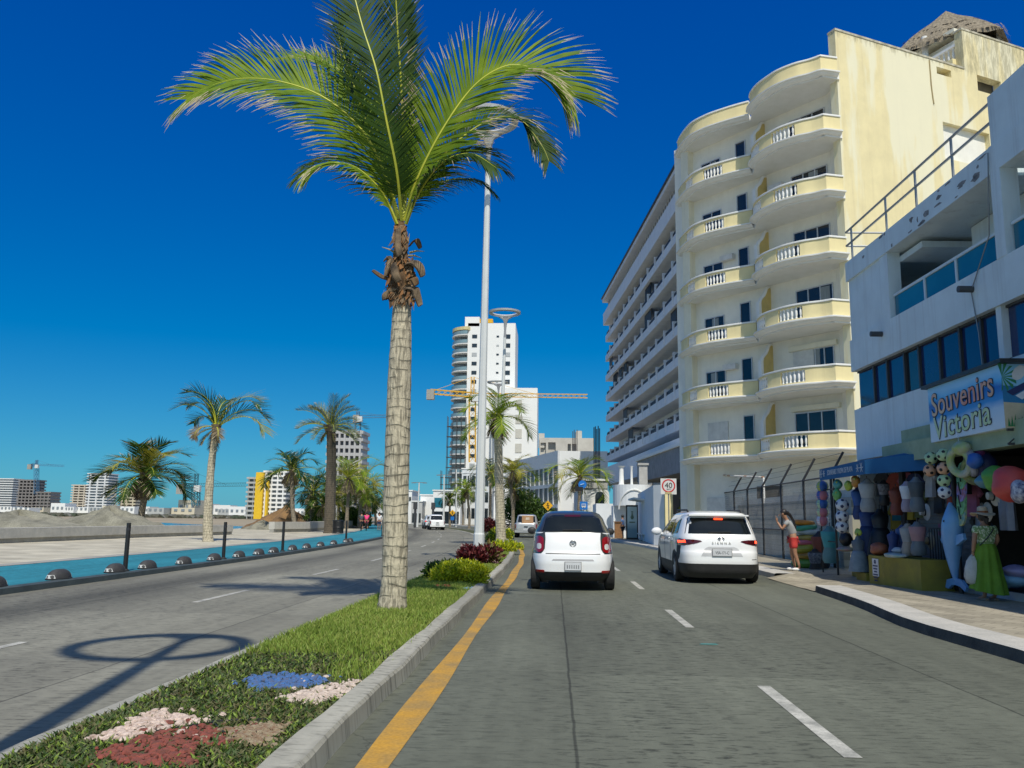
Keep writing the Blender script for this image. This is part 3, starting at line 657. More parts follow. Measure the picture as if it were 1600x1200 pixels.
for t in range(16):                                            # curtains and shades drawn across some balconies
    k = rndh.randrange(7); i = rndh.randrange(3, nb); z = 9.45+2.87*k; s = i*bw
    mb = MB(); hb(mb, s+.12, s+bw-.12-rndh.random()*1.5, -.35, -.3, z+rndh.choice([1.3, .9]), z+2.85); mb.build('sun_blind', mat('dark_blind', (.03, .025, .022)), hot)
mb = MB(); hb(mb, 0, HL+.3, -1.7, .3, 6.2, 8.6); mb.build('fascia', hotw, hot)
mb = MB(); hb(mb, 0, 26, -1.6, 1.5, 5.3, 7.4); hb(mb, -.2, 26.2, -1.6, 1.7, 7.4, 7.65, 1); mb.build('stone_fascia', [mat('stone_cladding', (.27, .28, .29), (.20, .21, .22), 1.5, .8, .3, 6), white], hot)
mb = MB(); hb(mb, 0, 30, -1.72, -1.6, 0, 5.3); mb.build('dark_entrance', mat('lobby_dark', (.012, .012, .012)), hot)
for s in (34, 40, 46, 52):
    mb = MB(); hb(mb, s, s+3.6, -1.74, -1.66, 2.6, 5.6); mb.build('lower_window', glass_dk, hot)
# ---------------------------------------------------------------- souvenir shop building, right foreground (in shade)
P0 = (8.28, 23.3); fd = unit((0, 0), (.03, -1)); fn = (-1., -.03)
def fs(u, v): return onp(u, v, P0, fd)
def fp(s, z, o=0.): return Vector((P0[0]+fd[0]*s+fn[0]*o, P0[1]+fd[1]*s+fn[1]*o, z))
fang = math.atan2(fd[1], fd[0])
shop = thing('shop_building', 'shaded white three-storey building with peeling paint, teal balcony glass and blue windows', 'building', (12, 17, 0))
def fb(mbx, s0, s1, o0, o1, z0, z1, mi=0):
    c = fp((s0+s1)/2, (z0+z1)/2, (o0+o1)/2); mbx.box(c, (abs(s1-s0), abs(o1-o0), z1-z0), rz=fang, mi=mi)
zb = fs(1335, 720)[1]; zw0 = fs(1335, 641)[1]; zw1 = fs(1335, 580)[1]; zt = fs(1332, 405)[1]; zr = fs(1331, 355)[1]
zso0 = fs(1390, 400)[1]; zso1 = fs(1552, 262)[1]; zso = (zso0+zso1)/2; zg0 = (fs(1387, 503)[1]+fs(1553, 408)[1])/2; zg1 = (fs(1387, 466)[1]+fs(1553, 366)[1])/2
s_l = fs(1390, 450)[0]; s_c0 = fs(1552, 300)[0]; s_c1 = fs(1568, 300)[0]; SE = 20.
peel = shopwall
mb = MB()
fb(mb, 0, SE, -.25, 0, zb, zw0)                                # band over the shop
fb(mb, 0, SE, -.25, .03, zw1, zg0)                             # band between the windows and the balcony
fb(mb, 0.02, s_l-.45, -.25, -.02, zg0, zso)                    # solid bay at the far end
fb(mb, s_l-.45, s_l, -.3, .02, zg0, zso)                       # pier
fb(mb, s_c0, s_c1, -.3, .04, zg0, zt+.02)                      # column
fb(mb, 0, s_c0, -2.5, .05, zso, zt); fb(mb, s_c1, SE, -2.5, .05, zso, zt)
rn = random.Random(5)                               # flaked render
for i in range(30):
    s = rn.uniform(.1, s_c0); zc = rn.choice([zso+.06, zt-.05, zso+.2, zt-.2]) if rn.random() < .75 else rn.uniform(zso, zt); n_ = rn.randint(5, 8); w_ = rn.uniform(.05, .28); h_ = rn.uniform(.02, .1)
    pts = [fp(s+w_*math.cos(2*math.pi*j/n_)*rn.uniform(.4, 1), zc+h_*math.sin(2*math.pi*j/n_)*rn.uniform(.4, 1), .053) for j in range(n_)]
    if min(p.z for p in pts) > zso+.005 and max(p.z for p in pts) < zt-.005: mb.add(pts, [tuple(range(n_))[::-1]], 1)
mb.build('facade', [peel, mat('bare_render', (.16, .16, .16), (.28, .28, .28), 9, .9)], shop)
mb = MB(); fb(mb, 0, SE, -12, -3.22, 0, zt); fb(mb, 0, SE, -3.22, -2.5, zb, zt); fb(mb, -.05, .1, -3.2, -.02, 0, zb); fb(mb, .02, .14, -2.49, -.26, zb, zg0-.36); fb(mb, 0, SE, -2.55, -.25, zg0-.35, zg0-.02); fb(mb, 0.0, .12, -2.5, -.26, zg0, zso); mb.build('inner_wall', shopwall, shop)
mb = MB(); fb(mb, s_l, s_l+1.2, -2.0, -.3, zso-.25, zso-.1); fb(mb, s_l+1.9, s_c0, -1.5, -1.1, zso-.5, zso-.02); fb(mb, s_l, s_c0, -1.72, -1.6, zg0-.02, zso-.01); mb.build('ceiling_beam', shopwall, shop)
mb = MB(); fb(mb, s_l+2.0, s_c0-.2, -1.6, -1.54, zg0, zso-.52); mb.build('balcony_shutter', mat('shutter_grey', (.5, .5, .48)), shop)
# glass balustrade panels
xs = [s_l+.04, fs(1442, 480)[0], fs(1490, 440)[0], s_c0-.02, ]
for a, b in list(zip(xs, xs[1:]))+[(s_c1+.05, s_c1+1.5), (s_c1+1.55, s_c1+3.2)]:
    mb = MB(); fb(mb, a+.02, b-.02, -.12, -.09, zg0+.03, zg1); g_ = mb.build('balcony_glass', glass_teal, shop)
    mb = MB(); fb(mb, a, b, -.15, -.06, zg1, zg1+.06); fb(mb, b-.03, b+.03, -.15, -.06, zg0, zg1); mb.build('handrail', shopwall, g_)
# band of blue windows
us = [1335, 1357, 1378, 1405, 1428, 1460, 1493, 1527, 1560]; ss = [fs(u_, 560)[0] for u_ in us]; ss[0] = .02
while ss[-1] < SE-2: ss.append(ss[-1]+1.25)
for i, (a, b) in enumerate(zip(ss, ss[1:])):
    mb = MB(); fb(mb, a+.03, b-.03, -.2, -.16, zw0+.03, zw1-.03); gl = None
    fr = MB(); fb(fr, b-.035, b+.035, -.2, -.1, zw0, zw1); fb(fr, a+.035, b-.035, -.2, -.11, zw0, zw0+.05); fb(fr, a+.035, b-.035, -.2, -.11, zw1-.05, zw1)
    w_ = fr.build('window', darksteel, shop); mb.build('pane', glass_dk if i == 3 else glass_bl, w_)
mb = MB(); fb(mb, ss[8]+.0, ss[8]+.18, -.2, -.02, zw0, zw1); mb.build('white_pier', shopwall, shop)
# roof railing and the raised parapet of the next bay
mb = MB(); zm = zt+(zr-zt)*.56; s_end = fs(1548, 200)[0]
for zz in (zr, zm): mb.tube([fp(.05, zz), fp(s_end, zz)], .03, 8)
mb.tube([fp(.05, zr), fp(.05, zr, -2.6)], .03, 8); mb.tube([fp(.05, zm), fp(.05, zm, -2.6)], .03, 8)
for u_, v_ in ((1331, 380), (1385, 345), (1431, 300), (1487, 240)):
    s = max(.05, fs(u_, v_)[0]); mb.tube([fp(s, zt-.01), fp(s, zr)], .03, 8)
mb.build('roof_railing', steelgrey, shop)
mb = MB(); fb(mb, s_c0+.1, SE, -.3, .03, zt, fs(1560, 138)[1]); mb.build('raised_parapet', peel, shop)
for u_, v_ in ((1380, 522), (1522, 452)):
    s, z = fs(u_, v_); mb = MB(); mb.tube([fp(s, z, -.05), fp(s, z, .32)], .07, 12); mb.build('drain_spout', mat('pipe_grey', (.07, .075, .08)), shop)
s, z = fs(1522, 455); mb = MB(); mb.tube([fp(s, z, .06), fp(s+.12, z-.9, .04), fp(s+.2, z-1.9, .05), fp(s+.1, z-2.6, .04)], .012, 5); mb.tube([fp(s, z, .06), fp(s+.8, z+.9, .06), fp(s+1.0, zt-.1, .07)], .012, 5); mb.build('cable', steelgrey, shop)
# ground floor: shutter, dark interior, lintel, ledge
zfl = .30
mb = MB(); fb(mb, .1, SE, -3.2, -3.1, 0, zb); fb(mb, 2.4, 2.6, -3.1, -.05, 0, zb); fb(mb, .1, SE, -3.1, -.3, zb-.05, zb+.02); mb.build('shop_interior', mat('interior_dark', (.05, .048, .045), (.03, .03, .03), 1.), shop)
s0, s1 = fs(1449, 800)[0], fs(1488, 800)[0]; mb = MB(); zs1 = fs(1470, 742)[1]
n_ = 26
for j in range(n_): fb(mb, s0-1.0, s1+.2, -.32-.03*(j % 2), -.24-.03*(j % 2), .3+j*(zs1-.3)/n_, .3+(j+.96)*(zs1-.3)/n_)
mb.build('roller_shutter', mat('shutter_steel', (.17, .18, .18), (.13, .14, .14), 4, .5), shop)
s0, z1 = fs(1405, 700); z0 = fs(1405, 727)[1]; greenish = mat('pale_green_paint', (.32, .40, .26), (.25, .32, .2), 3)
mb = MB(); fb(mb, s0, SE, 0.02, .42, z0, z1+.02); fb(mb, s0+.6, SE, .01, .2, z1+.02, z1+.35); mb.build('lintel', greenish, shop)
mb = MB(); sl0 = fs(1449, 915)[0]; fb(mb, sl0, SE, -3.1, .08, -.1, .30); fb(mb, sl0+.02, SE, .08, .1, .14, .29, 1); mb.build('ledge', [mat('ledge_dark', (.03, .045, .07)), mat('ledge_tiles', (.45, .47, .48), (.36, .38, .39), 3)], shop)
yel = mat('yellow_counter_paint', (.30, .25, .03), (.2, .17, .03), 3, .7, .2, 30)
ca = g(1330, 893, .14); 
ctr = thing('shop_counter', 'low yellow painted counter wall in front of the souvenir shop', 'counter', (7.9, 19.5, .14))
cy0 = 17.95; cy1 = 20.6; cz = ptx(1370, 868, 7.45).z
mb = MB(); mb.prism([(7.55, 17.95), (8.22, 17.95), (8.22, 20.7), (7.55, 20.7), (7.36, 20.3), (7.36, 19.4)], .1, cz); mb.build('counter_wall', yel, ctr)
mb = MB(); a = ptx(1365, 893, 7.35); b = ptx(1384, 893, 7.35); lo = ptx(1368, 900, 7.35).z; hi = ptx(1368, 873, 7.35).z
mb.box((7.345, 19.85, (lo+hi)/2), (.01, .36, hi-lo)); nt_ = mb.build('paper_notice', mat('paper_white', (.72, .74, .76)), ctr)
mb = MB()
for j in range(6): mb.box((7.338, 19.85, hi-.16-j*.065), (.004, .28-(j % 3)*.05, .03))
mb.torus((7.338, 19.85, hi-.07), .035, .012, 14, 6, M=Matrix.Rotation(R(90), 3, 'Y')); mb.build('notice_print', mat('ink_blue', (.02, .04, .12)), nt_)
st2 = thing('shop_counter', 'small yellow painted block beside the black awning post', 'counter', (8.0, 22.2, .14))
mb = MB(); a = ptx(1308, 890, 7.75); b = ptx(1333, 893, 7.6); zt2 = ptx(1315, 864, 7.75).z
mb.prism([(7.45, 20.75), (8.2, 20.75), (8.2, 22.6), (7.75, 22.6), (7.6, 21.6), (7.45, 21.4)], .1, .32); mb.prism([(7.75, 21.7), (8.2, 21.7), (8.2, 22.6), (7.75, 22.6)], .32, zt2); mb.build('block', yel, st2)
# awning
AX = 7.35; a_near = ptx(1353, 742, AX); a_far = ptx(1282, 750, AX); t_near = ptx(1353, 718, AX); t_far = ptx(1282, 734, AX); zbv = (a_near.z+a_far.z)/2; ztv = t_near.z
awn = thing('awning', 'blue canvas awning with white lettering on its valance', 'awning', (AX, (a_near.y+a_far.y)/2, zbv))
awm = mat('blue_canvas', (.012, .11, .27), (.016, .14, .33), 1.5, .75, .15, 8, transl=.15)
yn, yf = a_near.y, a_far.y; mb = MB(); yk = yn-1.6
cn = Vector((8.25, yk, 0))
mb.slab((AX, yf, zbv), (AX, yn, zbv), (AX, yn, ztv), (AX, yf, t_far.z), .02)
mb.slab((AX, yn, zbv), (8.25, yk, zbv+.02), (8.25, yk, ztv+.06), (AX, yn, ztv), .02); mb.build('valance', awm, awn)
mb = MB(); mb.slab((AX+.01, yf, t_far.z-.01), (AX+.01, yn, ztv-.01), (8.25, yk, ztv+.05), (8.25, yk+.6, ztv+.16), .02); mb.slab((AX+.01, yf, t_far.z-.01), (8.25, yk+.6, ztv+.16), (8.25, yf-.3, ztv+.12), (8.0, yf, t_far.z+.12), .02); mb.build('canopy', awm, awn)
up = Vector((0, (t_far.z+zbv)/2*0, 1)); tdir = Vector((0, -1, 0))
mid = Vector((AX-.03, (yn+yf)/2+.05, zbv+(t_far.z-zbv)*.5+.02))
textmesh('SOUVENIRS Y ROPA DE PLAYA', .19, frameM(mid, tdir, up), mat('valance_white', (.6, .66, .72)), 'lettering', awn, .002, xs=.74)
for dy, s_ in ((1.25, .09), (1.5, .12), (-1.3, .1), (-1.55, .12)):
    mb = MB()
    for k in range(3):
        a_ = math.pi*k/3; v_ = Vector((0, math.cos(a_), math.sin(a_)))*s_; mb.beam(mid+Vector((0, dy, 0))-v_, mid+Vector((0, dy, 0))+v_, .02, .004, up=(1, 0, 0))
    mb.build('emblem', mat('valance_white', (.6, .66, .72)), awn)
for u_, X_ in ((1308, 7.5),):
    p = ptx(u_, 860, X_); mb = MB(); mb.tube([(X_, p.y, .14), (X_, p.y, zbv+.25)], .03, 8); mb.tube([(X_, p.y, zbv-.25), (X_, p.y+1.2, zbv-.25), (X_, p.y+1.25, .14)], .022, 8); mb.tube([(X_, p.y, 1.0), (X_, p.y+1.2, 1.0)], .015, 6); mb.build('frame_post', black, awn)
# projecting sign box
SX = 7.95; A1 = ptx(1455, 692, SX); A2 = ptx(1571, 668, SX); B1 = ptx(1455, 605, SX); B2 = ptx(1571, 567, SX)
z0 = (A1.z+A2.z)/2; z1 = (B1.z+B2.z)/2; y1, y0 = A1.y, A2.y
sgn = thing('shop_sign', 'projecting box sign with beach picture reading Souvenirs Victoria', 'sign', (SX, (y0+y1)/2, z0))
def sign_mat():
    m = bpy.data.materials.new('beach_print'); m.use_nodes = True; nt = m.node_tree; N = nt.nodes; L = nt.links; p = N['Principled BSDF']; p.inputs['Roughness'].default_value = .4
    tc = N.new('ShaderNodeTexCoord'); sx = N.new('ShaderNodeSeparateXYZ'); L.new(tc.outputs['Generated'], sx.inputs[0])
    n = N.new('ShaderNodeTexNoise'); n.inputs['Scale'].default_value = 3; L.new(tc.outputs['Generated'], n.inputs['Vector'])
    ad = N.new('ShaderNodeMath'); ad.operation = 'MULTIPLY_ADD'; L.new(n.outputs['Fac'], ad.inputs[0]); ad.inputs[1].default_value = .22; L.new(sx.outputs[2], ad.inputs[2])
    r = N.new('ShaderNodeValToRGB'); cr = r.color_ramp; cr.elements[0].position = .12; cr.elements[0].color = (.66, .74, .80, 1); cr.elements[1].position = 1.05; cr.elements[1].color = (.35, .66, .92, 1)
    for pos, c in ((.44, (.50, .66, .82, 1)), (.54, (.03, .28, .66, 1)), (.76, (.01, .13, .50, 1)), (.86, (.10, .46, .82, 1))):
        e = cr.elements.new(pos); e.color = c
    L.new(ad.outputs[0], r.inputs[0]); L.new(r.outputs[0], p.inputs['Base Color']); return m
mb = MB(); mb.box((SX+.6, (y0+y1)/2, (z0+z1)/2), (1.2, y1-y0, z1-z0)); mb.build('sign_box', sign_mat(), sgn)
mb = MB(); mb.box((SX+.62, (y0+y1)/2, z1+.04), (1.4, y1-y0+.3, .07)); mb.build('sign_cap', black, sgn)
ink = mat('letter_outline', (.03, .05, .08)); pinkr = mat('letter_red', (.62, .13, .12), (.70, .50, .33), 1.1, .5, lo=.3, hi=.6); greeny = mat('letter_green', (.48, .66, .30), (.58, .66, .46), 1.2, .5)
for body, cm, zc, yc, sz, sh_ in (('Souvenirs', pinkr, z0+(z1-z0)*.68, y0+(y1-y0)*.52, .60, .0), ('Victoria', greeny, z0+(z1-z0)*.25, y0+(y1-y0)*.54, .60, .0)):
    fM = frameM((SX-.006, yc, zc), (0, -1, 0), (0, -.0, 1))
    xs_ = (y1-y0)*(.83 if body[0] == 'S' else .72)/(2.55 if body[0] == 'S' else 1.98)*1.08
    bend = (lambda p: Vector((p.x, p.y*(1.02+.08*abs(p.x))+.04*p.x, p.z)))
    textmesh(body, sz, frameM((SX-.008, yc, zc), (0, -1, 0), (0, 0, 1)), ink, 'letter_outline', sgn, .003, offset=.018, xs=xs_, bend=bend, space=1.04)
    textmesh(body, sz, frameM((SX-.016, yc, zc), (0, -1, 0), (0, 0, 1)), cm, 'lettering', sgn, .003, offset=.003, xs=xs_, bend=bend, space=1.04)
# picture on the narrow end: palm leaf, flip-flops, striped lounger, sand, starfish-free beach
yy = y0-.006; mb = MB()
def dq(pts, mi): mb.add([(SX+x, yy-.002*mi, z0+(z1-z0)*z) for x, z in pts], [tuple(range(len(pts)))], mi)
dq([(0, 0), (1.2, 0), (1.2, .34), (0, .40)], 0); dq([(0, .40), (1.2, .34), (1.2, .62), (0, .66)], 1); dq([(0, .66), (1.2, .62), (1.2, .98), (0, .98)], 2)
for k in range(5): dq([(.06+k*.15, .56-.06*k), (.17+k*.15, .50-.06*k), (.75+k*.12, .78-.05*k), (.66+k*.12, .84-.05*k)], 3 if k % 2 == 0 else 4)
for k in range(9):
    a_ = R(-100+k*24); dq([(-0.0, .8), (.28*math.cos(a_)*.9+.02, .8+.24*math.sin(a_)), (.25*math.cos(a_+.2), .8+.2*math.sin(a_+.2))], 5)
for cx_, cz_ in ((.3, .86), (.62, .84)): dq([(cx_+.13*math.cos(j*.7)*1.0, cz_+.11*math.sin(j*.7)+.05*math.cos(j*.7)) for j in range(9)], 6)
for k in range(8): dq([(.04+k*.05, .02), (.09+k*.05, .02), (.06+k*.06, .16+.03*(k % 3))], 5)
mb.build('end_picture', [mat('print_sand', (.62, .52, .36)), mat('print_sea', (.02, .2, .42)), mat('print_sky', (.25, .55, .75)), mat('print_navy', (.02, .03, .12)), mat('print_white', (.75, .75, .78)), mat('print_green', (.03, .22, .08)), mat('print_pale', (.7, .66, .62))], sgn)
p = g(1503, 928, .14); tp = pt(1487, 690, p.y)
mb = MB(); mb.tube([(p.x, p.y, .14), (p.x-.02, p.y, z0)], .045, 10); mb.build('sign_post', black, sgn)
mb = MB(); a_ = Vector((SX+.05, y0+.05, z0-.28)); b_ = Vector((SX+3., y0+.05, z0-.28)); mb.beam(a_, b_, .04, .04); mb.beam(a_+Vector((0, 0, .25)), b_+Vector((0, 0, .25)), .04, .04)
for k in range(10): mb.beam(a_+Vector((.3*k, 0, .25*(k % 2))), a_+Vector((.3*k+.3, 0, .25*((k+1) % 2))), .02, .02)
mb.build('truss', darksteel, sgn)
# ---------------------------------------------------------------- vegetation
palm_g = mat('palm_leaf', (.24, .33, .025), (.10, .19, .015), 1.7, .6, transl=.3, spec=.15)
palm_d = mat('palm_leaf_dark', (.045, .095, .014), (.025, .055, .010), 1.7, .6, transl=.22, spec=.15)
palm_y = mat('palm_leaf_yellow', (.40, .34, .03), (.20, .22, .03), 1.2, .5, transl=.3)
palm_t = mat('palm_leaf_tip', (.50, .44, .30), (.35, .28, .15), 3, .7, transl=.2)
palm_dry = mat('palm_dry_leaf', (.22, .17, .10), (.10, .075, .045), 3, .8, transl=.1)
rachis_m = mat('frond_midrib', (.56, .55, .05), (.42, .46, .05), 2, .5)
def trunk_mat(name, c1, c2, ring, crack=True):
    m = bpy.data.materials.new(name); m.use_nodes = True; nt = m.node_tree; N = nt.nodes; L = nt.links; p = N['Principled BSDF']; p.inputs['Roughness'].default_value = .9
    tc = N.new('ShaderNodeTexCoord')
    def noise(sc, stretch, det=5):
        mp = N.new('ShaderNodeMapping'); mp.inputs['Scale'].default_value = stretch; L.new(tc.outputs['Object'], mp.inputs[0]); n = N.new('ShaderNodeTexNoise'); n.inputs['Scale'].default_value = sc; n.inputs['Detail'].default_value = det; L.new(mp.outputs[0], n.inputs['Vector']); return n.outputs['Fac']
    def rng(a, lo, hi, t0, t1):
        r = N.new('ShaderNodeMapRange'); r.inputs[1].default_value = lo; r.inputs[2].default_value = hi; r.inputs[3].default_value = t0; r.inputs[4].default_value = t1; L.new(a, r.inputs[0]); return r.outputs[0]
    def M(op, a, b):
        k = N.new('ShaderNodeMath'); k.operation = op
        for i, q in enumerate((a, b)):
            if isinstance(q, (int, float)): k.inputs[i].default_value = q
            elif q is not None: L.new(q, k.inputs[i])
        return k.outputs[0]
    sx = N.new('ShaderNodeSeparateXYZ'); L.new(tc.outputs['Object'], sx.inputs[0])
    zz = M('ADD', sx.outputs[2], M('MULTIPLY', M('SUBTRACT', noise(2.2, (1, 1, 1.5), 3), .5), .22))
    fr = M('FRACT', M('DIVIDE', M('ADD', zz, M('MULTIPLY', noise(1.1, (.2, .2, 1), 2), .25)), ring), None)
    rg = M('MULTIPLY', rng(fr, 0, .16, .38, 1), rng(fr, .55, 1., 1, .74))
    rg = M('MAXIMUM', rg, rng(noise(4.5, (1.3, 1.3, 1.1), 3), .40, .58, 0, .95))
    v = M('MULTIPLY', rg, rng(noise(1.0, (36, 36, 4.5), 5), .38, .50, .55, 1.06)) if crack else rg
    v = M('MULTIPLY', v, rng(noise(24, (1, 1, .5), 3), .3, .7, .85, 1.1))
    mx = N.new('ShaderNodeMix'); mx.data_type = 'RGBA'; mx.inputs[6].default_value = tuple(c1)+(1,); mx.inputs[7].default_value = tuple(c2)+(1,); L.new(noise(1.6, (1, 1, .6)), mx.inputs[0])
    ml = N.new('ShaderNodeMix'); ml.data_type = 'RGBA'; ml.blend_type = 'MULTIPLY'; ml.inputs[0].default_value = 1; cb = N.new('ShaderNodeCombineColor')
    for i in range(3): L.new(v, cb.inputs[i])
    L.new(mx.outputs[2], ml.inputs[6]); L.new(cb.outputs[0], ml.inputs[7]); L.new(ml.outputs[2], p.inputs['Base Color'])
    b = N.new('ShaderNodeBump'); b.inputs['Strength'].default_value = .6; b.inputs['Distance'].default_value = .03; L.new(v, b.inputs['Height']); L.new(b.outputs[0], p.inputs['Normal']); return m
trunk_near = trunk_mat('coconut_trunk', (.60, .53, .37), (.40, .36, .27), .15)
trunk_far = trunk_mat('palm_trunk', (.30, .25, .18), (.22, .19, .14), .22)
trunk_dark = trunk_mat('date_palm_trunk', (.15, .12, .08), (.09, .075, .055), .16)
def frond(mb, path, up, Lmax, n=60, w=.038, spread=(30, 62), vee=.25, droop=.35, tipfrac=.0, mi=(0, 1, 2), rw=.03, rnd=random, seg=4, start=.12, prof=None, side_droop=(1, 1), bare=0.):
    """one pinnate leaf: tapered midrib along path with ribbon leaflets on both sides; mi = leaf, midrib, tip material slots"""
    pts = catmull([tuple(p) for p in path], 8); P = [Vector(p) for p in pts]; L_ = [0]
    for a, b in zip(P, P[1:]): L_.append(L_[-1]+(b-a).length)
    tot = L_[-1]; up = Vector(up).normalized()
    mb.tube(P, [rw*(1-.9*l/tot) for l in L_], 5, mi[1])
    def at(t):
        l = t*tot; k = max(0, min(len(P)-2, next((i for i in range(len(L_)-1) if L_[i+1] >= l), len(P)-2))); f = (l-L_[k])/max(1e-6, L_[k+1]-L_[k]); return P[k].lerp(P[k+1], f), (P[k+1]-P[k]).normalized()
    for i in range(n):
        t = start+(1-start)*(i+.5)/n; p, T = at(t); Nn = (up-T*up.dot(T)).normalized(); B = T.cross(Nn)
        pr = prof(t) if prof else min(1., .45+1.9*(t-start))*(1 if t < .72 else max(.34, 1-(t-.72)*1.9))
        for sgn_ in (-1, 1):
            if rnd.random() < bare: continue
            a = R(90-(spread[1]+(spread[0]-spread[1])*t)+rnd.uniform(-4, 4)); L2 = Lmax*pr*rnd.uniform(.88, 1.08)
            D = (B*sgn_*math.cos(a)+T*math.sin(a)+Nn*(vee+rnd.uniform(-.07, .07))).normalized(); q = p.copy(); vs = []; dr = droop*(side_droop[0] if sgn_ < 0 else side_droop[1])*rnd.uniform(.6, 1.3)
            for s_ in range(seg+1):
                f = s_/seg; wd = w*(.55+.9*f if f < .3 else (1-f)/.7*.82+.08)*.5; Wv = T-D*T.dot(D)
                Wv = Wv.normalized() if Wv.length > 1e-4 else B
                vs += [q-Wv*wd, q+Wv*wd]; q = q+D*(L2/seg); D = (D+Vector((0, 0, -dr*(.35+f)))).normalized()
            o = len(mb.v); mb.v.extend([tuple(v) for v in vs])
            tip = rnd.random() < tipfrac
            for s_ in range(seg):
                mb.f.append([o+2*s_, o+2*s_+1, o+2*s_+3, o+2*s_+2]); mb.m.append(mi[2] if (s_ == seg-1 and tip) or (tip and tipfrac > .85 and s_ == seg-2 and rnd.random() < .4) else mi[0]); mb.sm.append(False)
# ---- the big coconut palm on the median
gp_ = g(612, 953, .13); py = gp_.y
palm = thing('coconut_palm', 'tall coconut palm with ringed grey trunk on the near end of the grassy median', 'palm tree', (gp_.x, py, .13))
tp = [(612, 957, 70/2-2), (613, 945, 23), (615, 920, 20.5), (617, 880, 20), (618, 800, 20), (621, 700, 19.5), (624, 600, 18.5), (627, 520, 16), (628, 465, 13.5)]
pp = []; rad = []
for u_, v_, r_ in tp:
    P_ = pt(u_, v_, py); pp.append(P_); rad.append(r_*(P_-Vector((0, 0, H))).dot(CF)/F)
pp[0].z = .08; rad[0] = 23*rad[1]/23*1.06
cp = catmull([tuple(p)+(r,) for p, r in zip(pp, rad)], 6)
mb = MB(); mb.tube([c[:3] for c in cp], [c[3]*(1+.02*math.sin(i*2.3)) for i, c in enumerate(cp)], 20); mb.build('trunk', trunk_near, palm)
sheath_m = mat('leaf_sheath', (.20, .12, .055), (.06, .035, .018), 7, .95, .8, 30, stretch=(1, 1, .3)); sheath_d = mat('dead_boot', (.03, .022, .016), (.28, .2, .12), 4, .9)
rp = random.Random(21); mb = MB()
sp = catmull([(*pt(628, 470, py), .12), (*pt(626, 445, py), .19), (*pt(627, 420, py), .165), (*pt(625, 395, py), .11), (*pt(625, 365, py), .09), (*pt(624, 345, py), .07)], 4)
mb.tube([c[:3] for c in sp], [c[3]*rp.uniform(.9, 1.12) for c in sp], 12); mb.build('leaf_sheath', sheath_m, palm)
def boot(pix, w_, off=0.):                                      # dead frond base: a thick curling strap
    mb = MB(); pts = catmull([tuple(pt(u_, v_, py+o)) for u_, v_, o in pix], 5); n_ = len(pts)
    for i, p in enumerate(pts):
        t = i/(n_-1); ww = w_*(.75+.5*math.sin(2.2*t)-.45*t*t); a = Vector((CR.x, CR.y, CR.z)); 
        for dx, dy in ((-ww, .0), (-ww*.6, -.03), (ww*.6, -.03), (ww, 0), (0, .015)): mb.v.append(tuple(Vector(p)+a*dx*.75+Vector((0, dy-abs(dx)*.2, dx*.45))))
    for i in range(n_-1):
        for j in range(5): mb.f.append([i*5+j, i*5+(j+1) % 5, (i+1)*5+(j+1) % 5, (i+1)*5+j]); mb.m.append(0); mb.sm.append(True)
    mb.f.append([(n_-1)*5+j for j in range(5)]); mb.m.append(0); mb.sm.append(False)
    mb.build('dead_leaf_base', sheath_d if rp.random() < .55 else sheath_m, palm)
for pix, w_ in (([(622, 440, -.1), (606, 436, -.12), (596, 432, -.12), (583, 423, -.1)], .05), ([(618, 455, -.15), (605, 455, -.18), (602, 468, -.16)], .09), ([(632, 415, -.15), (645, 410, -.22), (656, 418, -.25), (661, 432, -.24)], .085),
                ([(634, 450, -.15), (648, 452, -.2), (652, 462, -.2), (657, 478, -.18)], .08), ([(618, 425, -.15), (608, 418, -.2), (603, 432, -.2)], .07), ([(640, 385, -.08), (650, 375, -.1), (657, 388, -.1)], .06), ([(615, 412, -.12), (607, 402, -.16), (601, 408, -.16)], .05),
                ([(625, 400, -.2), (622, 385, -.24), (622, 358, -.2)], .075), ([(636, 440, -.2), (646, 436, -.24), (651, 446, -.24)], .08), ([(624, 440, -.25), (618, 430, -.3), (615, 412, -.28)], .08)): boot(pix, w_*.85)
mb = MB()                                                        # torn fibre cloth round the leaf bases
for k in range(620):
    v_ = rp.uniform(352, 470); hw = 9+ (11 if v_ > 400 else 0); u_ = 626+rp.uniform(-hw, hw); p = pt(u_, v_, py-rp.uniform(.05, .17)); d = CR*rp.uniform(-.5, .5)+Vector((0, -.15, -1)); d.normalize(); l = rp.uniform(.06, .22); s_ = CR*rp.uniform(.008, .035)
    mb.add([p-s_, p+s_, p+d*l*.6+s_*rp.uniform(.3, 1.2)-CF*.02, p+d*l+CR*rp.uniform(-.04, .04)-CF*rp.uniform(0, .05)], [(0, 1, 2), (0, 2, 3)], rp.randrange(3))
mb.build('fibre_cloth', [sheath_m, sheath_d, mat('fibre_orange', (.26, .12, .04), (.14, .07, .03), 9, .95)], palm)
mb = MB()
for u0, v0, u1, v1 in ((622, 398, 597, 386), (640, 395, 663, 393), (638, 400, 658, 403), (626, 405, 612, 370), (634, 400, 640, 365)): mb.tube([pt(u0, v0, py-.1), pt((u0+u1)/2, (v0+v1)/2-2, py-.12), pt(u1, v1, py-.12)], [.02, .014, .004], 5)
mb.build('flower_stalk', mat('stalk_tan', (.38, .30, .14), (.2, .28, .05), 5), palm)
LM = [palm_g, rachis_m, palm_t, palm_d]  # last slot: dark leaf, backside shade of the central fronds put into colour
def nearfrond(pix, up, Lmax, n=105, **kw):
    mb = MB(); path = [pt(u_, v_, py+o) for u_, v_, o in pix]; frond(mb, path, up, Lmax, n, rnd=rp, **kw); return mb.build('frond', LM, palm)
cz_ = lambda a, b, c: tuple(CR*a+CU*b-CF*c)
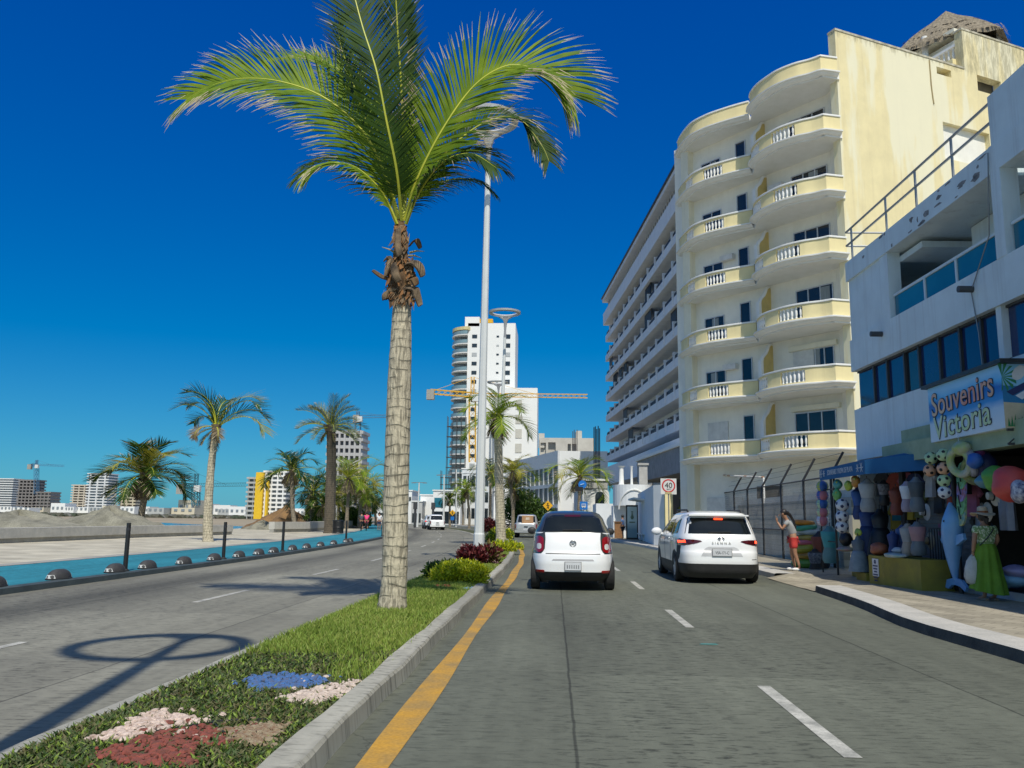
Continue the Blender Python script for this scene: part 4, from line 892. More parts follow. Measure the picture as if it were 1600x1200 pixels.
nearfrond([(625, 350, 0), (608, 290, -.15), (570, 210, -.35), (510, 155, -.5), (440, 128, -.6), (375, 123, -.6), (325, 136, -.5), (292, 155, -.4)], cz_(.25, .62, .75), 1.18, 150, tipfrac=.8, spread=(34, 66), droop=.24, vee=.12, side_droop=(1.25, .75), start=.08, w=.042, prof=lambda t: (1.12 if t < .72 else max(.4, 1.12-(t-.72)*2.0))*min(1, .5+3*(t-.05)))
nearfrond([(632, 345, 0), (650, 285, -.2), (690, 205, -.4), (740, 135, -.5), (790, 103, -.55), (832, 106, -.5), (865, 122, -.45), (893, 150, -.4)], cz_(-.2, .6, .78), 1.18, 150, tipfrac=.8, spread=(34, 66), droop=.22, vee=.12, side_droop=(.8, 1.2), start=.08, w=.042, prof=lambda t: (1.12 if t < .78 else max(.45, 1.12-(t-.78)*2.2))*min(1, .5+3*(t-.05)))
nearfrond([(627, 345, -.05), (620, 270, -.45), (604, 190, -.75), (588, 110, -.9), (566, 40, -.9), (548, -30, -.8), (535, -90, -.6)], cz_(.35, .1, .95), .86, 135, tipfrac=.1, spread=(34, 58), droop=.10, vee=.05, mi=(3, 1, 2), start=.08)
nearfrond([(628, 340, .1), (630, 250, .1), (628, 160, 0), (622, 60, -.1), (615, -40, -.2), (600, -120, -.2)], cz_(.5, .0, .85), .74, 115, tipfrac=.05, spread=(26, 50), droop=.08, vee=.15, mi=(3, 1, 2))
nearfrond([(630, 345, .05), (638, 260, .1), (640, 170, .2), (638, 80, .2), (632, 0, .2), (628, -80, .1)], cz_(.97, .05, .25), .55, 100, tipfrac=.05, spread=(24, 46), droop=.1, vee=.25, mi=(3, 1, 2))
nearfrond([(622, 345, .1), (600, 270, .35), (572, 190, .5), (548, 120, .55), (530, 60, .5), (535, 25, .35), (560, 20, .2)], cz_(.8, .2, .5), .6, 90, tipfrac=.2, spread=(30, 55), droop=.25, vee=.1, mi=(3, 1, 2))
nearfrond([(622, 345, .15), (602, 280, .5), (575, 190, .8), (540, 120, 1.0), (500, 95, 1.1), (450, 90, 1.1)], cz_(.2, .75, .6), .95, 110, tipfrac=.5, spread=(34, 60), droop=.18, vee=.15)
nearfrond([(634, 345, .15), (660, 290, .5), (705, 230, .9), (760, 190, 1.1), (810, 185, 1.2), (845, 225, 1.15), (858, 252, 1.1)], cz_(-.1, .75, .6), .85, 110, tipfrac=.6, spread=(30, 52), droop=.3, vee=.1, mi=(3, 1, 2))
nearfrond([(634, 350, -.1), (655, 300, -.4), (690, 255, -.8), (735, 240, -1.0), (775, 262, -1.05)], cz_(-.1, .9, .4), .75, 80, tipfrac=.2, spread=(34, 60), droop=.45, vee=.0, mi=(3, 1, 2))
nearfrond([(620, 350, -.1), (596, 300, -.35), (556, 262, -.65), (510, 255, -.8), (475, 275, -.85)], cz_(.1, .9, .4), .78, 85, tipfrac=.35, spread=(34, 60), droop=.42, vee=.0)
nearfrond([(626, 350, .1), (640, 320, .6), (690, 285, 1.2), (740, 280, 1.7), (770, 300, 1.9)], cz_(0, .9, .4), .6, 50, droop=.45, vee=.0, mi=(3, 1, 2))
# ---- other palms
def far_palm(name, label, base, top, spread_m, nf=14, seed=0, tr=(.22, .13), tm=None, yel=0., dry=4, dirs=None, n=22, trunkpath=None, parts=False, date=False, group=None, w=.07, skirt=True, cm=None, leaf=.42, arch=1.0, rise=.55):
    rnd = random.Random(seed); base = Vector(base); top = Vector(top); t = thing(name, label, 'palm tree', base, group)
    path = trunkpath or [base+Vector((0, 0, -.15)), base.lerp(top, .35)+Vector((rnd.uniform(-.15, .15), 0, 0)), base.lerp(top, .7)+Vector((rnd.uniform(-.15, .15), 0, 0)), top]
    cpath = catmull([tuple(p) for p in path], 6); k = len(cpath)
    mb = MB(); mb.tube(cpath, [(tr[0]+(tr[1]-tr[0])*min(1, i/(k-1)))*(1.25 if i == 0 else 1)*(1+.04*math.sin(i*2)) for i in range(k)], 10); mb.build('trunk', tm or trunk_far, t)
    mats = [cm or palm_d, rachis_m, palm_t, palm_y, palm_dry]; crown = MB(); s = spread_m
    def one(az, el, ln, mi, drp, mbx):
        d = Vector((math.cos(az), math.sin(az), 0)); zs = math.sin(el); p = [top+d*.05]; q = top.copy(); ang = el
        stp = ln/5
        for i in range(5):
            q = q+(d*math.cos(ang)+Vector((0, 0, math.sin(ang))))*stp; p.append(q.copy()); ang -= (drp*arch)*(.18+.12*i)
        upv = Vector((0, 0, 1))*.8-d*math.sin(el)*.6+Vector((rnd.uniform(-.3, .3), rnd.uniform(-.3, .3), 0)); frond(mbx, p, upv, ln*leaf, n, w=w, rnd=rnd, seg=2, rw=.03*s/2, tipfrac=.25, mi=(mi, 1, 2), droop=.35 if not date else .08, vee=.1 if not date else .35, spread=(32, 60) if not date else (25, 50), start=.08)
    if dirs is None:
        dirs = []
        for i in range(nf): 
            f = (i+.5)/nf; dirs.append((i*2.399+rnd.uniform(-.3, .3), R(78-95*f**.9)+rnd.uniform(-.12, .12), s*rnd.uniform(.85, 1.1), 0))
    for az, el, ln, mi in dirs:
        mi2 = 3 if rnd.random() < yel and mi == 0 else mi
        mbx = MB() if parts else crown; one(az, el, ln, mi2, 1. if el > -.2 else .5, mbx)
        if parts: mbx.build('frond', mats, t)
    if skirt:
        mbx = MB()
        for i in range(dry): one(rnd.uniform(0, 6.28), R(-40-rnd.random()*35), s*.45, 4, .3, mbx)
        mbx.tube([top-Vector((0, 0, .12*s)), top+Vector((0, 0, .06*s))], [tr[1]*1.2, tr[1]*1.9], 8, 4); mbx.build('dry_skirt', mats, t)
    if not parts: crown.build('crown', mats, t)
    return t
b = g(325, 846, .13); Y = b.y
D = lambda deg: R(deg)
far_palm('coconut_palm', 'slender coconut palm with one yellow frond on the promenade by the low wall', b, pt(338, 668, Y), 2.6, seed=3, tr=(.27, .15), tm=trunk_near, parts=True, n=34, w=.06, cm=palm_d, trunkpath=[b+Vector((0, 0, -.1)), pt(325, 800, Y), pt(329, 740, Y), pt(337, 668, Y)],
         leaf=.42, dry=2, dirs=[(D(182), 1.3, 2.7, 0), (D(200), 1.0, 2.6, 0), (D(215), 1.42, 2.7, 0), (D(165), 1.15, 2.6, 0), (D(150), .75, 2.2, 0), (D(80), 1.52, 2.2, 0), (D(4), 1.2, 3.0, 3), (D(-12), 1.0, 3.1, 0), (D(6), .8, 3.0, 0), (D(-10), .5, 3.2, 3), (D(230), .1, 1.5, 4), (D(300), -.1, 1.3, 4), (D(180), -.2, 1.3, 2)])
b = g(222, 826, -.3); b = Vector((pt(222, 824, 70).x, 70, -.3))
far_palm('coconut_palm', 'broad low coconut palm drooping behind the gravel heap', b, pt(226, 742, 70), 4.3, seed=8, tr=(.3, .24), nf=19, parts=True, n=34, w=.12, yel=.05, dry=9, arch=.75, leaf=.46)
b = g(515, 833, .13)
far_palm('date_palm', 'tall date palm with stiff grey fronds beside the black bin', b, pt(517, 668, b.y), 3.0, seed=5, nf=30, tr=(.48, .36), tm=trunk_dark, n=26, w=.06, date=True, arch=.55, cm=mat('date_leaf', (.13, .17, .09), (.07, .10, .05), 2, .6, transl=.15), leaf=.28, dry=3)
for (ub, vb, ut, vt_, yd, sp_, sd, lab, ye) in ((462, 828, 456, 736, 78, 3.2, 31, 'arching coconut palm leaning over the brown dirt pile', .05), (489, 826, 489, 770, 84, 3.2, 32, 'low shadowy palm left of the date palm trunk', 0), (541, 826, 545, 748, 92, 4.2, 33, 'full green palm just right of the date palm', .12),
        (560, 826, 566, 762, 97, 4.0, 34, 'yellow-tinged palm at the right end of the beach grove', .25), (530, 826, 528, 772, 100, 3.6, 35, 'dark palm filling the middle of the beach grove', 0), (576, 822, 573, 783, 125, 3.6, 36, 'small distant palm beyond the cyclists', .1), (587, 822, 586, 789, 130, 3.2, 37, 'little palm next to the large trunk in the distance', .1), (507, 828, 506, 790, 82, 2.4, 38, 'short bushy palm at the foot of the date palm', .1), (574, 824, 572, 775, 103, 3.4, 39, 'leaning palm on the right rim of the beach grove', .1)):
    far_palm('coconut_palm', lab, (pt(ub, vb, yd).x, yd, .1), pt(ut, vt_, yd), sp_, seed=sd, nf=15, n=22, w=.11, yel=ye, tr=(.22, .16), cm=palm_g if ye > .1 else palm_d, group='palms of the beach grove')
b = g(783, 848, .14)
far_palm('coconut_palm', 'coconut palm with pale trunk on the median beside the third street lamp', b, pt(777, 652, b.y), 2.6, seed=41, nf=13, tr=(.3, .2), tm=trunk_near, n=30, w=.07, parts=True, cm=palm_g, trunkpath=[b-Vector((0, 0, .1)), pt(781, 790, b.y), pt(779, 720, b.y), pt(777, 655, b.y)])
for (ub, vb, ut, vt_, yd, sp_, sd, lab, ye) in ((801, 822, 801, 737, 88, 2.9, 42, 'palm with bright yellow fronds before the ribbed office block', .45), (803, 822, 803, 766, 92, 2.6, 43, 'short dark palm below the yellow fronded one', .0), (766, 826, 766, 740, 105, 3.4, 44, 'palm half hidden behind the nearest lamp post', .0), (905, 824, 906, 745, 84, 3.6, 45, 'windblown palm in front of the white end wall by the hotel', .05),
        (733, 824, 731, 766, 120, 2.6, 46, 'young palm in front of the scaffolded tower', .1), (703, 824, 703, 780, 128, 2.2, 47, 'small palm on the far bend before the glass-fronted house', .0), (723, 824, 724, 775, 150, 2.6, 48, 'little palm by the yellow crossing sign', .1)):
    far_palm('coconut_palm', lab, (pt(ub, vb, yd).x, yd, .1), pt(ut, vt_, yd), sp_, seed=sd, nf=15, n=20, w=.11, yel=ye, tr=(.2, .14), cm=palm_g if ye else palm_d, group='palms further down the road')
# ---- leaf clumps: shrubs and hedges
def shrub(name, label, cat, blobs, leaf, mats, n, seed=0, stems=True, base=None, aspect=.5, group=None, upb=.4, stemm=None):
    """blobs: (centre, radii); leaf = leaf length; foliage spread through the volume, denser at the outer shell"""
    rnd = random.Random(seed); c0 = Vector(base if base else blobs[0][0]); t = thing(name, label, cat, c0, group); mb = MB(); vol = [b_[1][0]*b_[1][1]*b_[1][2] for b_ in blobs]
    for i in range(n):
        c, r = rnd.choices(blobs, vol)[0]
        while 1:
            d = Vector((rnd.uniform(-1, 1), rnd.uniform(-1, 1), rnd.uniform(-1, 1)))
            if .05 < d.length < 1: break
        d = d.normalized()*(rnd.random()**.33)*rnd.uniform(.85, 1.12); p = Vector(c)+Vector((d.x*r[0], d.y*r[1], d.z*r[2]))
        if p.z < c0.z-.02: continue
        o = (d*.8+Vector((rnd.uniform(-1, 1), rnd.uniform(-1, 1), rnd.uniform(-.3, 1)+upb))).normalized(); s = o.cross(Vector((rnd.uniform(-1, 1), rnd.uniform(-1, 1), rnd.uniform(-1, 1)))).normalized(); L2 = leaf*rnd.uniform(.6, 1.25)
        m_ = o.cross(s)*L2*.12
        mb.add([p, p+o*L2*.5+s*L2*aspect*.5+m_, p+o*L2, p+o*L2*.5-s*L2*aspect*.5+m_], [(0, 1, 2, 3)], rnd.randrange(len(mats)))
    mb.build('foliage', mats, t)
    if stems:
        ms = MB()
        for i in range(14):
            c, r = rnd.choice(blobs); e = Vector(c)+Vector((rnd.uniform(-.7, .7)*r[0], rnd.uniform(-.7, .7)*r[1], rnd.uniform(0, .7)*r[2])); s0_ = Vector((c[0]+rnd.uniform(-.2, .2)*r[0], c[1]+rnd.uniform(-.2, .2)*r[1], c0.z)); ms.tube([s0_, s0_.lerp(e, .5)+Vector((0, 0, .05)), e], [.018*leaf/.06*.5, .012*leaf/.06*.5, .005], 5)
        ms.build('stems', stemm or mat('bark_brown', (.10, .07, .045), (.06, .045, .03), 9, .9), t)
    return t
lg1 = mat('lime_leaf', (.62, .60, .015), (.42, .50, .012), 6, .5, transl=.25); lg2 = mat('lime_leaf_dark', (.14, .20, .012), (.24, .30, .015), 6, .5, transl=.2)
rd1 = mat('croton_red', (.12, .015, .018), (.05, .008, .012), 7, .4, transl=.2); rd2 = mat('croton_pink', (.22, .05, .04), (.06, .01, .012), 7, .4); gr1 = mat('hedge_leaf', (.045, .10, .015), (.025, .06, .01), 3, .5, transl=.15); gr2 = mat('hedge_leaf_light', (.11, .19, .02), (.06, .12, .02), 3, .5, transl=.2)
b = g(712, 914, .12); bx, by = b.x, b.y
shrub('lime_shrub', 'lime green clipped shrub on the median between the big palm and the red croton', 'shrub', [((bx-.18, by+.55, .28), (.42, .45, .24)), ((bx+.25, by+.7, .30), (.40, .45, .23)), ((bx+.02, by+.95, .34), (.5, .45, .24)), ((bx-.32, by+.25, .18), (.28, .2, .13)), ((bx+.4, by+.35, .2), (.24, .22, .16))], .065, [lg1, lg1, lg1, lg2], 11000, 1, base=(bx, by+.5, .1))
shrub('dark_shrub', 'dark green shrub on the road side of the lime shrub', 'shrub', [((bx-.6, by+1.3, .26), (.26, .4, .22)), ((bx-.5, by+1.7, .28), (.25, .35, .22))], .11, [gr1, lg2], 1500, 2, base=(bx-.7, by+1.3, .1))
b2 = g(738, 882, .14)
shrub('croton_shrub', 'red-leaved croton shrub at the foot of the nearest lamp post', 'shrub', [((b2.x-.02, b2.y+.1, .34), (.44, .36, .26)), ((b2.x-.12, b2.y+.2, .46), (.28, .25, .2))], .15, [rd1, rd1, rd2], 1300, 3, base=(b2.x, b2.y, .12), aspect=.55)
b3 = g(766, 881, .14)
shrub('croton_shrub', 'smaller straggly croton with bronze leaves right of the lamp post', 'shrub', [((b3.x, b3.y, .33), (.30, .3, .26)), ((b3.x-.1, b3.y, .5), (.25, .2, .2))], .19, [rd1, rd2, mat('croton_bronze', (.16, .10, .02), (.1, .12, .02), 6, .5)], 420, 4, base=(b3.x, b3.y, .12))
for i, (u_, v_, r_, lab) in enumerate(((788, 862, .8, 'low lime shrub around the foot of the median palm'), (772, 846, .5, 'spiky green clump left of the median palm'), (793, 842, .45, 'small green clump right behind the median palm'), (776, 836, .5, 'round lime bush further along the median'))):
    p = g(u_, v_, .13); m_ = [lg1, lg1, lg2] if i in (0, 3) else [gr2, lg1]
    shrub('lime_shrub', lab, 'shrub', [((p.x, p.y+.3, .3), (r_*.9, r_, .22 if i == 0 else .45))], .16, m_, 900, 10+i, base=(p.x, p.y+.3, .1))
p = g(764, 832, .13); shrub('croton_shrub', 'distant maroon croton on the median behind the lamp posts', 'shrub', [((p.x, p.y, .75), (.75, .8, .6))], .3, [rd1, rd1, rd2], 700, 19, base=(p.x, p.y, .1))
def hedge_at(us, vtop, y, lab, seed, n=1800, leaf=.5, mats=None, nm='hedge_tree', zb=.1):
    bl = [];
    for u_, v_ in us:
        p = pt(u_, v_, y); h_ = p.z-zb; bl.append(((p.x, y, zb+h_*.55), (h_*.42, h_*.4, h_*.47)))
    return shrub(nm, lab, 'tree', bl, leaf, mats or [gr1, gr1, gr2], n, seed, base=(bl[0][0][0], y, zb))
hedge_at([(803, 778), (818, 768), (832, 780), (846, 788), (858, 795)], 0, 96, 'dense dark green hedge below the ribbed office block', 51, 5200, .38)
hedge_at([(1080, 790), (1092, 772), (1100, 778)], 0, 47, 'leafy shrub rising over the low wall by the speed sign', 52, 1300, .3, [gr2, gr1, palm_y])
hedge_at([(1152, 795), (1172, 792)], 0, 46, 'low dark shrub behind the fence near the folded parasols', 53, 700, .25)
hedge_at([(925, 800)], 0, 80, 'small bush in front of the arched gatehouse', 54, 500, .3)
hedge_at([(492, 792), (512, 800), (545, 795), (560, 800), (572, 806)], 0, 100, 'dark undergrowth beneath the beach grove palms', 55, 2600, .5)
# ---- grass on the median (stuff), gravel patches (stuff)
def blades(name, label, pts, hmin, hmax, wd, mats, seed, lean=.5):
    rg = np.random.default_rng(seed); n = len(pts); P = np.array(pts); a = rg.uniform(0, 2*np.pi, n); h = rg.uniform(hmin, hmax, n); l = rg.uniform(.1, lean, n)*h; b = rg.uniform(0, 2*np.pi, n)
    V = np.zeros((n, 5, 3)); wx = np.cos(a)*wd/2; wy = np.sin(a)*wd/2; lx = np.cos(b)*l; ly = np.sin(b)*l
    for i, (f, s_) in enumerate(((0, -1), (0, 1), (.6, .7), (.6, -.7), (1, 0))): V[:, i, 0] = P[:, 0]+wx*s_+lx*f*f; V[:, i, 1] = P[:, 1]+wy*s_+ly*f*f; V[:, i, 2] = P[:, 2]+h*f
    me = bpy.data.meshes.new(name); idx = np.arange(n)*5; fs_ = []
    for i in idx.tolist(): fs_.append((i, i+1, i+2, i+3)); fs_.append((i+3, i+2, i+4))
    me.from_pydata(V.reshape(-1, 3).tolist(), [], fs_)
    for m_ in mats: me.materials.append(m_)
    mi = rg.integers(0, len(mats), n); me.polygons.foreach_set('material_index', np.repeat(mi, 2).astype(np.int32)); me.update()
    o = bpy.data.objects.new(name, me); COL.objects.link(o); return tag(o, label, 'ground cover', None, 'stuff')
grass1 = mat('grass_blade', (.30, .41, .06), (.19, .29, .035), 1.3, .6, transl=.3); grass2 = mat('grass_blade_dry', (.36, .38, .09), (.24, .3, .05), 1.3, .6, transl=.3); weed1 = mat('weed_leaf', (.07, .12, .025), (.045, .085, .018), 2, .6, transl=.2); weed2 = mat('weed_brown', (.12, .10, .04), (.08, .1, .03), 3, .7)
def soilz(X): return np.interp(X, [-3.42, -3.0, -2.4, -1.9, -1.61], [.07, .11, .135, .125, .10])
PATCH = []                                                       # colour gravel: polygon in plan, material
def gpoly(pix): return [(q_.x, q_.y) for q_ in (g(u_, v_, .12) for u_, v_ in pix)]
pg = [('blue_gravel', gpoly([(380, 1062), (440, 1056), (500, 1058), (515, 1068), (470, 1078), (400, 1082)]), (.045, .15, .38), (.08, .11, .20)), ('white_gravel', gpoly([(440, 1092), (505, 1074), (560, 1063), (545, 1080), (500, 1098), (455, 1100)]), (.62, .52, .44), (.42, .34, .28)),
      ('pink_white_gravel', gpoly([(135, 1158), (240, 1112), (330, 1132), (240, 1148), (200, 1160)]), (.64, .52, .44), (.40, .30, .24)), ('red_gravel', gpoly([(150, 1180), (240, 1150), (325, 1136), (365, 1165), (300, 1172), (310, 1200), (190, 1200)]), (.26, .065, .045), (.14, .05, .035)), ('brown_gravel', gpoly([(350, 1142), (450, 1132), (440, 1146), (400, 1165), (370, 1160)]), (.20, .12, .07), (.30, .25, .16)),
      ('orange_gravel', gpoly([(678, 916), (705, 915), (706, 920), (680, 921)]), (.42, .14, .06), (.3, .08, .04)), ('pale_blue_gravel', gpoly([(722, 919), (748, 915), (746, 920), (724, 922)]), (.12, .3, .48), (.3, .4, .5))]
def inpoly(x, y, poly):
    c = False; n_ = len(poly)
    for i in range(n_):
        x1, y1 = poly[i]; x2, y2 = poly[(i+1) % n_]
        if (y1 > y) != (y2 > y) and x < (x2-x1)*(y-y1)/(y2-y1)+x1: c = not c
    return c
rg_ = random.Random(77)
ggrass, gweed = [], []
for i in range(150000):
    y = 3.6+(rg_.random()**1.9)*34; X = rg_.uniform(-3.14, -1.6); 
    if y < 11 and rg_.random() < .25: X = rg_.uniform(-3.2, -1.55)
    nz = math.sin(X*3.1+y*1.3)*.5+math.sin(y*2.7-X*1.9)*.5
    weedy = y < 8.8+nz*1.1+rg_.uniform(-.7, .7)
    if any(inpoly(X, y, p_[1]) for p_ in pg) and rg_.random() < .93: continue
    if weedy and nz < -.55 and rg_.random() < .5: continue
    if y > 9.5 and X > -1.9 and rg_.random() < .45*min(1, (X+1.9)/.25): continue
    
    if weedy and rg_.random() < .28: continue
    (gweed if weedy else ggrass).append((rx(X, y), y, float(soilz(X))-.01))
blades('grass', 'sunlit green grass on the median around the big palm', ggrass, .04, .10, .013, [grass1, grass1, grass2], 1, .8)
blades('ground_cover', 'dark creeping weeds around the coloured gravel at the near end of the median', gweed, .012, .05, .022, [weed1, weed1, grass1, weed2, weed2], 2, 1.8)
for nm, poly, c1, c2 in pg:
    rnd = random.Random(hash(nm) % 1000 if False else len(nm)*7); mb = MB(); xs_ = [p[0] for p in poly]; ys_ = [p[1] for p in poly]; cx, cy = sum(xs_)/len(xs_), sum(ys_)/len(ys_); far_ = cy > 12
    for i in range(760 if not far_ else 200):
        x, y = rnd.uniform(min(xs_)-.05, max(xs_)+.05), rnd.uniform(min(ys_)-.05, max(ys_)+.05)
        if not inpoly(x, y, poly):
            if rnd.random() > .06: continue
        r_ = rnd.uniform(.012, .03); z = float(soilz(x))+r_*.3
        a = rnd.random()*6; mb.sphere((x, y, z), r_, 6, 4, 0, (1+.5*math.cos(a), 1+.5*math.sin(a), .65))
    mb.build(nm, mat(nm, c1, c2, 25, .9, lo=.4, hi=.6), None, nm.replace('_', ' ')+' strewn in a patch on the median soil', 'gravel', None, 'stuff')
mb = MB()
for a_, b_ in (((240, 1148), (330, 1134)), ((330, 1132), (420, 1128)), ((330, 1100), (400, 1092)), ((350, 1150), (330, 1132))):
    p_, q_ = g(*a_, .12), g(*b_, .12); mb.beam((p_.x, p_.y, .125), (q_.x, q_.y, .125), .012, .04)
mb.build('garden_edging', plastic_blk, None, 'buried black edging strips between the coloured gravel patches', 'edging')
# ---------------------------------------------------------------- street lamps with ring heads
def lamp(base, top, label, group='ring-headed street lamps of the median', parts=True):
    base, top = Vector(base), Vector(top); t = thing('street_lamp', label, 'street lamp', base, group)
    mb = MB(); n = 8; ax = top-base; L_ = ax.length; P = [base, base+ax*(.9/L_), base+ax*(.95/L_), base+ax*.5, base+ax*.9]; mb.tube(P, [.175, .17, .15, .12, .09], n, smooth=False); mb.build('pole', steelwhite, t)
    mb = MB(); mb.tube([base+ax*.9, base+ax*.935, base+ax*.985, top-Vector((0, 0, .05))], [.09, .07, .13, .2], 8); mb.build('neck', mat('grey_lamp_metal', (.36, .37, .38), None, 3, .45), t)
    mb = MB(); k = 40; pr = [(.84, -.09), (1.02, -.05), (1.04, .06), (.86, .09), (.80, .02)]
    vs = [(top.x+r*math.cos(2*math.pi*j/k), top.y-.9+r*math.sin(2*math.pi*j/k), top.z+z) for r, z in pr for j in range(k)]; m = len(pr)
    mb.add(vs, [(i*k+j, i*k+(j+1) % k, ((i+1) % m)*k+(j+1) % k, ((i+1) % m)*k+j)[::-1] for i in range(m) for j in range(k)], 0, True); mb.build('ring_head', mat('ring_lamp_metal', (.52, .53, .53), (.42, .43, .43), 3, .45), t)
    mb = MB()
    for a in (R(62), R(118)): mb.tube([top-Vector((0, 0, .5)), top+Vector((.25*math.cos(a), -.03, -.2)), top+Vector((.93*math.cos(a), -.9+.93*math.sin(a), -.04))], [.1, .08, .06], 6)
    mb.build('bracket', mat('grey_lamp_metal', (.36, .37, .38)), t)
    mb = MB(); mb.box(base+Vector((0, -.18, .45)), (.16, .02, .26)); mb.box(base+Vector((.02, -.187, .36)), (.05, .02, .05)); mb.build('access_door', mat('lamp_door', (.48, .50, .49)), t)
    return t
for i, (bu, bv, tu, tv, lab) in enumerate(((None,)*4+('street lamp just behind the viewer whose ring shadow lies on the left road',), (748, 851, 764, 208, 'nearest pale street lamp rising behind the red croton'), (778, 838, 790, 494, 'second street lamp, ring head in front of the white tower'), (779, 832, 779, 600, 'third street lamp, ring head above the median palm crown'))):
    y = -1+27*i if i else .75
    if i == 0: lamp((-2.6, y, .1), (-2.3, y, 14.1), lab)
    else:
        tp_ = pt(tu, tv, y); bx_ = pt(bu, bv, y).x; lamp((bx_, y, .1), (tp_.x, y, tp_.z), lab)
for bu, tu, tv, y, lab in ((693, 694, 742, 120, 'thin grey lamp post left of the small bend palm'), (713, 713, 733, 125, 'thin lamp post right beside the glass-fronted house'), (733, 734, 740, 128, 'thin lamp post in front of the scaffolding'), (652, 655, 754, 118, 'slim twin-arm lamp post right of the big trunk'), (768, 768, 684, 110, 'slim lamp with flat head left of the median palm trunk')):
    p = pt(bu, 822, y); q_ = pt(tu, tv, y); mb = MB(); t = thing('street_lamp', lab, 'street lamp', (p.x, y, .1))
    mb.tube([(p.x, y, .1), (q_.x, y, q_.z)], [.16, .09], 8); mb.build('pole', steelwhite, t); mb = MB(); mb.beam((q_.x-.9, y, q_.z), (q_.x+.9, y, q_.z), .16, .08); mb.box((q_.x-.8, y, q_.z-.05), (.6, .3, .1)); mb.box((q_.x+.8, y, q_.z-.05), (.6, .3, .1)); mb.build('lamp_head', steelgrey, t)
# ---------------------------------------------------------------- bollards and dome separators along the cycle lane
def bollard(label):
    t = thing('bollard', label, 'bollard', (0, 0, 0), 'black flexible posts along the cycle lane'); mb = MB(); mb.tube([(0, 0, 0), (0, 0, 1.14)], [.055, .05], 12); mb.build('post', black, t); mb = MB(); mb.lathe([(.1, 0), (.1, .02), (.06, .05)], n=14); mb.build('foot', plastic_blk, t); mb = MB(); mb.lathe([(.052, 0), (.052, .06)], (0, 0, .96), n=14); mb.build('band', mat('dull_band', (.03, .03, .035)), t); return t
bl = None
for (u_, v_, lab) in ((255, 893, 'nearest black post on the cycle lane edge'), (394, 874, 'second black post along the cycle lane edge'), (476, 862, 'third black post along the cycle lane edge'), (574, 848, 'small far black post by the cycle lane, just left of the big trunk'), (636, 838, 'far black post seen just right of the big trunk')):
    p = g(u_, v_, .125); o = bollard(lab) if bl is None else copy_tree(bl); bl = bl or o; o['label'] = lab; o.location = (rx(-10.32, p.y), p.y, .124)
def dome(label):
    t = thing('lane_separator', label, 'lane separator', (0, 0, 0), 'domed lane separators on the cycle lane kerb'); mb = MB(); nu, nv = 16, 6
    for half, mi in ((0, 0),):
        vs = []; fsx = []
        for i in range(nv+1):
            a = math.pi/2*i/nv; r = math.cos(a)**.8 if i < nv else 0.001
            for j in range(nu): b_ = 2*math.pi*j/nu; vs.append((.17*r*math.cos(b_), .36*r*math.sin(b_), .015+.19*math.sin(a)))
        fsx = [(i*nu+j, i*nu+(j+1) % nu, (i+1)*nu+(j+1) % nu, (i+1)*nu+j) for i in range(nv) for j in range(nu)]; mb.add(vs, fsx, 0, True)
    mb.build('shell', mat('dark_rubber', (.035, .035, .038), (.055, .055, .055), 9, .75), t)
    mb = MB()
    for sy in (-1, 1):
        vs = [(.175*math.cos(a)*math.cos(b_), sy*.37*math.sin(b_)*math.cos(a) if True else 0, .017+.195*math.sin(a)) for a, b_ in ((.05, R(52)), (.05, R(90)), (.05, R(128)), (.42, R(118)), (.42, R(90)), (.42, R(62)))]
        mb.add(vs, [(0, 1, 4, 5), (1, 2, 3, 4)])
    mb.build('reflector', mat('separator_white', (.62, .62, .60)), t); mb = MB(); mb.lathe([(1, 0), (1, .018), (.9, .025)], n=16); mb.v = [(x*.185, y*.39, z) for x, y, z in mb.v]; mb.build('base', plastic_blk, t); return t
dm = None
dlab = 'domed rubber separator, one of the row beyond the nearest one along the cycle lane'
for i, (u_, v_) in enumerate(((45, 920), (145, 907), (220, 896), (282, 890), (335, 883), (375, 877), (408, 872), (437, 868), (462, 865), (487, 861), (510, 858), (535, 855), (553, 852), (571, 849), (577, 848))):
    p = g(u_, v_-1, .125); o = dome('') if dm is None else copy_tree(dm); dm = dm or o; o['label'] = dlab; o.location = (rx(-10.32, p.y+.1), p.y+.1, .126)
    o.rotation_euler.z = 2*.0014*max(0, p.y-22)
dm['label'] = 'nearest domed separator of the cycle lane row, at the left edge of the photo'
# low wall-benches on the promenade
def bench_wall(pts, label, h=.62, wd=.55):
    t = thing('bench_wall', label, 'low wall', (*pts[0], .12)); mb = MB(); b2 = MB()
    for a, b in zip(pts, pts[1:]):
        mb.beam((*a, .12+h*.66), (*b, .12+h*.66), wd, h*.68); b2.beam((*a, .12+h*.16), (*b, .12+h*.16), wd*.72, h*.32)
    mb.build('seat_block', concrete_lt, t); b2.build('plinth', concrete, t); return t
bw_ = [(-24.2, 20.), (-24.2, 33.5), (-23.9, 48.), (-22.6, 57.8)]
bench_wall([(-24.3, 10.)]+bw_, 'long low pale concrete wall along the seaward side of the promenade', .66)
bench_wall([(g(424, 832, .13).x, g(424, 832, .13).y), (g(478, 831, .13).x, g(478, 831, .13).y), (-25.2, 108.)], 'short pale concrete planter wall in front of the brown dirt pile', .85)
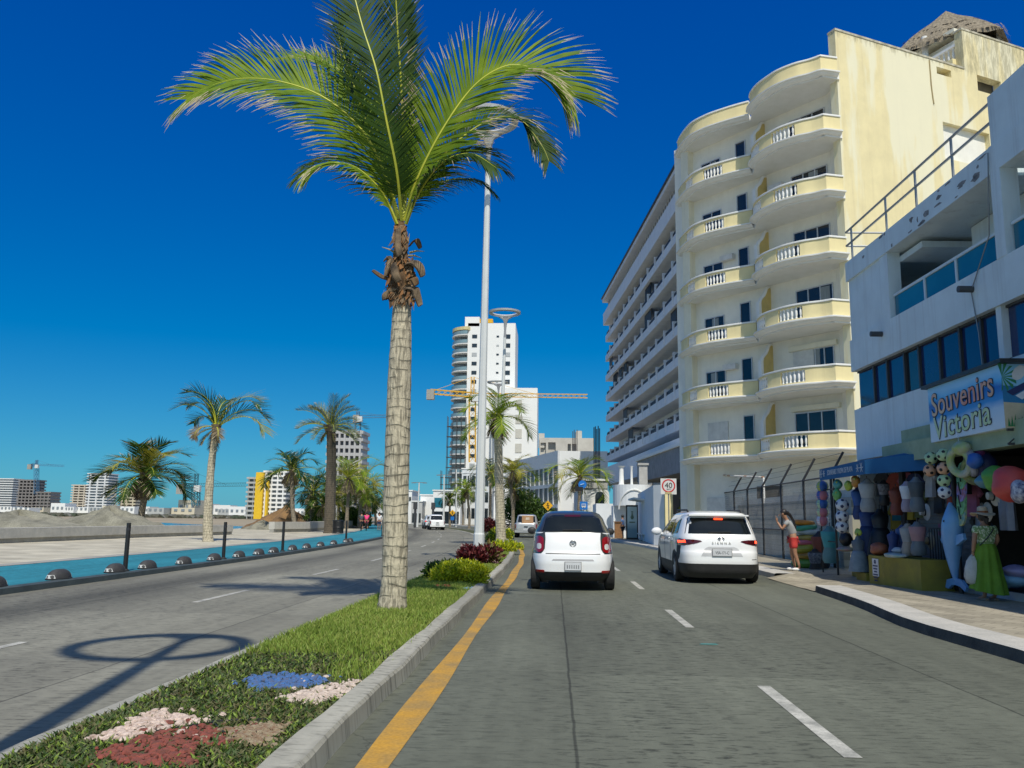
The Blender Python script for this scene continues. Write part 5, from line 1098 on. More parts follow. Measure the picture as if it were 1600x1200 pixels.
# trash can
p = g(528, 834, .13); t = thing('trash_can', 'black slatted litter bin beside the date palm', 'litter bin', (p.x, p.y, .13)); mb = MB(); mb.lathe([(.36, .06), (.38, .9), (.34, .9), (.34, .1)], p+Vector((0, 0, 0)), 20); mb.build('liner', plastic_blk, t)
mb = MB()
for k in range(22): a = 2*math.pi*k/22; mb.beam(p+Vector((.40*math.cos(a), .40*math.sin(a), .04)), p+Vector((.41*math.cos(a), .41*math.sin(a), .98)), .06, .025, up=(math.cos(a), math.sin(a), 0))
for z in (.1, .5, .95): mb.torus(p+Vector((0, 0, z)), .41, .03, 22, 6)
mb.build('slats', black, t); mb = MB(); mb.lathe([(.45, .98), (.45, 1.05), (.25, 1.07)], p, 20); mb.build('rim', black, t)
# gravel heaps
def mound(name, label, c, rxy, h, m, seed, rot=0, nu=40, nv=14):
    rnd = random.Random(seed); ph = [(rnd.uniform(0, 6.28), rnd.randint(2, 9), rnd.uniform(.02, .09)) for _ in range(7)]; mb = MB(); vs = []
    for i in range(nv+1):
        f = i/nv
        for j in range(nu):
            a = 2*math.pi*j/nu; r = (1-f)*(1+sum(k_*math.sin(n_*a+p_+f*4) for p_, n_, k_ in ph)); x, y = r*rxy[0]*math.cos(a), r*rxy[1]*math.sin(a); z = h*(f**.8)*(1-.12*math.sin(3*a+seed))+rnd.uniform(-.05, .05)*h*(1 if 0 < i < nv else 0)-(0.4 if i == 0 else 0)
            vs.append((c[0]+x*math.cos(rot)-y*math.sin(rot), c[1]+x*math.sin(rot)+y*math.cos(rot), c[2]+z))
    mb.add(vs, [(i*nu+j, i*nu+(j+1) % nu, (i+1)*nu+(j+1) % nu, (i+1)*nu+j) for i in range(nv) for j in range(nu)], 0, True); return mb.build(name, m, None, label, 'heap', sharp=0)
gravel_m = mat('grey_rubble', (.27, .26, .20), (.15, .145, .11), .9, .95, 1., 3, fine=.6); dirt_m = mat('brown_dirt', (.26, .15, .06), (.14, .085, .04), .8, .95, 1., 3, fine=.5)
p = pt(60, 800, 60); mound('gravel_heap', 'long grey gravel heap behind the low wall at the left edge', (pt(30, 800, 60).x, 60, -.3), (9, 6), pt(80, 802, 60).z+.35, gravel_m, 4)
mound('gravel_heap', 'second grey gravel heap left of the broad drooping palm', (pt(170, 800, 62).x, 62, -.3), (5.6, 4.5), pt(170, 797, 62).z+.4, gravel_m, 9)
mound('dirt_heap', 'brown dirt heap behind the planter wall under the arching palm', (pt(447, 810, 86).x, 86, -.2), (4.2, 3.5), pt(447, 796, 86).z+.4, dirt_m, 2); mound('gravel_heap', 'small grey rubble pile at the left foot of the brown dirt heap', (pt(412, 815, 80).x, 80, -.3), (2.6, 2.2), pt(412, 816, 80).z+.4, gravel_m, 6)
# ---------------------------------------------------------------- vehicles: bodies as stacked plan outlines
class Car:
    def __init__(s, levels): s.lv = levels
    def at(s, z):
        L = s.lv
        if z <= L[0][0]: return L[0][1:]
        for a, b in zip(L, L[1:]):
            if z <= b[0]: f = (z-a[0])/(b[0]-a[0]); f = f; return tuple(p+(q_-p)*f for p, q_ in zip(a[1:], b[1:]))
        return L[-1][1:]
    def rear(s, x, z):
        yr, yf, w_, n = s.at(z); k = min(.992, abs(x)/w_); return (yr+yf)/2-(yf-yr)/2*(1-k**n)**(1/n)
    def side(s, y, z, sg):
        yr, yf, w_, n = s.at(z); k = min(.99, abs((y-(yr+yf)/2)/((yf-yr)/2))); return sg*w_*(1-k**n)**(1/n)
    def shell(s, z0, z1, sub=3, M=72):
        mb = MB(); zs = []
        for a, b in zip(s.lv, s.lv[1:]): zs += [a[0]+(b[0]-a[0])*i/sub for i in range(sub)]
        zs.append(s.lv[-1][0]); zs = sorted({round(z, 4) for z in zs+[z0, z1] if z0 <= z <= z1}); 
        for z in zs:
            yr, yf, w_, n = s.at(z)
            for j in range(M):
                a = 2*math.pi*(j+.5)/M; c, sn = math.cos(a), math.sin(a); mb.v.append((w_*math.copysign(abs(c)**(2/n), c), (yr+yf)/2+(yf-yr)/2*math.copysign(abs(sn)**(2/n), sn), z))
        for i in range(len(zs)-1):
            for j in range(M): mb.f.append([i*M+j, i*M+(j+1) % M, (i+1)*M+(j+1) % M, (i+1)*M+j]); mb.m.append(0); mb.sm.append(True)
        k = (len(zs)-1)*M; mb.f.append([k+j for j in range(M)]); mb.m.append(0); mb.sm.append(True); mb.f.append([j for j in range(M)][::-1]); mb.m.append(0); mb.sm.append(False); return mb
    def patch(s, poly, mode='rear', off=.008, nz=8, nx=12, th=.03, sg=-1):
        zs0 = min(p[1] for p in poly); zs1 = max(p[1] for p in poly); e = (zs1-zs0)*1e-3; vs = []; rows = [zs0+e+(zs1-zs0-2*e)*i/nz for i in range(nz+1)]
        for z in rows:
            xs = []
            for (x1, z1), (x2, z2) in zip(poly, poly[1:]+poly[:1]):
                if (z1 > z) != (z2 > z): xs.append(x1+(x2-x1)*(z-z1)/(z2-z1))
            a, b = min(xs), max(xs)
            for i in range(nx+1): vs.append((a+(b-a)*i/nx, z))
        mb = MB(); n = nx+1
        def mp(q_, o): 
            if mode == 'rear': return (q_[0], s.rear(q_[0], q_[1])-o, q_[1])
            x = s.side(q_[0], q_[1], sg); return (x+sg*o, q_[0], q_[1])
        V = [mp(q_, off) for q_ in vs]; W = [mp(q_, -th) for q_ in vs]; fl = (mode == 'rear') == True
        F_ = [(i*n+j, i*n+j+1, (i+1)*n+j+1, (i+1)*n+j) for i in range(nz) for j in range(nx)]
        if mode != 'rear' and sg < 0: F_ = [f[::-1] for f in F_]
        mb.add(V+W, F_, 0, True); N_ = len(V)
        ed = [(j, j+1) for j in range(nx)]+[(nz*n+j+1, nz*n+j) for j in range(nx)]+[((i+1)*n, i*n) for i in range(nz)]+[(i*n+nx, (i+1)*n+nx) for i in range(nz)]
        for a, b in ed: mb.f.append([b, a, a+N_, b+N_]); mb.m.append(0); mb.sm.append(False)
        return mb
def rrect(x0, x1, z0, z1, r, k=4):
    out = []
    for cx, cz, a0 in ((x1-r, z0+r, -90), (x1-r, z1-r, 0), (x0+r, z1-r, 90), (x0+r, z0+r, 180)):
        for i in range(k+1): a = R(a0+90*i/k); out.append((cx+r*math.cos(a), cz+r*math.sin(a)))
    return out
def mir(p): return [(-x, z) for x, z in p][::-1]
def wheel(t, x, y, r, wd, rimm=alu):
    s_ = 1 if x > 0 else -1; mb = MB(); mb.lathe([(r*.62, -wd/2), (r*.93, -wd/2), (r, -wd/2+.03), (r, wd/2-.03), (r*.93, wd/2), (r*.62, wd/2)], (x, y, r), 28, axis='x')
    w_ = mb.build('wheel', rubber, t); mb = MB(); mb.lathe([(.02, s_*wd*.42), (r*.25, s_*wd*.44), (r*.3, s_*wd*.32), (r*.58, s_*wd*.34), (r*.63, s_*wd*.46)], (x, y, r), 20, axis='x')
    for k in range(5):
        a = 2*math.pi*k/5; mb.beam((x+s_*wd*.4, y, r), (x+s_*wd*.4, y+r*.6*math.cos(a), r+r*.6*math.sin(a)), .05, .04, up=(1, 0, 0))
    mb.build('rim', rimm, w_); return w_
def arch(t, c, y, r, z, sg): c.patch([(y+r*math.cos(a), max(.16, z+r*math.sin(a))) for a in [math.pi*k/14 for k in range(15)]]+[(y-r, .16), (y+r, .16)], 'side', .004, 10, 14, .02, sg).build('wheel_arch', plastic_blk, t)
def plate(t, x0, x1, z0, z1, y, text=None):
    mb = MB(); mb.box(((x0+x1)/2, y, (z0+z1)/2), (x1-x0+.03, .02, z1-z0+.03), mi=0); p_ = mb.build('number_plate', mat('plate_frame', (.3, .3, .3)), t); mb = MB(); mb.box(((x0+x1)/2, y-.012, (z0+z1)/2), (x1-x0, .012, z1-z0)); mb.build('plate_face', mat('plate_white', (.62, .64, .66)), p_)
    if text: textmesh(text, (z1-z0)*.62, frameM(((x0+x1)/2, y-.02, (z0+z1)/2-.01), (1, 0, 0), (0, 0, 1)), mat('plate_ink', (.03, .04, .05)), 'plate_text', p_, .001, xs=.72)
    else:
        mb = MB()
        for i in range(6): mb.box((x0+(x1-x0)*(i+1)/7, y-.02, (z0+z1)/2-.01), (.025, .003, (z1-z0)*.45))
        mb.build('plate_marks', mat('plate_ink_grey', (.25, .26, .27)), p_)
# small two-tone hatchback
hatch = thing('hatchback_car', 'small white hatchback with dark grey roof and pillars, driving ahead in the left lane', 'car', (0, 0, 0))
c = Car([(.20, .20, 3.6, .78, 5), (.30, .07, 3.7, .87, 5), (.40, .01, 3.75, .895, 5), (.60, .0, 3.78, .905, 5), (.76, .03, 3.75, .90, 5), (.80, .055, 3.72, .895, 5), (1.0, .11, 3.5, .87, 5), (1.15, .17, 3.2, .85, 5), (1.22, .21, 2.85, .83, 5), (1.40, .33, 2.4, .73, 5), (1.54, .44, 2.1, .675, 4.6), (1.62, .56, 1.95, .615, 4), (1.665, .78, 1.75, .52, 3.6), (1.69, 1.1, 1.5, .25, 3)])
c.shell(.40, 1.216).build('body', carwhite, hatch); c.shell(1.217, 1.69).build('cabin', cargrey, hatch); c.shell(.2, .399).build('lower_bumper', plastic_blk, hatch)
c.patch([(-.665, 1.235), (.665, 1.235), (.63, 1.33), (.59, 1.50), (.545, 1.56), (.44, 1.59), (-.44, 1.59), (-.545, 1.56), (-.59, 1.50), (-.63, 1.33)], 'rear', .006, 12, 16).build('rear_window', glass_car, hatch)
c.patch(rrect(-.18, .18, 1.555, 1.60, .015), 'rear', .014, 3, 6).build('high_brake_lamp', darklens, hatch)
for s_ in (1, -1):
    P_ = [(.60, 1.24), (.585, 1.1), (.60, .86), (.68, .77), (.86, .72), (.872, .80), (.862, 1.0), (.835, 1.2), (.82, 1.235)]; c.patch(P_ if s_ > 0 else mir(P_), 'rear', .005, 10, 14).build('rear_pillar', cargrey, hatch)
    P_ = rrect(.625, .845, .80, 1.14, .08); l_ = c.patch(P_ if s_ > 0 else mir(P_), 'rear', .028, 10, 10).build('tail_light', redlens, hatch)
    P_ = rrect(.675, .775, .865, .985, .03); c.patch(P_ if s_ > 0 else mir(P_), 'rear', .034, 5, 5).build('reversing_lamp', whitelens, l_)
    P_ = rrect(.60, .80, .375, .435, .02); c.patch(P_ if s_ > 0 else mir(P_), 'rear', .012, 4, 6).build('reflector', redlens, hatch)
    mb = MB(); mb.sphere((s_*.94, 2.35, 1.22), .10, 14, 9, 0, (1, .5, .85)); mb.beam((s_*.76, 2.35, 1.2), (s_*.9, 2.35, 1.2), .08, .06); mb.build('side_mirror', plastic_blk, hatch)
    for y_ in (.62, 3.1): wheel(hatch, s_*.80, y_, .32, .2); arch(hatch, c, y_, .37, .32, s_)
    c.patch([(.6, 1.25), (2.5, 1.25), (2.1, 1.55), (.75, 1.55)], 'side', .005, 6, 10, .02, s_).build('side_window', glass_car, hatch)
for zl in (.775,): c.patch([(-.58, zl-.009), (.58, zl-.009), (.58, zl+.009), (-.58, zl+.009)], 'rear', .002, 2, 14).build('tailgate_gap', plastic_blk, hatch)
c.patch([(-.45, .63), (.45, .63), (.42, .665), (-.42, .665)], 'rear', .003, 3, 14).build('bumper_crease', mat('crease_grey', (.4, .4, .41)), hatch)
plate(hatch, -.165, .165, .44, .60, -.01)
mb = MB(); mb.torus((0, c.rear(0, .99)-.012, .99), .062, .014, 24, 8, M=Matrix.Rotation(R(90), 3, 'X')); mb.lathe([(.0, -.02), (.035, -.015), (.035, 0)], (0, c.rear(0, .99), .99), 16, axis='y'); mb.build('emblem', mat('emblem_grey', (.45, .46, .47), None, 3, .3, metal=.6), hatch)
mb = MB(); mb.beam((-.22, c.rear(0, 1.27)-.02, 1.27), (.2, c.rear(0, 1.27)-.02, 1.28), .03, .02); mb.build('wiper', plastic_blk, hatch)
mb = MB(); mb.tube([(.02, .85, 1.66), (.02, .80, 1.86)], [.008, .004], 5); mb.build('aerial', plastic_blk, hatch)
for x_ in (-.35, .35): mb = MB(); mb.sphere((x_, 1.3, 1.18), .2, 12, 8, 0, (.75, .3, 1.1)); mb.build('headrest', plastic_blk, hatch)
hatch.location = (.40, 18.0, 0)
# white minivan
van = thing('minivan', 'white minivan with lit red brake lights in the right lane', 'car', (0, 0, 0))
c = Car([(.14, .16, 5.0, .90, 6), (.28, .04, 5.1, .99, 6), (.50, .0, 5.15, 1.015, 6), (.74, .015, 5.15, 1.02, 6), (.80, .05, 5.15, 1.02, 6), (.98, .075, 5.0, 1.015, 6), (1.10, .11, 4.75, 1.0, 6), (1.20, .17, 4.35, .965, 6), (1.32, .26, 3.95, .925, 6), (1.50, .38, 3.4, .86, 6), (1.61, .44, 3.1, .81, 5.5), (1.655, .40, 3.0, .785, 5.5), (1.70, .46, 2.85, .74, 5), (1.745, .75, 2.5, .62, 4.5), (1.765, 1.2, 2.1, .35, 4)])
c.shell(.48, 1.765).build('body', carwhite, van); c.shell(.14, .479).build('lower_bumper', plastic_blk, van)
c.patch([(-.84, 1.195), (.84, 1.195), (.80, 1.34), (.735, 1.58), (-.735, 1.58), (-.80, 1.34)], 'rear', .006, 12, 18).build('rear_window', glass_car, van)
c.patch(rrect(-.11, .11, 1.535, 1.575, .012), 'rear', .016, 3, 6).build('high_brake_lamp', litred, van)
c.patch(rrect(-.74, -.66, 1.43, 1.51, .01), 'rear', .009, 3, 3).build('window_sticker', mat('sticker', (.5, .52, .53)), van)
for s_ in (1, -1):
    P_ = [(.43, 1.025), (.60, .965), (.86, .91), (.985, .91), (.995, 1.0), (.985, 1.06), (.94, 1.075), (.7, 1.06)]; l_ = c.patch(P_ if s_ > 0 else mir(P_), 'rear', .012, 8, 18).build('tail_light', darklens, van)
    P_ = [(.83, .97), (.97, .955), (.975, 1.04), (.85, 1.045)]; c.patch(P_ if s_ > 0 else mir(P_), 'rear', .018, 4, 8).build('brake_lamp', litred, l_)
    P_ = [(.93, .905), (.985, .905), (1.0, .6), (.995, .48), (.96, .60), (.945, .75)]; c.patch(P_ if s_ > 0 else mir(P_), 'rear', .007, 10, 6).build('side_vent', plastic_blk, van)
    mb = MB(); mb.sphere((s_*1.14, 3.55, 1.2), .15, 14, 9, 0, (1, .5, .72)); mb.beam((s_*.92, 3.6, 1.14), (s_*1.1, 3.56, 1.16), .09, .06); mb.build('side_mirror', carwhite if s_ < 0 else plastic_blk, van)
    for y_ in (.98, 4.05): wheel(van, s_*.90, y_, .365, .23); arch(van, c, y_, .43, .365, s_)
    for y0_, y1_, y2_, y3_ in ((.75, 1.65, 1.62, .85), (1.75, 2.75, 2.62, 1.72), (2.85, 3.85, 3.2, 2.72)): c.patch([(y0_, 1.16), (y1_, 1.15), (y2_, 1.55), (y3_, 1.56)], 'side', .006, 8, 10, .02, s_).build('side_window', glass_car, van)
    mb = MB(); mb.tube([(s_*.66, .9, 1.73), (s_*.67, 1.0, 1.775), (s_*.68, 2.6, 1.79), (s_*.67, 2.75, 1.74)], .022, 8); mb.build('roof_rail', plastic_blk, van)
    c.patch([(1.62, .36), (1.635, .36), (1.70, 1.14), (1.685, 1.14)], 'side', .003, 10, 2, .01, s_).build('door_gap', plastic_blk, van); c.patch([(2.68, .36), (2.695, .36), (2.80, 1.14), (2.785, 1.14)], 'side', .003, 10, 2, .01, s_).build('door_gap', plastic_blk, van); c.patch(rrect(1.85, 2.05, 1.03, 1.07, .012), 'side', .025, 3, 5, .03, s_).build('door_handle', carwhite, van)
c.patch([(-.50, .66), (-.40, .85), (-.30, .89), (.30, .89), (.40, .85), (.50, .66), (.46, .66), (.385, .825), (-.385, .825), (-.46, .66)], 'rear', .003, 8, 20).build('plate_recess', mat('recess_shade', (.55, .56, .57), None, 2, .35), van)
plate(van, -.225, .225, .675, .835, -.005, 'VSA-171-C')
textmesh('SIENNA', .085, frameM((0, c.rear(0, .975)-.014, .975), (1, 0, 0), (0, 0, 1)), chrome, 'model_lettering', van, .004, space=1.75)
mb = MB(); ye_ = c.rear(0, 1.075)-.012
for rx_, rz_ in ((.075, .05), (.028, .045), (.05, .022)): mb.tube([(rx_*math.cos(2*math.pi*k/20), ye_, 1.075+rz_*math.sin(2*math.pi*k/20)+(.018 if rz_ < .03 else 0)) for k in range(21)], .009, 6, cap=False)
mb.build('emblem', chrome, van)
mb = MB(); mb.box((0, .42, 1.645), (1.46, .22, .035)); mb.build('roof_spoiler', carwhite, van)
mb = MB(); mb.beam((-.3, c.rear(0, 1.23)-.03, 1.23), (.25, c.rear(0, 1.24)-.03, 1.245), .03, .02); mb.build('wiper', plastic_blk, van)
for x_, y_ in ((-.42, 1.2), (.42, 1.2), (-.4, 2.4), (.4, 2.4)): mb = MB(); mb.sphere((x_, y_, 1.3), .15, 12, 8, 0, (.9, .4, 1)); mb.build('headrest', plastic_blk, van)
c.patch([(.72, .585), (.86, .585), (.86, .60), (.72, .60)], 'rear', .004, 2, 4).build('badge', chrome, van)
van.location = (4.06, 20.75, 0)
# silver pickup ahead
pk = thing('pickup_truck', 'silver pickup truck with boxes in its bed further ahead', 'pickup truck', (0, 0, 0))
c = Car([(.45, .05, 5.2, .88, 8), (.62, 0, 5.3, .93, 8), (1.08, .02, 5.3, .94, 8), (1.14, .06, 5.2, .92, 8)]); c.shell(.45, 1.14).build('body', silver, pk)
c2 = Car([(1.13, 1.75, 4.2, .90, 6), (1.5, 1.9, 3.7, .82, 6), (1.78, 2.1, 3.3, .74, 5), (1.84, 2.4, 3.0, .55, 4)]); c2.shell(1.13, 1.84).build('cab', silver, pk); c2.patch([(-.72, 1.2), (.72, 1.2), (.66, 1.7), (-.66, 1.7)], 'rear', .01).build('rear_window', glass_car, pk)
for s_ in (1, -1):
    P_ = rrect(.78, .92, .72, 1.1, .02); c.patch(P_ if s_ > 0 else mir(P_), 'rear', .01, 6, 5).build('tail_light', redlens, pk)
    for y_ in (1.0, 4.3): wheel(pk, s_*.80, y_, .38, .26)
mb = MB(); mb.box((0, -.1, .50), (1.75, .16, .2)); mb.build('bumper', silver, pk); plate(pk, -.2, .2, .56, .72, -.19)
mb = MB(); mb.box((0, -.02, .86), (.3, .02, .08)); mb.build('tailgate_handle', plastic_blk, pk)
mb = MB(); mb.box((0, 2.5, .42), (1.5, 4.4, .16)); mb.build('chassis', plastic_blk, pk)
pk.location = (-2.25, 67.0, 0); 
ldb = thing('cargo_box', 'brown cardboard box standing in the bed of the silver pickup', 'box', (-2.2, 68.3, 1.1)); mb = MB(); mb.box((-2.15, 68.3, 1.42), (.9, .8, .62)); mb.build('carton', mat('cardboard', (.42, .24, .12), (.33, .19, .09), 4), ldb); mb = MB(); mb.box((-2.15, 68.3, 1.735), (.92, .09, .01)); mb.box((-2.15, 67.893, 1.5), (.3, .01, .2)); mb.build('tape', mat('tape_pale', (.6, .5, .38)), ldb)
# oncoming-side white pickup and the car in front of it
pk2 = copy_tree(pk); pk2['label'] = 'white pickup truck driving away on the left road by the far bend'; pk2.location = (-13.9, 100., 0); pk2.rotation_euler.z = R(12)
for ch in kids(pk2):
    if ch.name.split('.')[0] in ('body', 'cab', 'bumper'):
        ch.data = ch.data.copy(); ch.data.materials[0] = carwhite
van2 = copy_tree(van); van2['label'] = 'white van seen past the far pickup on the left road bend'; van2.location = (-15.6, 108., 0); van2.rotation_euler.z = R(14)
for ch in kids(van2):
    if ch.name.split('.')[0] in ('model_lettering', 'emblem', 'badge', 'high_brake_lamp', 'window_sticker'): bpy.data.objects.remove(ch)
# ---------------------------------------------------------------- people
def skin_mb(pts, edges, sub=2, mi=0):
    me = bpy.data.meshes.new('tmp'); me.from_pydata([p[0] for p in pts], edges, []); o = bpy.data.objects.new('tmp', me); COL.objects.link(o)
    m = o.modifiers.new('s', 'SKIN'); m.use_smooth_shade = True
    for i, p in enumerate(pts):
        r = p[1]; me.skin_vertices[0].data[i].radius = r if hasattr(r, '__len__') else (r, r); me.skin_vertices[0].data[i].use_root = (i == 0)
    s = o.modifiers.new('b', 'SUBSURF'); s.levels = sub; s.render_levels = sub
    ev = o.evaluated_get(bpy.context.evaluated_depsgraph_get()); em = ev.to_mesh(); mb = MB()
    mb.add([v.co[:] for v in em.vertices], [tuple(p.vertices) for p in em.polygons], mi, True); ev.to_mesh_clear(); bpy.data.objects.remove(o); bpy.data.meshes.remove(me); return mb
def hand(mb, wrist, fdir, side, curl=.5, mi=0):
    """palm and five bent fingers; fdir = finger direction, side = thumb direction"""
    w_ = Vector(wrist); f = Vector(fdir).normalized(); s_ = Vector(side); s_ = (s_-f*s_.dot(f)).normalized(); n = f.cross(s_)
    mb.tube([w_-f*.01, w_+f*.03, w_+f*.075, w_+f*.09], [.022, .03, .034, .026], 8, mi)
    for k, (o, l) in enumerate(((.026, .062), (.009, .072), (-.009, .067), (-.025, .052))):
        p = w_+f*.085+s_*o; q_ = p+f*l*.45+n*curl*.008; r = q_+(f+n*curl).normalized()*l*.35; e = r+(f+n*curl*2).normalized()*l*.25; mb.tube([p, q_, r, e], [.010, .009, .008, .005], 6, mi)
    p = w_+f*.03+s_*.028; mb.tube([p, p+(s_+f*.6).normalized()*.035, p+(s_*.5+f).normalized()*.065], [.012, .010, .006], 6, mi)
skin_m = mat('skin_tan', (.36, .19, .11), (.31, .16, .09), 8, .55); hair_m = mat('black_hair', (.008, .007, .007), (.02, .016, .014), 14, .5, stretch=(1, 1, .2))
def head_extra(mb, c, fw, up=Vector((0, 0, 1)), s=1., mi=0, dark=1):
    c = Vector(c); fw = Vector(fw).normalized(); rt = fw.cross(up).normalized()
    mb.tube([c+fw*.085*s+up*.02*s, c+fw*.112*s-up*.02*s, c+fw*.09*s-up*.035*s], [.008*s, .015*s, .010*s], 6, mi)      # nose
    for q_ in (-1, 1):
        mb.sphere(c+rt*q_*.088*s-up*.005*s, .028*s, 8, 6, mi, (.5, .8, 1.1)); mb.sphere(c+fw*.088*s+rt*q_*.032*s+up*.02*s, .010*s, 8, 6, dark, (1.3, .6, .8))
    mb.tube([c+fw*.092*s-rt*.025*s-up*.055*s, c+fw*.102*s-up*.055*s, c+fw*.092*s+rt*.025*s-up*.055*s], [.004, .008, .004], 6, dark)
def place(t, x, y, z, rz, k=1.): t.location = (x, y, z); t.rotation_euler.z = rz; t.scale = (k, k, k)
# girl in red shorts at the fence (faces local +Y)
girl = thing('person', 'person in grey tee and red shorts with a long black braid leaning on the fence', 'person')
P_ = [((0, -.04, .92), (.14, .12)), ((0, .0, 1.06), .11), ((0, .08, 1.24), .125), ((0, .12, 1.36), .07), ((0, .155, 1.43), .046), ((0, .20, 1.50), .075), ((0, .225, 1.57), .085), ((0, .225, 1.64), .05),
      ((.16, .11, 1.34), .052), ((.22, .02, 1.12), .041), ((.20, .08, .90), .030), ((-.16, .13, 1.34), .052), ((-.20, .28, 1.13), .041), ((-.10, .40, 1.34), .030),
      ((.09, -.03, .86), .095), ((.10, .02, .48), .062), ((.10, -.05, .10), .036), ((.10, .02, .045), .036), ((.10, .14, .035), .03), ((-.09, -.03, .86), .095), ((-.11, -.04, .48), .062), ((-.12, -.16, .10), .036), ((-.12, -.09, .045), .036), ((-.12, .03, .035), .03)]
E_s = [(0, 1), (1, 2), (2, 3), (3, 4), (4, 5), (5, 6), (6, 7), (2, 8), (8, 9), (9, 10), (2, 11), (11, 12), (12, 13), (0, 14), (14, 15), (15, 16), (16, 17), (17, 18), (0, 19), (19, 20), (20, 21), (21, 22), (22, 23)]
mb = skin_mb(P_, E_s); hand(mb, (.20, .085, .89), (0, .15, -1), (-.3, 1, 0), .6); hand(mb, (-.10, .405, 1.35), (0, .1, 1), (1, 0, 0), .4); head_extra(mb, (0, .235, 1.56), (0, .95, -.3)); mb.build('body', [skin_m, hair_m], girl)
sk = lambda pts, ed, nm, m_, t: skin_mb(pts, ed).build(nm, m_, t)
sk([((0, -.03, .96), (.155, .135)), ((0, .0, 1.06), .135), ((0, .08, 1.24), .15), ((0, .11, 1.34), .10), ((.16, .11, 1.33), .072), ((.20, .06, 1.19), .066), ((-.16, .13, 1.33), .072), ((-.19, .22, 1.24), .064)], [(0, 1), (1, 2), (2, 3), (2, 4), (4, 5), (2, 6), (6, 7)], 'tee_shirt', mat('grey_tee', (.36, .37, .36), (.28, .29, .29), 5, .85), girl)
mb = MB(); mb.lathe([(.156, 0), (.158, .05), (.15, .2), (.135, .26)], (0, .03, 1.0), 18); mb.build('dark_stripe_panel', mat('navy_print', (.03, .035, .05)), girl) if False else None
sk([((0, -.04, .96), (.155, .135)), ((.085, -.03, .86), (.115, .125)), ((.10, .0, .58), .098), ((-.085, -.03, .86), (.115, .125)), ((-.105, -.035, .58), .098)], [(0, 1), (1, 2), (0, 3), (3, 4)], 'shorts', mat('red_shorts', (.62, .055, .045), (.5, .04, .035), 5, .8), girl)
mb = MB(); mb.sphere((0, .205, 1.60), .103, 14, 10, 0, (.95, 1.0, .98)); mb.tube([(0, .12, 1.60), (.03, .03, 1.52), (.06, -.06, 1.36), (.07, -.10, 1.2), (.07, -.10, 1.02)], [.06, .045, .035, .03, .012], 8); mb.v = [(x, y if not (y > .24 and z < 1.6) else .24, z) for x, y, z in mb.v]; mb.build('hair', hair_m, girl)
for x_, y_ in ((.10, .05), (-.12, -.06)): mb = MB(); mb.sphere((x_, y_, .045), .06, 12, 8, 0, (.8, 2.1, .75)); mb.build('shoe', mat('white_shoe', (.75, .75, .73)), girl)
gp = g(1240, 892, .14); place(girl, gp.x, gp.y, .145, R(80), 1.02)
# woman with the green skirt (seen from behind)
wom = thing('person', 'person in straw hat and long green skirt holding a white plastic bag', 'person')
P_ = [((0, 0, .92), (.15, .12)), ((0, 0, 1.06), .115), ((0, .0, 1.24), .13), ((0, .01, 1.37), .07), ((0, .02, 1.43), .046), ((0, .04, 1.49), .072), ((0, .05, 1.56), .082), ((0, .04, 1.62), .05),
      ((.18, 0, 1.33), .052), ((.23, -.02, 1.10), .043), ((.20, .12, .94), .031), ((-.18, 0, 1.33), .052), ((-.24, -.03, 1.10), .043), ((-.23, .05, .88), .031),
      ((.09, 0, .84), .09), ((.09, .0, .46), .058), ((.09, -.03, .10), .036), ((.09, .04, .05), .036), ((.10, .15, .04), .028), ((-.09, 0, .84), .09), ((-.10, .0, .46), .058), ((-.11, -.03, .10), .036), ((-.11, .04, .05), .036), ((-.12, .15, .04), .028)]
mb = skin_mb(P_, E_s); hand(mb, (-.23, .055, .87), (0, .1, -1), (.3, 1, 0), 1.2); hand(mb, (.20, .125, .93), (-.3, .8, -.5), (0, 0, 1), .8); head_extra(mb, (0, .06, 1.55), (0, 1, -.1)); mb.build('body', [skin_m, hair_m], wom)
blouse = mat('patterned_blouse', (.16, .27, .10), (.55, .60, .42), 26, .85, lo=.5, hi=.56)
sk([((0, 0, .98), (.17, .14)), ((0, 0, 1.08), .14), ((0, 0, 1.24), .155), ((0, .0, 1.34), .10), ((.18, 0, 1.32), .075), ((.22, -.01, 1.19), .072), ((-.18, 0, 1.32), .075), ((-.22, -.01, 1.19), .072)], [(0, 1), (1, 2), (2, 3), (2, 4), (4, 5), (2, 6), (6, 7)], 'blouse', blouse, wom)
mb = MB(); n_ = 72; vs = []; lv = [(.15, 1.04), (.185, .93), (.21, .75), (.25, .5), (.29, .28), (.31, .17)]
for i, (r, z) in enumerate(lv):
    for j in range(n_): a = 2*math.pi*j/n_; f = 1+(.02+.022*i)*math.sin(9*a+.6*math.sin(3*a)+i*.25)+.015*i*math.sin(4*a+1); vs.append((r*f*math.cos(a)*1.05, r*f*math.sin(a)*.85, z-(.06*math.sin(a+2.5) if i == 5 else 0)))
mb.add(vs, [(i*n_+j, i*n_+(j+1) % n_, (i+1)*n_+(j+1) % n_, (i+1)*n_+j)[::-1] for i in range(5) for j in range(n_)], 0, True); mb.build('skirt', mat('green_skirt', (.17, .34, .03), (.11, .24, .02), 3, .8, transl=.15), wom, sharp=80)
mb = MB(); mb.sphere((0, .03, 1.545), .098, 14, 10, 0, (.95, 1, 1.1)); mb.tube([(0, -.05, 1.5), (0, -.08, 1.4)], [.06, .02], 8); mb.v = [(x, min(y, .07), z) for x, y, z in mb.v]; mb.build('hair', hair_m, wom)
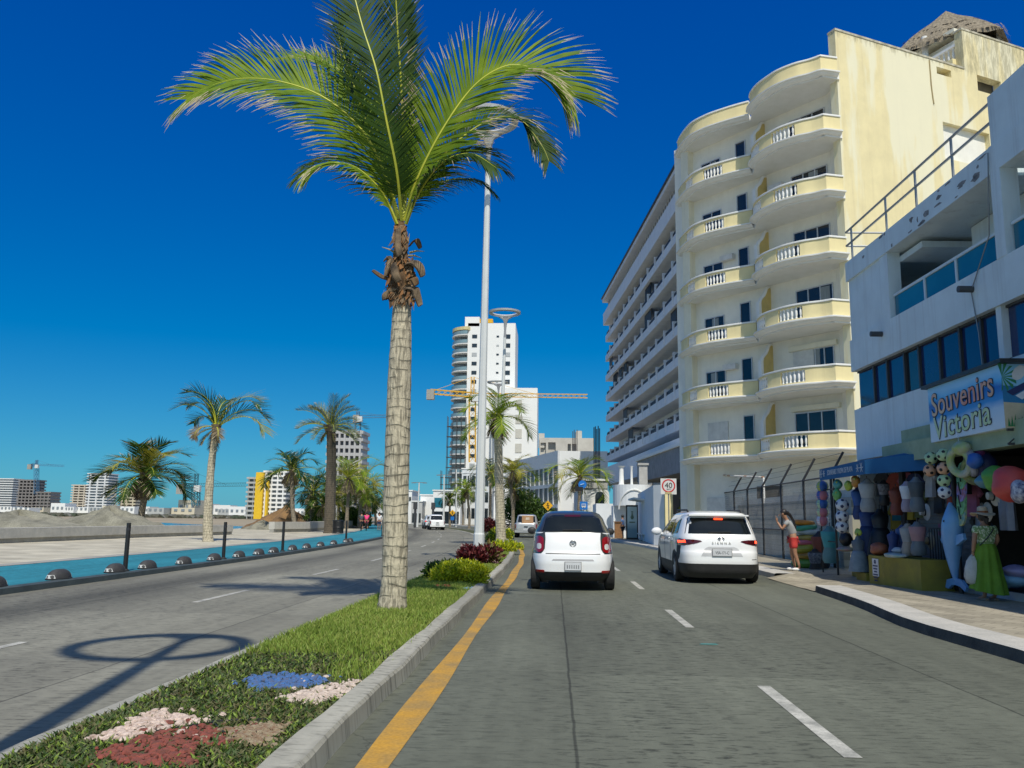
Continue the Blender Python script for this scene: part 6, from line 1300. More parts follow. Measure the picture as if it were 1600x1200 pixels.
straw = mat('straw_hat', (.55, .46, .33), (.45, .37, .26), 25, .9); mb = MB(); mb.lathe([(.0, .14), (.05, .145), (.085, .12), (.095, .02), (.17, -.005), (.215, -.02), (.213, -.028), (.1, .0)], (0, .03, 1.59), 28); mb.v = [(x, y, z+.9*x*x-.35*(y-.03)**2) for x, y, z in mb.v]; ht = mb.build('hat', straw, wom)
mb = MB(); mb.lathe([(.098, .015), (.097, .05), (.094, .05)], (0, .03, 1.595), 24); mb.build('hat_band', mat('orange_band', (.30, .10, .03)), ht)
mb = MB(); mb.tube([(.17, .02, 1.41), (.08, -.13, 1.30), (-.06, -.155, 1.15), (-.18, -.08, 1.0)], .010, 6); mb.build('bag_strap', black, wom)
for s_ in (-1, 1): mb = MB(); mb.tube([(s_*.10, -.07, .02), (s_*.105, .05, .018), (s_*.11, .19, .018)], [.03, .04, .03], 8); mb.build('sandal', mat('tan_sandal', (.30, .22, .15)), wom)
wp = g(1547, 939, .14); place(wom, wp.x, wp.y, .145, R(8), .98)
pb = thing('plastic_bag', 'white plastic shopping bag hanging from the hand of the person in the green skirt', 'bag', (wp.x-.25, wp.y+.02, .5))
mb = MB(); o_ = Vector((wp.x-.245, wp.y+.02, .145)); rb = random.Random(4); n_ = 28; vs = []
for i, (r, z) in enumerate(((.07, .28), (.15, .31), (.185, .42), (.175, .56), (.13, .70), (.07, .77), (.03, .80))):
    for j in range(n_): a = 2*math.pi*j/n_; f = 1+.08*math.sin(7*a+i)+rb.uniform(-.05, .05); vs.append(o_+Vector((r*f*math.cos(a)*.85, r*f*math.sin(a)*.55, z+rb.uniform(-.012, .012))))
mb.add(vs, [(i*n_+j, i*n_+(j+1) % n_, (i+1)*n_+(j+1) % n_, (i+1)*n_+j) for i in range(6) for j in range(n_)]+[tuple(range(n_))[::-1]], 0, True); mb.build('sack', mat('thin_plastic', (.72, .73, .70), (.6, .61, .58), 9, .35, transl=.3), pb, sharp=80)
mb = MB()
for s_ in (-.03, .03): mb.tube([o_+Vector((s_, -.02, .78)), o_+Vector((0, 0, .83)), o_+Vector((s_*.2, .03, .78))], .010, 6)
mb.build('handles', MATS['thin_plastic'], pb)
# small figures: bus stop, cyclists, walker
def simple_person(label, loc, rz, top, bottom, k=1., seated=False, group=None):
    t = thing('person', label, 'person', (0, 0, 0), group)
    if not seated: legs = [((.09, 0, .84), .09), ((.10, .02, .46), .06), ((.10, -.02, .08), .04), ((.10, .12, .04), .03), ((-.09, 0, .84), .09), ((-.10, -.02, .46), .06), ((-.10, -.06, .08), .04), ((-.10, .08, .04), .03)]; arms = [((.18, 0, 1.36), .055), ((.23, .02, 1.12), .045), ((.21, .12, .90), .035), ((-.18, 0, 1.36), .055), ((-.23, .02, 1.12), .045), ((-.21, .12, .90), .035)]
    else: legs = [((.09, .05, .86), .095), ((.10, .32, .62), .065), ((.10, .18, .22), .045), ((.10, .30, .18), .03), ((-.09, .05, .86), .095), ((-.10, .36, .78), .065), ((-.10, .28, .40), .045), ((-.10, .40, .36), .03)]; arms = [((.18, .12, 1.36), .055), ((.24, .34, 1.18), .045), ((.24, .55, 1.05), .035), ((-.18, .12, 1.36), .055), ((-.24, .34, 1.18), .045), ((-.24, .55, 1.05), .035)]
    ly = .12 if seated else 0
    P = [((0, 0, .92), (.15, .12)), ((0, ly*.4, 1.08), .12), ((0, ly, 1.26), .14), ((0, ly, 1.42), .06), ((0, ly+.02, 1.54), .085), ((0, ly+.02, 1.66), .08)]+arms+legs
    ed = [(0, 1), (1, 2), (2, 3), (3, 4), (4, 5), (2, 6), (6, 7), (7, 8), (2, 9), (9, 10), (10, 11), (0, 12), (12, 13), (13, 14), (14, 15), (0, 16), (16, 17), (17, 18), (18, 19)]
    mb = skin_mb(P, ed, 1); 
    for s_ in (1, -1): hand(mb, P[8 if s_ > 0 else 11][0], (0, .3 if not seated else 1, -1 if not seated else -.2), (-s_, .3, 0), .7)
    mb.build('body', skin_m, t)
    sk([((0, 0, .97), (.17, .14)), ((0, ly*.4, 1.08), .145), ((0, ly, 1.28), .165), (Vector(arms[0][0]), .08), (Vector(arms[0][0]).lerp(Vector(arms[1][0]), .7), .07), (Vector(arms[3][0]), .08), (Vector(arms[3][0]).lerp(Vector(arms[4][0]), .7), .07)], [(0, 1), (1, 2), (2, 3), (3, 4), (2, 5), (5, 6)], 'shirt', top, t)
    sk([((0, 0, .95), (.165, .14)), (legs[0][0], .115), (Vector(legs[0][0]).lerp(Vector(legs[1][0]), .8), .09), (legs[4][0], .115), (Vector(legs[4][0]).lerp(Vector(legs[5][0]), .8), .09)], [(0, 1), (1, 2), (0, 3), (3, 4)], 'trousers', bottom, t)
    mb = MB(); mb.sphere((0, ly+.0, 1.63), .115, 12, 8); mb.build('hair', hair_m, t); place(t, *loc, rz, k); return t
def bicycle(label, loc, rz, k=1.):
    t = thing('bicycle', label, 'bicycle', (0, 0, 0), 'bicycles of the two riders')
    for y_ in (-.5, .55):
        mb = MB(); mb.torus((0, y_, .34), .32, .022, 28, 6, M=Matrix.Rotation(R(90), 3, 'Y'))
        for k_ in range(8): a = math.pi*k_/8; v_ = Vector((0, math.cos(a), math.sin(a)))*.31; mb.tube([Vector((0, y_, .34))-v_, Vector((0, y_, .34))+v_], .004, 4)
        mb.build('wheel', rubber, t)
    mb = MB(); 
    for a, b in (((0, -.5, .34), (0, -.12, .82)), ((0, -.5, .34), (0, .0, .32)), ((0, .0, .32), (0, -.16, .88)), ((0, .0, .32), (0, .42, .80)), ((0, -.12, .80), (0, .40, .86)), ((0, .55, .34), (0, .40, 1.0))): mb.tube([a, b], .018, 6)
    mb.build('frame', mat('bike_frame', (.05, .05, .06)), t); mb = MB(); mb.tube([(-.28, .42, 1.02), (0, .44, 1.04), (.28, .42, 1.02)], .016, 6); mb.build('handlebar', black, t); mb = MB(); mb.sphere((0, -.18, .90), .12, 10, 6, 0, (.6, 1.1, .35)); mb.build('saddle', black, t); place(t, *loc, rz, k)
tm_ = lambda n_, c_: mat(n_, c_, None, 4, .85)
for u_, v_, y_, nm, ctop, cb_2 in ((564, 831, 80, 'cyclist in dark grey top riding away on the blue lane', tm_('charcoal_top', (.06, .07, .08)), tm_('dark_shorts', (.03, .03, .04))), (572, 831, 81, 'cyclist in bright pink top riding away on the blue lane', tm_('pink_top', (.85, .06, .22)), tm_('pink_shorts', (.6, .1, .15)))):
    p = pt(u_, v_, y_); loc = (p.x, y_, .125); simple_person('person, '+nm, loc, R(10), ctop, cb_2, 1.05, True); bicycle('dark bicycle under the '+nm.split(' riding')[0], loc, R(10), 1.0)
p = pt(592, 829, 84); simple_person('person in white top walking on the promenade next to the big trunk', (p.x, 84, .125), R(190), tm_('white_top', (.75, .75, .75)), tm_('navy_trousers', (.04, .05, .12)), 1.05)
# ---------------------------------------------------------------- fence, block wall, goal frame, parasols behind the yard
fen = thing('chain_link_fence', 'black chain-link fence with slanted post tops along the sidewalk yard', 'fence', (8.6, 38, .14))
mesh_m = bpy.data.materials.new('chain_mesh'); mesh_m.use_nodes = True
ft = 2.95
for y in (26.6, 29.5, 32.4, 35.3, 38., 40.8, 44.8):
    X = 8.62; mb = MB(); mb.tube([(X, y, .1), (X, y, ft), (X+.42, y, ft+.75)], [.045, .045, .04], 8); mb.build('post', black, fen)
mb = MB(); mb.tube([(8.62, 26.6, ft-.02), (8.62, 44.8, ft-.02)], .028, 6); mb.build('top_rail', black, fen); mb = MB(); mb.tube([(8.62, 26.6, 1.22), (8.62, 38., 1.22)], .03, 6); mb.build('mid_rail', black, fen)
mb = MB(); st_ = .11
for k in range(int((44.8-26.6)/st_)):                            # the wire diamonds
    y = 26.6+k*st_
    for sgn2 in (1, -1):
        y1 = y+sgn2*(ft-.2)*.55; a = Vector((8.62, y, .2)); b = Vector((8.62, y1, ft-.02))
        if y1 > 44.8: f = (44.8-y)/(y1-y); b = a.lerp(b, f)
        if y1 < 26.6: f = (26.6-y)/(y1-y); b = a.lerp(b, f)
        mb.beam(a, b, .004, .004)
mb.build('wire_mesh', mat('wire_grey', (.16, .16, .155), None, 3, .6), fen)
for dz in (.3, .52, .72):
    mb = MB(); mb.tube([(8.62+.42*dz/.75, 26.6, ft+dz), (8.62+.42*dz/.75, 44.8, ft+dz)], .006, 4); mb.build('barbed_wire', darksteel, fen)
blockm = paving('block_wall_paint', (.56, .55, .47), (.50, .50, .43), (.36, .35, .29), .40, .20, 0)
bw2 = thing('block_wall', 'white-painted concrete block wall behind the chain-link fence', 'wall', (9.4, 35, 0))
def uvwall(mbx, a, b, z0, z1, th):
    a, b = Vector(a), Vector(b); d = (b-a).normalized(); n = Vector((-d.y, d.x)); L_ = (b-a).length
    if mbx.uv is None: mbx.uv = []
    for q_, uvs in (((a, z0, 0), (0, z0)), ((b, z0, 0), (L_, z0)), ((b, z1, 0), (L_, z1)), ((a, z1, 0), (0, z1)), ((a, z0, 1), (0, z0)), ((b, z0, 1), (L_, z0)), ((b, z1, 1), (L_, z1)), ((a, z1, 1), (0, z1))): mbx.v.append((q_[0].x+n.x*th*q_[2], q_[0].y+n.y*th*q_[2], q_[1])); mbx.uv.append(uvs)
    o = len(mbx.v)-8
    for f in ((0, 1, 2, 3), (5, 4, 7, 6), (3, 2, 6, 7), (1, 5, 6, 2), (4, 0, 3, 7)): mbx.f.append([o+i for i in f]); mbx.m.append(0); mbx.sm.append(False)
mb = MB(); uvwall(mb, (9.15, 42.5), (9.0, 26.3), .0, 1.75, -.2); mb.build('blocks', blockm, bw2)
mb = MB(); uvwall(mb, (9.3, 42.5), (9.3, 26.3), 1.75, 2.3, -.2); mb.build('upper_courses', paving('block_wall_grey', (.40, .40, .36), (.36, .36, .33), (.26, .26, .23), .40, .20, 0), bw2)
mb = MB(); mb.beam((9.4, 42.5, 2.42), (9.4, 26.3, 2.42), .3, .24); mb.build('wall_coping', mat('pale_coping', (.55, .56, .54)), bw2)
mb = MB(); mb.beam((6.9, 57., 1.45), (8.9, 43.5, 1.45), .25, .9); mb.beam((6.9, 57., .55), (8.9, 43.5, .55), .24, .9); mb.build('yard_wall', whitewall, None, 'low pale wall running from the white gate wall towards the fence', 'wall')
gf = thing('goal_frame', 'white metal goal-like frame with rust standing behind the fence', 'frame', (8.6, 44.5, .1)); a = pt(1113, 800, 45); a2 = pt(1113, 742, 45); b2 = pt(1193, 746, 37.5); 
mb = MB(); mb.tube([(a2.x, 45, .1), a2], .045, 8); mb.build('upright', white, gf); mb = MB(); mb.tube([(b2.x, 37.5, .1), b2], .045, 8); mb.build('upright', white, gf); mb = MB(); mb.tube([a2, b2], .045, 8); mb.build('crossbar', mat('rusting_white', (.72, .70, .64), (.42, .20, .08), 1.1, .7, lo=.5, hi=.6), gf)
for u_, v_, w_, lab in ((1128, 778, 20, 'white peaked cloth canopy left of the other behind the fence'), (1159, 778, 12, 'small folded white cloth parasol behind the fence')):
    c0 = pt(u_, v_, 44); t = thing('parasol', lab, 'parasol', (c0.x, 44, .1)); mb = MB(); n_ = 10; r = w_*44/1300
    vs = [c0]+[Vector((c0.x+r*math.cos(2*math.pi*j/n_), 44+r*math.sin(2*math.pi*j/n_), c0.z-.8+.08*(j % 2))) for j in range(n_)]; mb.add(vs, [(0, 1+j, 1+(j+1) % n_) for j in range(n_)]+[tuple(range(1, n_+1))[::-1]]); mb.build('canopy', mat('parasol_white', (.78, .8, .82), None, 3, .8), t); mb = MB(); mb.tube([(c0.x, 44, .1), c0], .03, 6); mb.build('pole', white, t)
# ---------------------------------------------------------------- signs
def signpost(name, label, x, y, z, draw, pole_h=None, base=.14):
    t = thing(name, label, 'sign', (x, y, base)); mb = MB(); mb.tube([(x, y+.03, base), (x, y+.03, z)], .03, 8); mb.build('pole', steelgrey, t); draw(t); return t
c0 = pt(1044.5, 760, 44.2)
def d40(t):
    s = .82; mb = MB(); mb.box((c0.x, 44.18, c0.z), (s, .02, s)); pl = mb.build('sign_plate', mat('sign_white', (.66, .66, .64)), t); mb = MB(); mb.torus((c0.x, 44.165, c0.z+.03), .315, .035, 32, 6, M=Matrix.Rotation(R(90), 3, 'X') @ Matrix.Diagonal((1, 1, .3))); mb.build('red_ring', mat('sign_red', (.55, .02, .02)), pl)
    textmesh('40', .40, frameM((c0.x, 44.16, c0.z+.04), (1, 0, 0), (0, 0, 1)), mat('sign_ink', (.01, .01, .01)), 'numerals', pl, .003); textmesh('km/h', .1, frameM((c0.x, 44.16, c0.z-.15), (1, 0, 0), (0, 0, 1)), MATS['sign_ink'], 'unit_text', pl, .003)
    mb = MB(); mb.box((c0.x-.02, 44.16, c0.z-.34), (.34, .01, .1)); mb.build('sticker', mat('yellow_sticker', (.5, .42, .2)), pl)
signpost('speed_sign', 'square white speed limit sign reading 40 on a grey pole', c0.x, 44.2, c0.z, d40)
def diamond(t, p, s):
    mb = MB(); mb.box(p, (s, .03, s), M=Matrix.Rotation(R(45), 3, 'Y')); pl = mb.build('sign_plate', mat('sign_yellow', (.80, .42, .01)), t); q_ = Vector(p)+Vector((0, -.03, 0)); mb = MB(); mb.tube([q_+Vector((0, 0, .12*s)), q_+Vector((.02, 0, -.1*s)), q_+Vector((-.12*s, 0, -.38*s))], .05*s, 6); mb.tube([q_+Vector((.02, 0, -.1*s)), q_+Vector((.14*s, 0, -.38*s))], .05*s, 6); mb.sphere(q_+Vector((0, 0, .3*s)), .09*s, 10, 6); mb.tube([q_+Vector((-.18*s, 0, 0)), q_+Vector((0, 0, .12*s)), q_+Vector((.2*s, 0, -.02*s))], .04*s, 6); mb.build('walker_symbol', MATS['sign_ink'], pl)
for u_, v_, y, s, lab in ((856, 790, 72, .62, 'yellow diamond pedestrian sign above the hatchback roof'), (707, 801, 118, .6, 'yellow diamond crossing sign by the far white car')):
    p = pt(u_, v_, y); signpost('crossing_sign', lab, p.x, y, p.z, lambda t: diamond(t, (p.x, y-.03, p.z), s))
p = pt(912, 790, 78); 
def busd(t):
    mb = MB(); mb.box((p.x, 77.9, p.z), (.72, .03, .72)); pl = mb.build('sign_plate', mat('sign_blue', (.0, .16, .55)), t); mb = MB(); mb.box((p.x, 77.87, p.z+.02), (.4, .03, .3)); mb.box((p.x-.1, 77.87, p.z-.17), (.08, .03, .08)); mb.box((p.x+.1, 77.87, p.z-.17), (.08, .03, .08)); mb.build('bus_symbol', mat('sign_white', (.66, .66, .64)), pl); mb = MB(); mb.box((p.x, 77.85, p.z+.06), (.32, .03, .1)); mb.build('bus_window', MATS['sign_blue'], pl)
    r = pt(910, 757, 78); mb = MB(); mb.lathe([(0, -.02), (.38, -.02), (.38, .02), (0, .02)], (r.x, 77.9, r.z), 20, axis='y'); rd = mb.build('round_sign', MATS['sign_blue'], t); mb = MB(); mb.tube([(r.x-.2, 77.86, r.z-.05), (r.x+.15, 77.86, r.z+.05)], .06, 6); mb.build('round_symbol', mat('pale_blue_ink', (.3, .5, .75)), rd)
    mb = MB(); mb.tube([(p.x, 78, p.z), (p.x, 78, r.z+.3)], .04, 6); mb.build('upper_pole', steelwhite, t); k_ = pt(905, 764, 78); mb = MB(); mb.box((k_.x, 77.95, k_.z), (.7, .2, .4)); mb.build('black_box', black, t)
signpost('bus_stop_sign', 'blue square bus stop sign under a round blue sign', p.x, 78., p.z, busd)
for u_, v_, y in ((707, 810, 118),):
    p2 = pt(u_, v_, y); mb = MB(); mb.box((p2.x, y-.1, p2.z), (.5, .03, .5)); t = signpost('info_sign', 'small blue sign under the far yellow diamond', p2.x, y-.1, p2.z-.2, lambda t: mb.build('sign_plate', mat('sign_blue', (.0, .16, .55)), t))
# ---------------------------------------------------------------- gate pavilion, bus shelter, gatehouse beside the hotel
gate_w = streaked('gate_white', (.74, .77, .78), (.5, .5, .48), .3)
pv = thing('gate_pavilion', 'rounded white entrance pavilion with small columns and an arch relief beside the hotel', 'pavilion', (6.2, 66, .1))
L0 = pt(960, 800, 65); R0 = pt(1022, 800, 65); zt_ = pt(990, 757, 65).z; cx_ = (L0.x+R0.x)/2; rr_ = (R0.x-L0.x)/2
mb = MB(); poly = [(cx_+rr_*math.cos(a), 66.5-rr_*1.1*math.sin(a)) for a in [math.pi*k/16 for k in range(17)]]; mb.prism(poly, 2.6, zt_, smooth=False); mb.prism([(cx_-rr_, 66.2), (cx_-rr_, 68.5), (cx_+rr_, 68.5), (cx_+rr_, 66.2)], .1, 2.6); mb.build('drum_wall', gate_w, pv)
mb = MB(); mb.tube([(cx_+rr_*.75*math.cos(a), 66.5-rr_*1.1*math.sqrt(1-(.75*math.cos(a))**2)-.03, zt_-1.9+1.5*math.sin(a)) for a in [math.pi*k/14 for k in range(15)]], .07, 6); mb.build('arch_relief', whitewall, pv)
for u_, w_ in ((971, .2), (987, .1)):
    p = pt(u_, 757, 66); q_ = pt(u_, 728, 66); mb = MB(); mb.lathe([(w_*1.3, zt_-.01), (w_, zt_+.1), (w_*.85, q_.z-.15), (w_*1.6, q_.z)], (p.x, 66, 0), 14); mb.build('column', whitewall, pv)
a_, b_ = pt(998, 727, 67), pt(1011, 727, 67); mb = MB(); mb.box(((a_.x+b_.x)/2, 67.2, (zt_+a_.z)/2), (b_.x-a_.x, .9, a_.z-zt_)); mb.box(((a_.x+b_.x)/2, 67.2, a_.z+.08), (b_.x-a_.x+.2, 1.1, .16)); mb.build('stone_pier', mat('stone_pale', (.42, .42, .40), (.35, .35, .33), 3, .8), pv)
gw = thing('gate_wall', 'plain white gate wall with a cream end beside the speed sign', 'wall', (7.3, 52, .1)); a_ = pt(1040, 757, 46.5)
mb = MB(); mb.prism([(6.35, 64.5), (pt(1024, 800, 47.5).x-.1, 47.5), (pt(1040, 800, 46.6).x, 46.6), (8.2, 64.5)], .1, a_.z); mb.build('wall_block', gate_w, gw); mb = MB(); p = pt(1045, 800, 46.3); mb.box((p.x, 46.35, a_.z/2), (.42, .4, a_.z-.1)); mb.build('end_pier', cream, gw)
bs = thing('bus_shelter', 'white bus shelter with a backlit-style poster panel on the sidewalk', 'bus shelter', (6.3, 57, .14)); X0 = pt(985, 840, 60).x; X1 = pt(1014, 840, 56).x; zr_ = pt(1014, 784, 56).z
mb = MB()
for y_ in (56.0, 57.2, 58.4, 59.6): mb.box((X1+.05, y_, (zr_+.14)/2), (.16, .14, zr_-.14))
mb.build('rear_posts', steelwhite, bs); mb = MB(); mb.slab((X0-.15, 55.7, zr_+.16), (X1+.15, 55.7, zr_), (X1+.15, 60., zr_), (X0-.15, 60., zr_+.16), .12); mb.build('roof', steelwhite, bs)
mb = MB(); mb.box((X1-.3, 57.6, .58), (.35, 3., .06)); mb.box((X1-.3, 56.6, .35), (.08, .08, .45)); mb.box((X1-.3, 58.8, .35), (.08, .08, .45)); mb.build('bench', steelwhite, bs)
pa, pb_ = pt(978, 789, 60), pt(997, 838, 60); mb = MB(); mb.box(((pa.x+pb_.x)/2, 60, (pa.z+.16)/2), (pb_.x-pa.x, .2, pa.z-.16)); ap_ = mb.build('poster_frame', black, bs)
def poster():
    m = mat('poster_print', (.60, .66, .62), (.50, .58, .58), 3, .3); nt = m.node_tree; N = nt.nodes; L = nt.links; tc = N.new('ShaderNodeTexCoord'); sx = N.new('ShaderNodeSeparateXYZ'); L.new(tc.outputs['Generated'], sx.inputs[0]); r = N.new('ShaderNodeValToRGB'); r.color_ramp.elements[0].color = (.18, .28, .32, 1); r.color_ramp.elements[1].color = (.66, .72, .66, 1); r.color_ramp.elements[0].position = .25; r.color_ramp.elements[1].position = .55; L.new(sx.outputs[2], r.inputs[0]); L.new(r.outputs[0], N['Principled BSDF'].inputs['Base Color']); return m
mb = MB(); mb.box(((pa.x+pb_.x)/2, 59.89, (pa.z+.16)/2), (pb_.x-pa.x-.16, .02, pa.z-.4)); mb.build('poster', poster(), ap_); mb = MB(); cxp = (pa.x+pb_.x)/2; mb.lathe([(.05, 0), (.12, .15), (.05, .3), (.02, .5), (.1, .55)], (cxp, 59.87, 1.55), 10); mb.box((cxp, 59.87, 1.35), (.4, .02, .08)); mb.build('poster_figure', mat('poster_ink', (.2, .24, .14)), ap_)
p = pt(973, 840, 61.5); simple_person('person in dark blue shirt waiting behind the bus shelter poster', (p.x, 61.5, .14), R(70), tm_('blue_shirt', (.10, .18, .36)), tm_('black_trousers', (.02, .02, .025)), 1.0)
p = pt(967, 828, 63); mb = MB(); t = thing('wooden_stand', 'plain brown wooden stand beside the waiting person', 'stand', (p.x, 63, .14)); mb.box((p.x, 63, .75), (.65, .4, 1.15)); mb.build('stand_body', wood, t); mb = MB(); mb.box((p.x, 62.98, 1.35), (.75, .5, .06)); mb.build('stand_top', wood, t)
gh = thing('gatehouse', 'small white stone gatehouse with an arched dark window beyond the bus stop signs', 'building', (7, 90, 0)); A = pt(910, 800, 88); B = pt(947, 800, 88); zt_ = pt(910, 748, 88).z; Lf = pt(897, 800, 96)
mb = MB(); mb.prism([(A.x, 88), (B.x, 88), (B.x, 98), (Lf.x, 97)], -.2, zt_-1.1); mb.build('wall', gate_w, gh); mb = MB(); mb.prism([(A.x-.15, 87.85), (B.x+.15, 87.85), (B.x+.15, 98), (Lf.x-.15, 97)], zt_-1.0, zt_-.2); mb.build('stone_frieze', mat('stone_pale', (.42, .42, .40)), gh); mb = MB(); mb.prism([(A.x-.3, 87.7), (B.x+.3, 87.7), (B.x+.3, 98), (Lf.x-.3, 97)], zt_-.2, zt_); mb.build('cornice', whitewall, gh)
wl, wr = pt(930, 800, 88).x, pt(944.5, 800, 88).x; ztop = pt(937, 768, 88).z; rad_ = (wr-wl)/2
def archpoly(x0, x1, z0, z1, y, th, mbx):
    r = (x1-x0)/2; prof = [(x0, z0), (x1, z0)]+[((x0+x1)/2+r*math.cos(a), z1-r+r*math.sin(a)) for a in [math.pi*k/10 for k in range(11)]]; n_ = len(prof)
    mbx.add([(x, y, z) for x, z in prof]+[(x, y+th, z) for x, z in prof], [tuple(range(n_)), tuple(range(2*n_-1, n_-1, -1))]+[(i, (i+1) % n_, (i+1) % n_+n_, i+n_)[::-1] for i in range(n_)])
mb = MB(); archpoly(wl-.5, wr+.5, 1.0, ztop+.6, 87.93, .1, mb); sr = mb.build('arch_surround', whitewall, gh); mb = MB(); archpoly(wl, wr, 1.2, ztop, 87.86, .1, mb); ww_ = mb.build('window', glass_dk, sr)
p = pt(940, 820, 70); mb = MB(); mb.box((p.x+.3, 72, 1.4), (1.6, 6, 2.8)); mb.build('guard_booth', gate_w, None, 'low white boundary wall block in front of the arched gatehouse', 'wall')
# ---------------------------------------------------------------- ribbed three-storey office block
of = thing('office_building', 'three-storey office block with white window ribs and a blank white end wall', 'building', (1, 135, 0)); c1 = pt(874, 800, 125); c2 = pt(800, 800, 152); ozt = pt(874, 704, 125).z; od = unit((c1.x, 125), (c2.x, 152)); on_ = (-od[1], od[0])
if on_[0] > 0: on_ = (-on_[0], -on_[1])
OL = math.dist((c1.x, 125), (c2.x, 152)); oang = math.atan2(od[1], od[0]); e2 = pt(950, 800, 125)
def ob(mbx, s0, s1, o0, o1, z0, z1): s, o = (s0+s1)/2, (o0+o1)/2; mbx.box((c1.x+od[0]*s+on_[0]*o, 125+od[1]*s+on_[1]*o, (z0+z1)/2), (abs(s1-s0), abs(o1-o0), z1-z0), rz=oang)
mb = MB(); mb.prism([(c1.x, 125), (e2.x, 125), (e2.x, 150), (c2.x+2, 154), (c2.x+.05, 152)], -.2, ozt-.05); mb.build('wall', mat('office_white', (.78, .79, .77), (.72, .73, .71), .3, .8), of)
mb = MB(); ob(mb, 0, OL, 0, .3, ozt-2.3, ozt); fh = (ozt-2.3)/3
for k in range(3): ob(mb, 0, OL, 0, .3, k*fh+.0, k*fh+.55)
mb.build('spandrel_bands', mat('office_grey_blue', (.66, .69, .70)), of); pw = None; nbay = 11
for k in range(3):
    for i in range(nbay):
        s = i*OL/nbay; z = k*fh+.55
        if pw is None:
            s_r, z_r = s, z; mb = MB(); ob(mb, s+.1, s+OL/nbay-.1, .02, .1, z+.7, z+fh-.55); w1 = mb.build('window', mat('office_glass', (.035, .045, .055), (.06, .07, .08), .5, .35, spec=.3), of); mb = MB(); ob(mb, s-.2, s+.2, .0, .26, z-.55, z+fh-.55); r1 = mb.build('rib', white, of); mb = MB(); ob(mb, s+.1, s+OL/nbay-.1, .02, .08, z, z+.62); pz = mb.build('sill_panel', mat('sand_panel', (.42, .38, .26)), of); pw = (w1, r1, pz)
        else:
            for q_ in pw: dup(q_, of).location = Vector((od[0]*(s-s_r), od[1]*(s-s_r), z-z_r))
# ---------------------------------------------------------------- unfinished concrete building, rebar
uc = thing('unfinished_building', 'raw concrete building under construction behind the office block', 'building', (3, 172, 0)); a_ = pt(842, 800, 170); b_ = pt(928, 800, 170); zt_ = pt(850, 684, 170).z; W_ = b_.x-a_.x
mb = MB(); holed(mb, (a_.x, 170), (1, 0), (0, -1), 0, W_, 0, zt_, [(W_*.16, W_*.30, zt_-3.9, zt_-.9), (W_*.52, W_*.58, zt_-3., zt_-1.2), (W_*.60, W_*.68, zt_-3., zt_-1.2), (W_*.02, W_*.12, zt_-3.5, zt_-1)], .4); mb.box((a_.x+W_/2, 177, zt_/2-.1), (W_-.2, 12, zt_-.4)); mb.build('frame', mat('pale_concrete', (.55, .53, .47), (.44, .42, .37), .4, .9), uc)
for u_, v_ in ((905, 672), (846, 676)): p = pt(u_, v_, 169); mb = MB(); mb.box((p.x, 171, (zt_+p.z)/2-1), (1.2, 1.2, p.z-zt_+2)); mb.build('stair_tower', MATS['pale_concrete'], uc)
for u0, n_, vt, y, lab in ((928, 5, 668, 118, 'dark bundle of tall rebar standing left of the hotel edge'), (895, 4, 674, 160, 'lighter rebar bundle above the unfinished concrete building')):
    mb = MB()
    for i in range(n_): p = pt(u0+i*2.2, vt+random.uniform(-3, 5), y); mb.tube([(p.x, y, .0), (p.x, y, p.z)], .08, 5)
    for z_ in (3, 5, 7, 9): p = pt(u0, 800, y); q_ = pt(u0+2.2*(n_-1), 800, y); mb.beam((p.x-.1, y-.09, z_), (q_.x+.1, y-.09, z_), .05, .08)
    mb.build('rebar_bundle', mat('rebar_rust', (.06, .05, .05)), None, lab, 'rebar')
# ---------------------------------------------------------------- white condominium tower
tw = thing('tower_building', 'tall white condominium tower with curved balconies on its left side', 'building', (-38, 250, 0)); TY = 250; xl, xm, xr = pt(699, 700, TY).x, pt(727, 700, TY).x, pt(803, 700, TY).x; tz = pt(790, 505, TY).z; nf = 21; fh = 2.83; white_t = mat('tower_white', (.78, .79, .77), (.74, .75, .73), .1, .7)
mb = MB(); mb.box(((xm+xr)/2, TY+9, tz/2), (xr-xm, 18, tz)); mb.build('wall', white_t, tw); mb = MB(); mb.box(((xl+xm)/2+1.2, TY+7, tz/2-1.5), (xm-xl, 9, tz-4)); mb.build('recessed_wall', mat('tower_glass_wall', (.10, .14, .17), (.2, .24, .26), .4, .2), tw)
rcv = xm-xl
for k in range(1, nf):
    z = tz-3.5-(k-1)*fh
    poly = [(xm+.02, TY+.5)]+[(xm-rcv*math.sin(a), TY+5.5-6.5*math.cos(a)) for a in [math.pi*j/14 for j in range(15)]]+[(xm+.02, TY+11)]
    if z < 8: break
    mb = MB(); mb.prism(poly, z-.35, z); sl_ = mb.build('balcony_slab', white_t, tw); mb = MB(); p2 = [(x+(xm-x)*.03, y) for x, y in poly[1:-1]]; nr = normals2(p2); sweep(mb, p2, nr, [(0, z), (0, z+1.), (-.08, z+1.), (-.08, z)]); mb.build('glass_rail', mat('rail_glass_pale', (.22, .34, .38), None, 2, .15), sl_)
mb = MB(); mb.prism([(xm+1, TY+.3)]+[(xm-rcv*math.sin(a), TY+5.5-6.5*math.cos(a)) for a in [math.pi*j/14 for j in range(15)]]+[(xm+1, TY+11)], tz-2.2, tz-1.2); mb.build('crown_slab', mat('crown_tan', (.66, .58, .30)), tw)
mb = MB(); p = pt(738, 500, TY); mb.box((p.x, TY+4, tz+.5), (4.5, 8, 3.)); mb.build('roof_block', white_t, tw); mb = MB(); p = pt(752, 503, TY); mb.box((p.x+.5, TY+2, tz+.9), (6, 3, 1.2)); mb.build('yellow_roof_equipment', mat('crane_yellow', (.75, .42, .02), None, 2, .5), tw)
pw = None
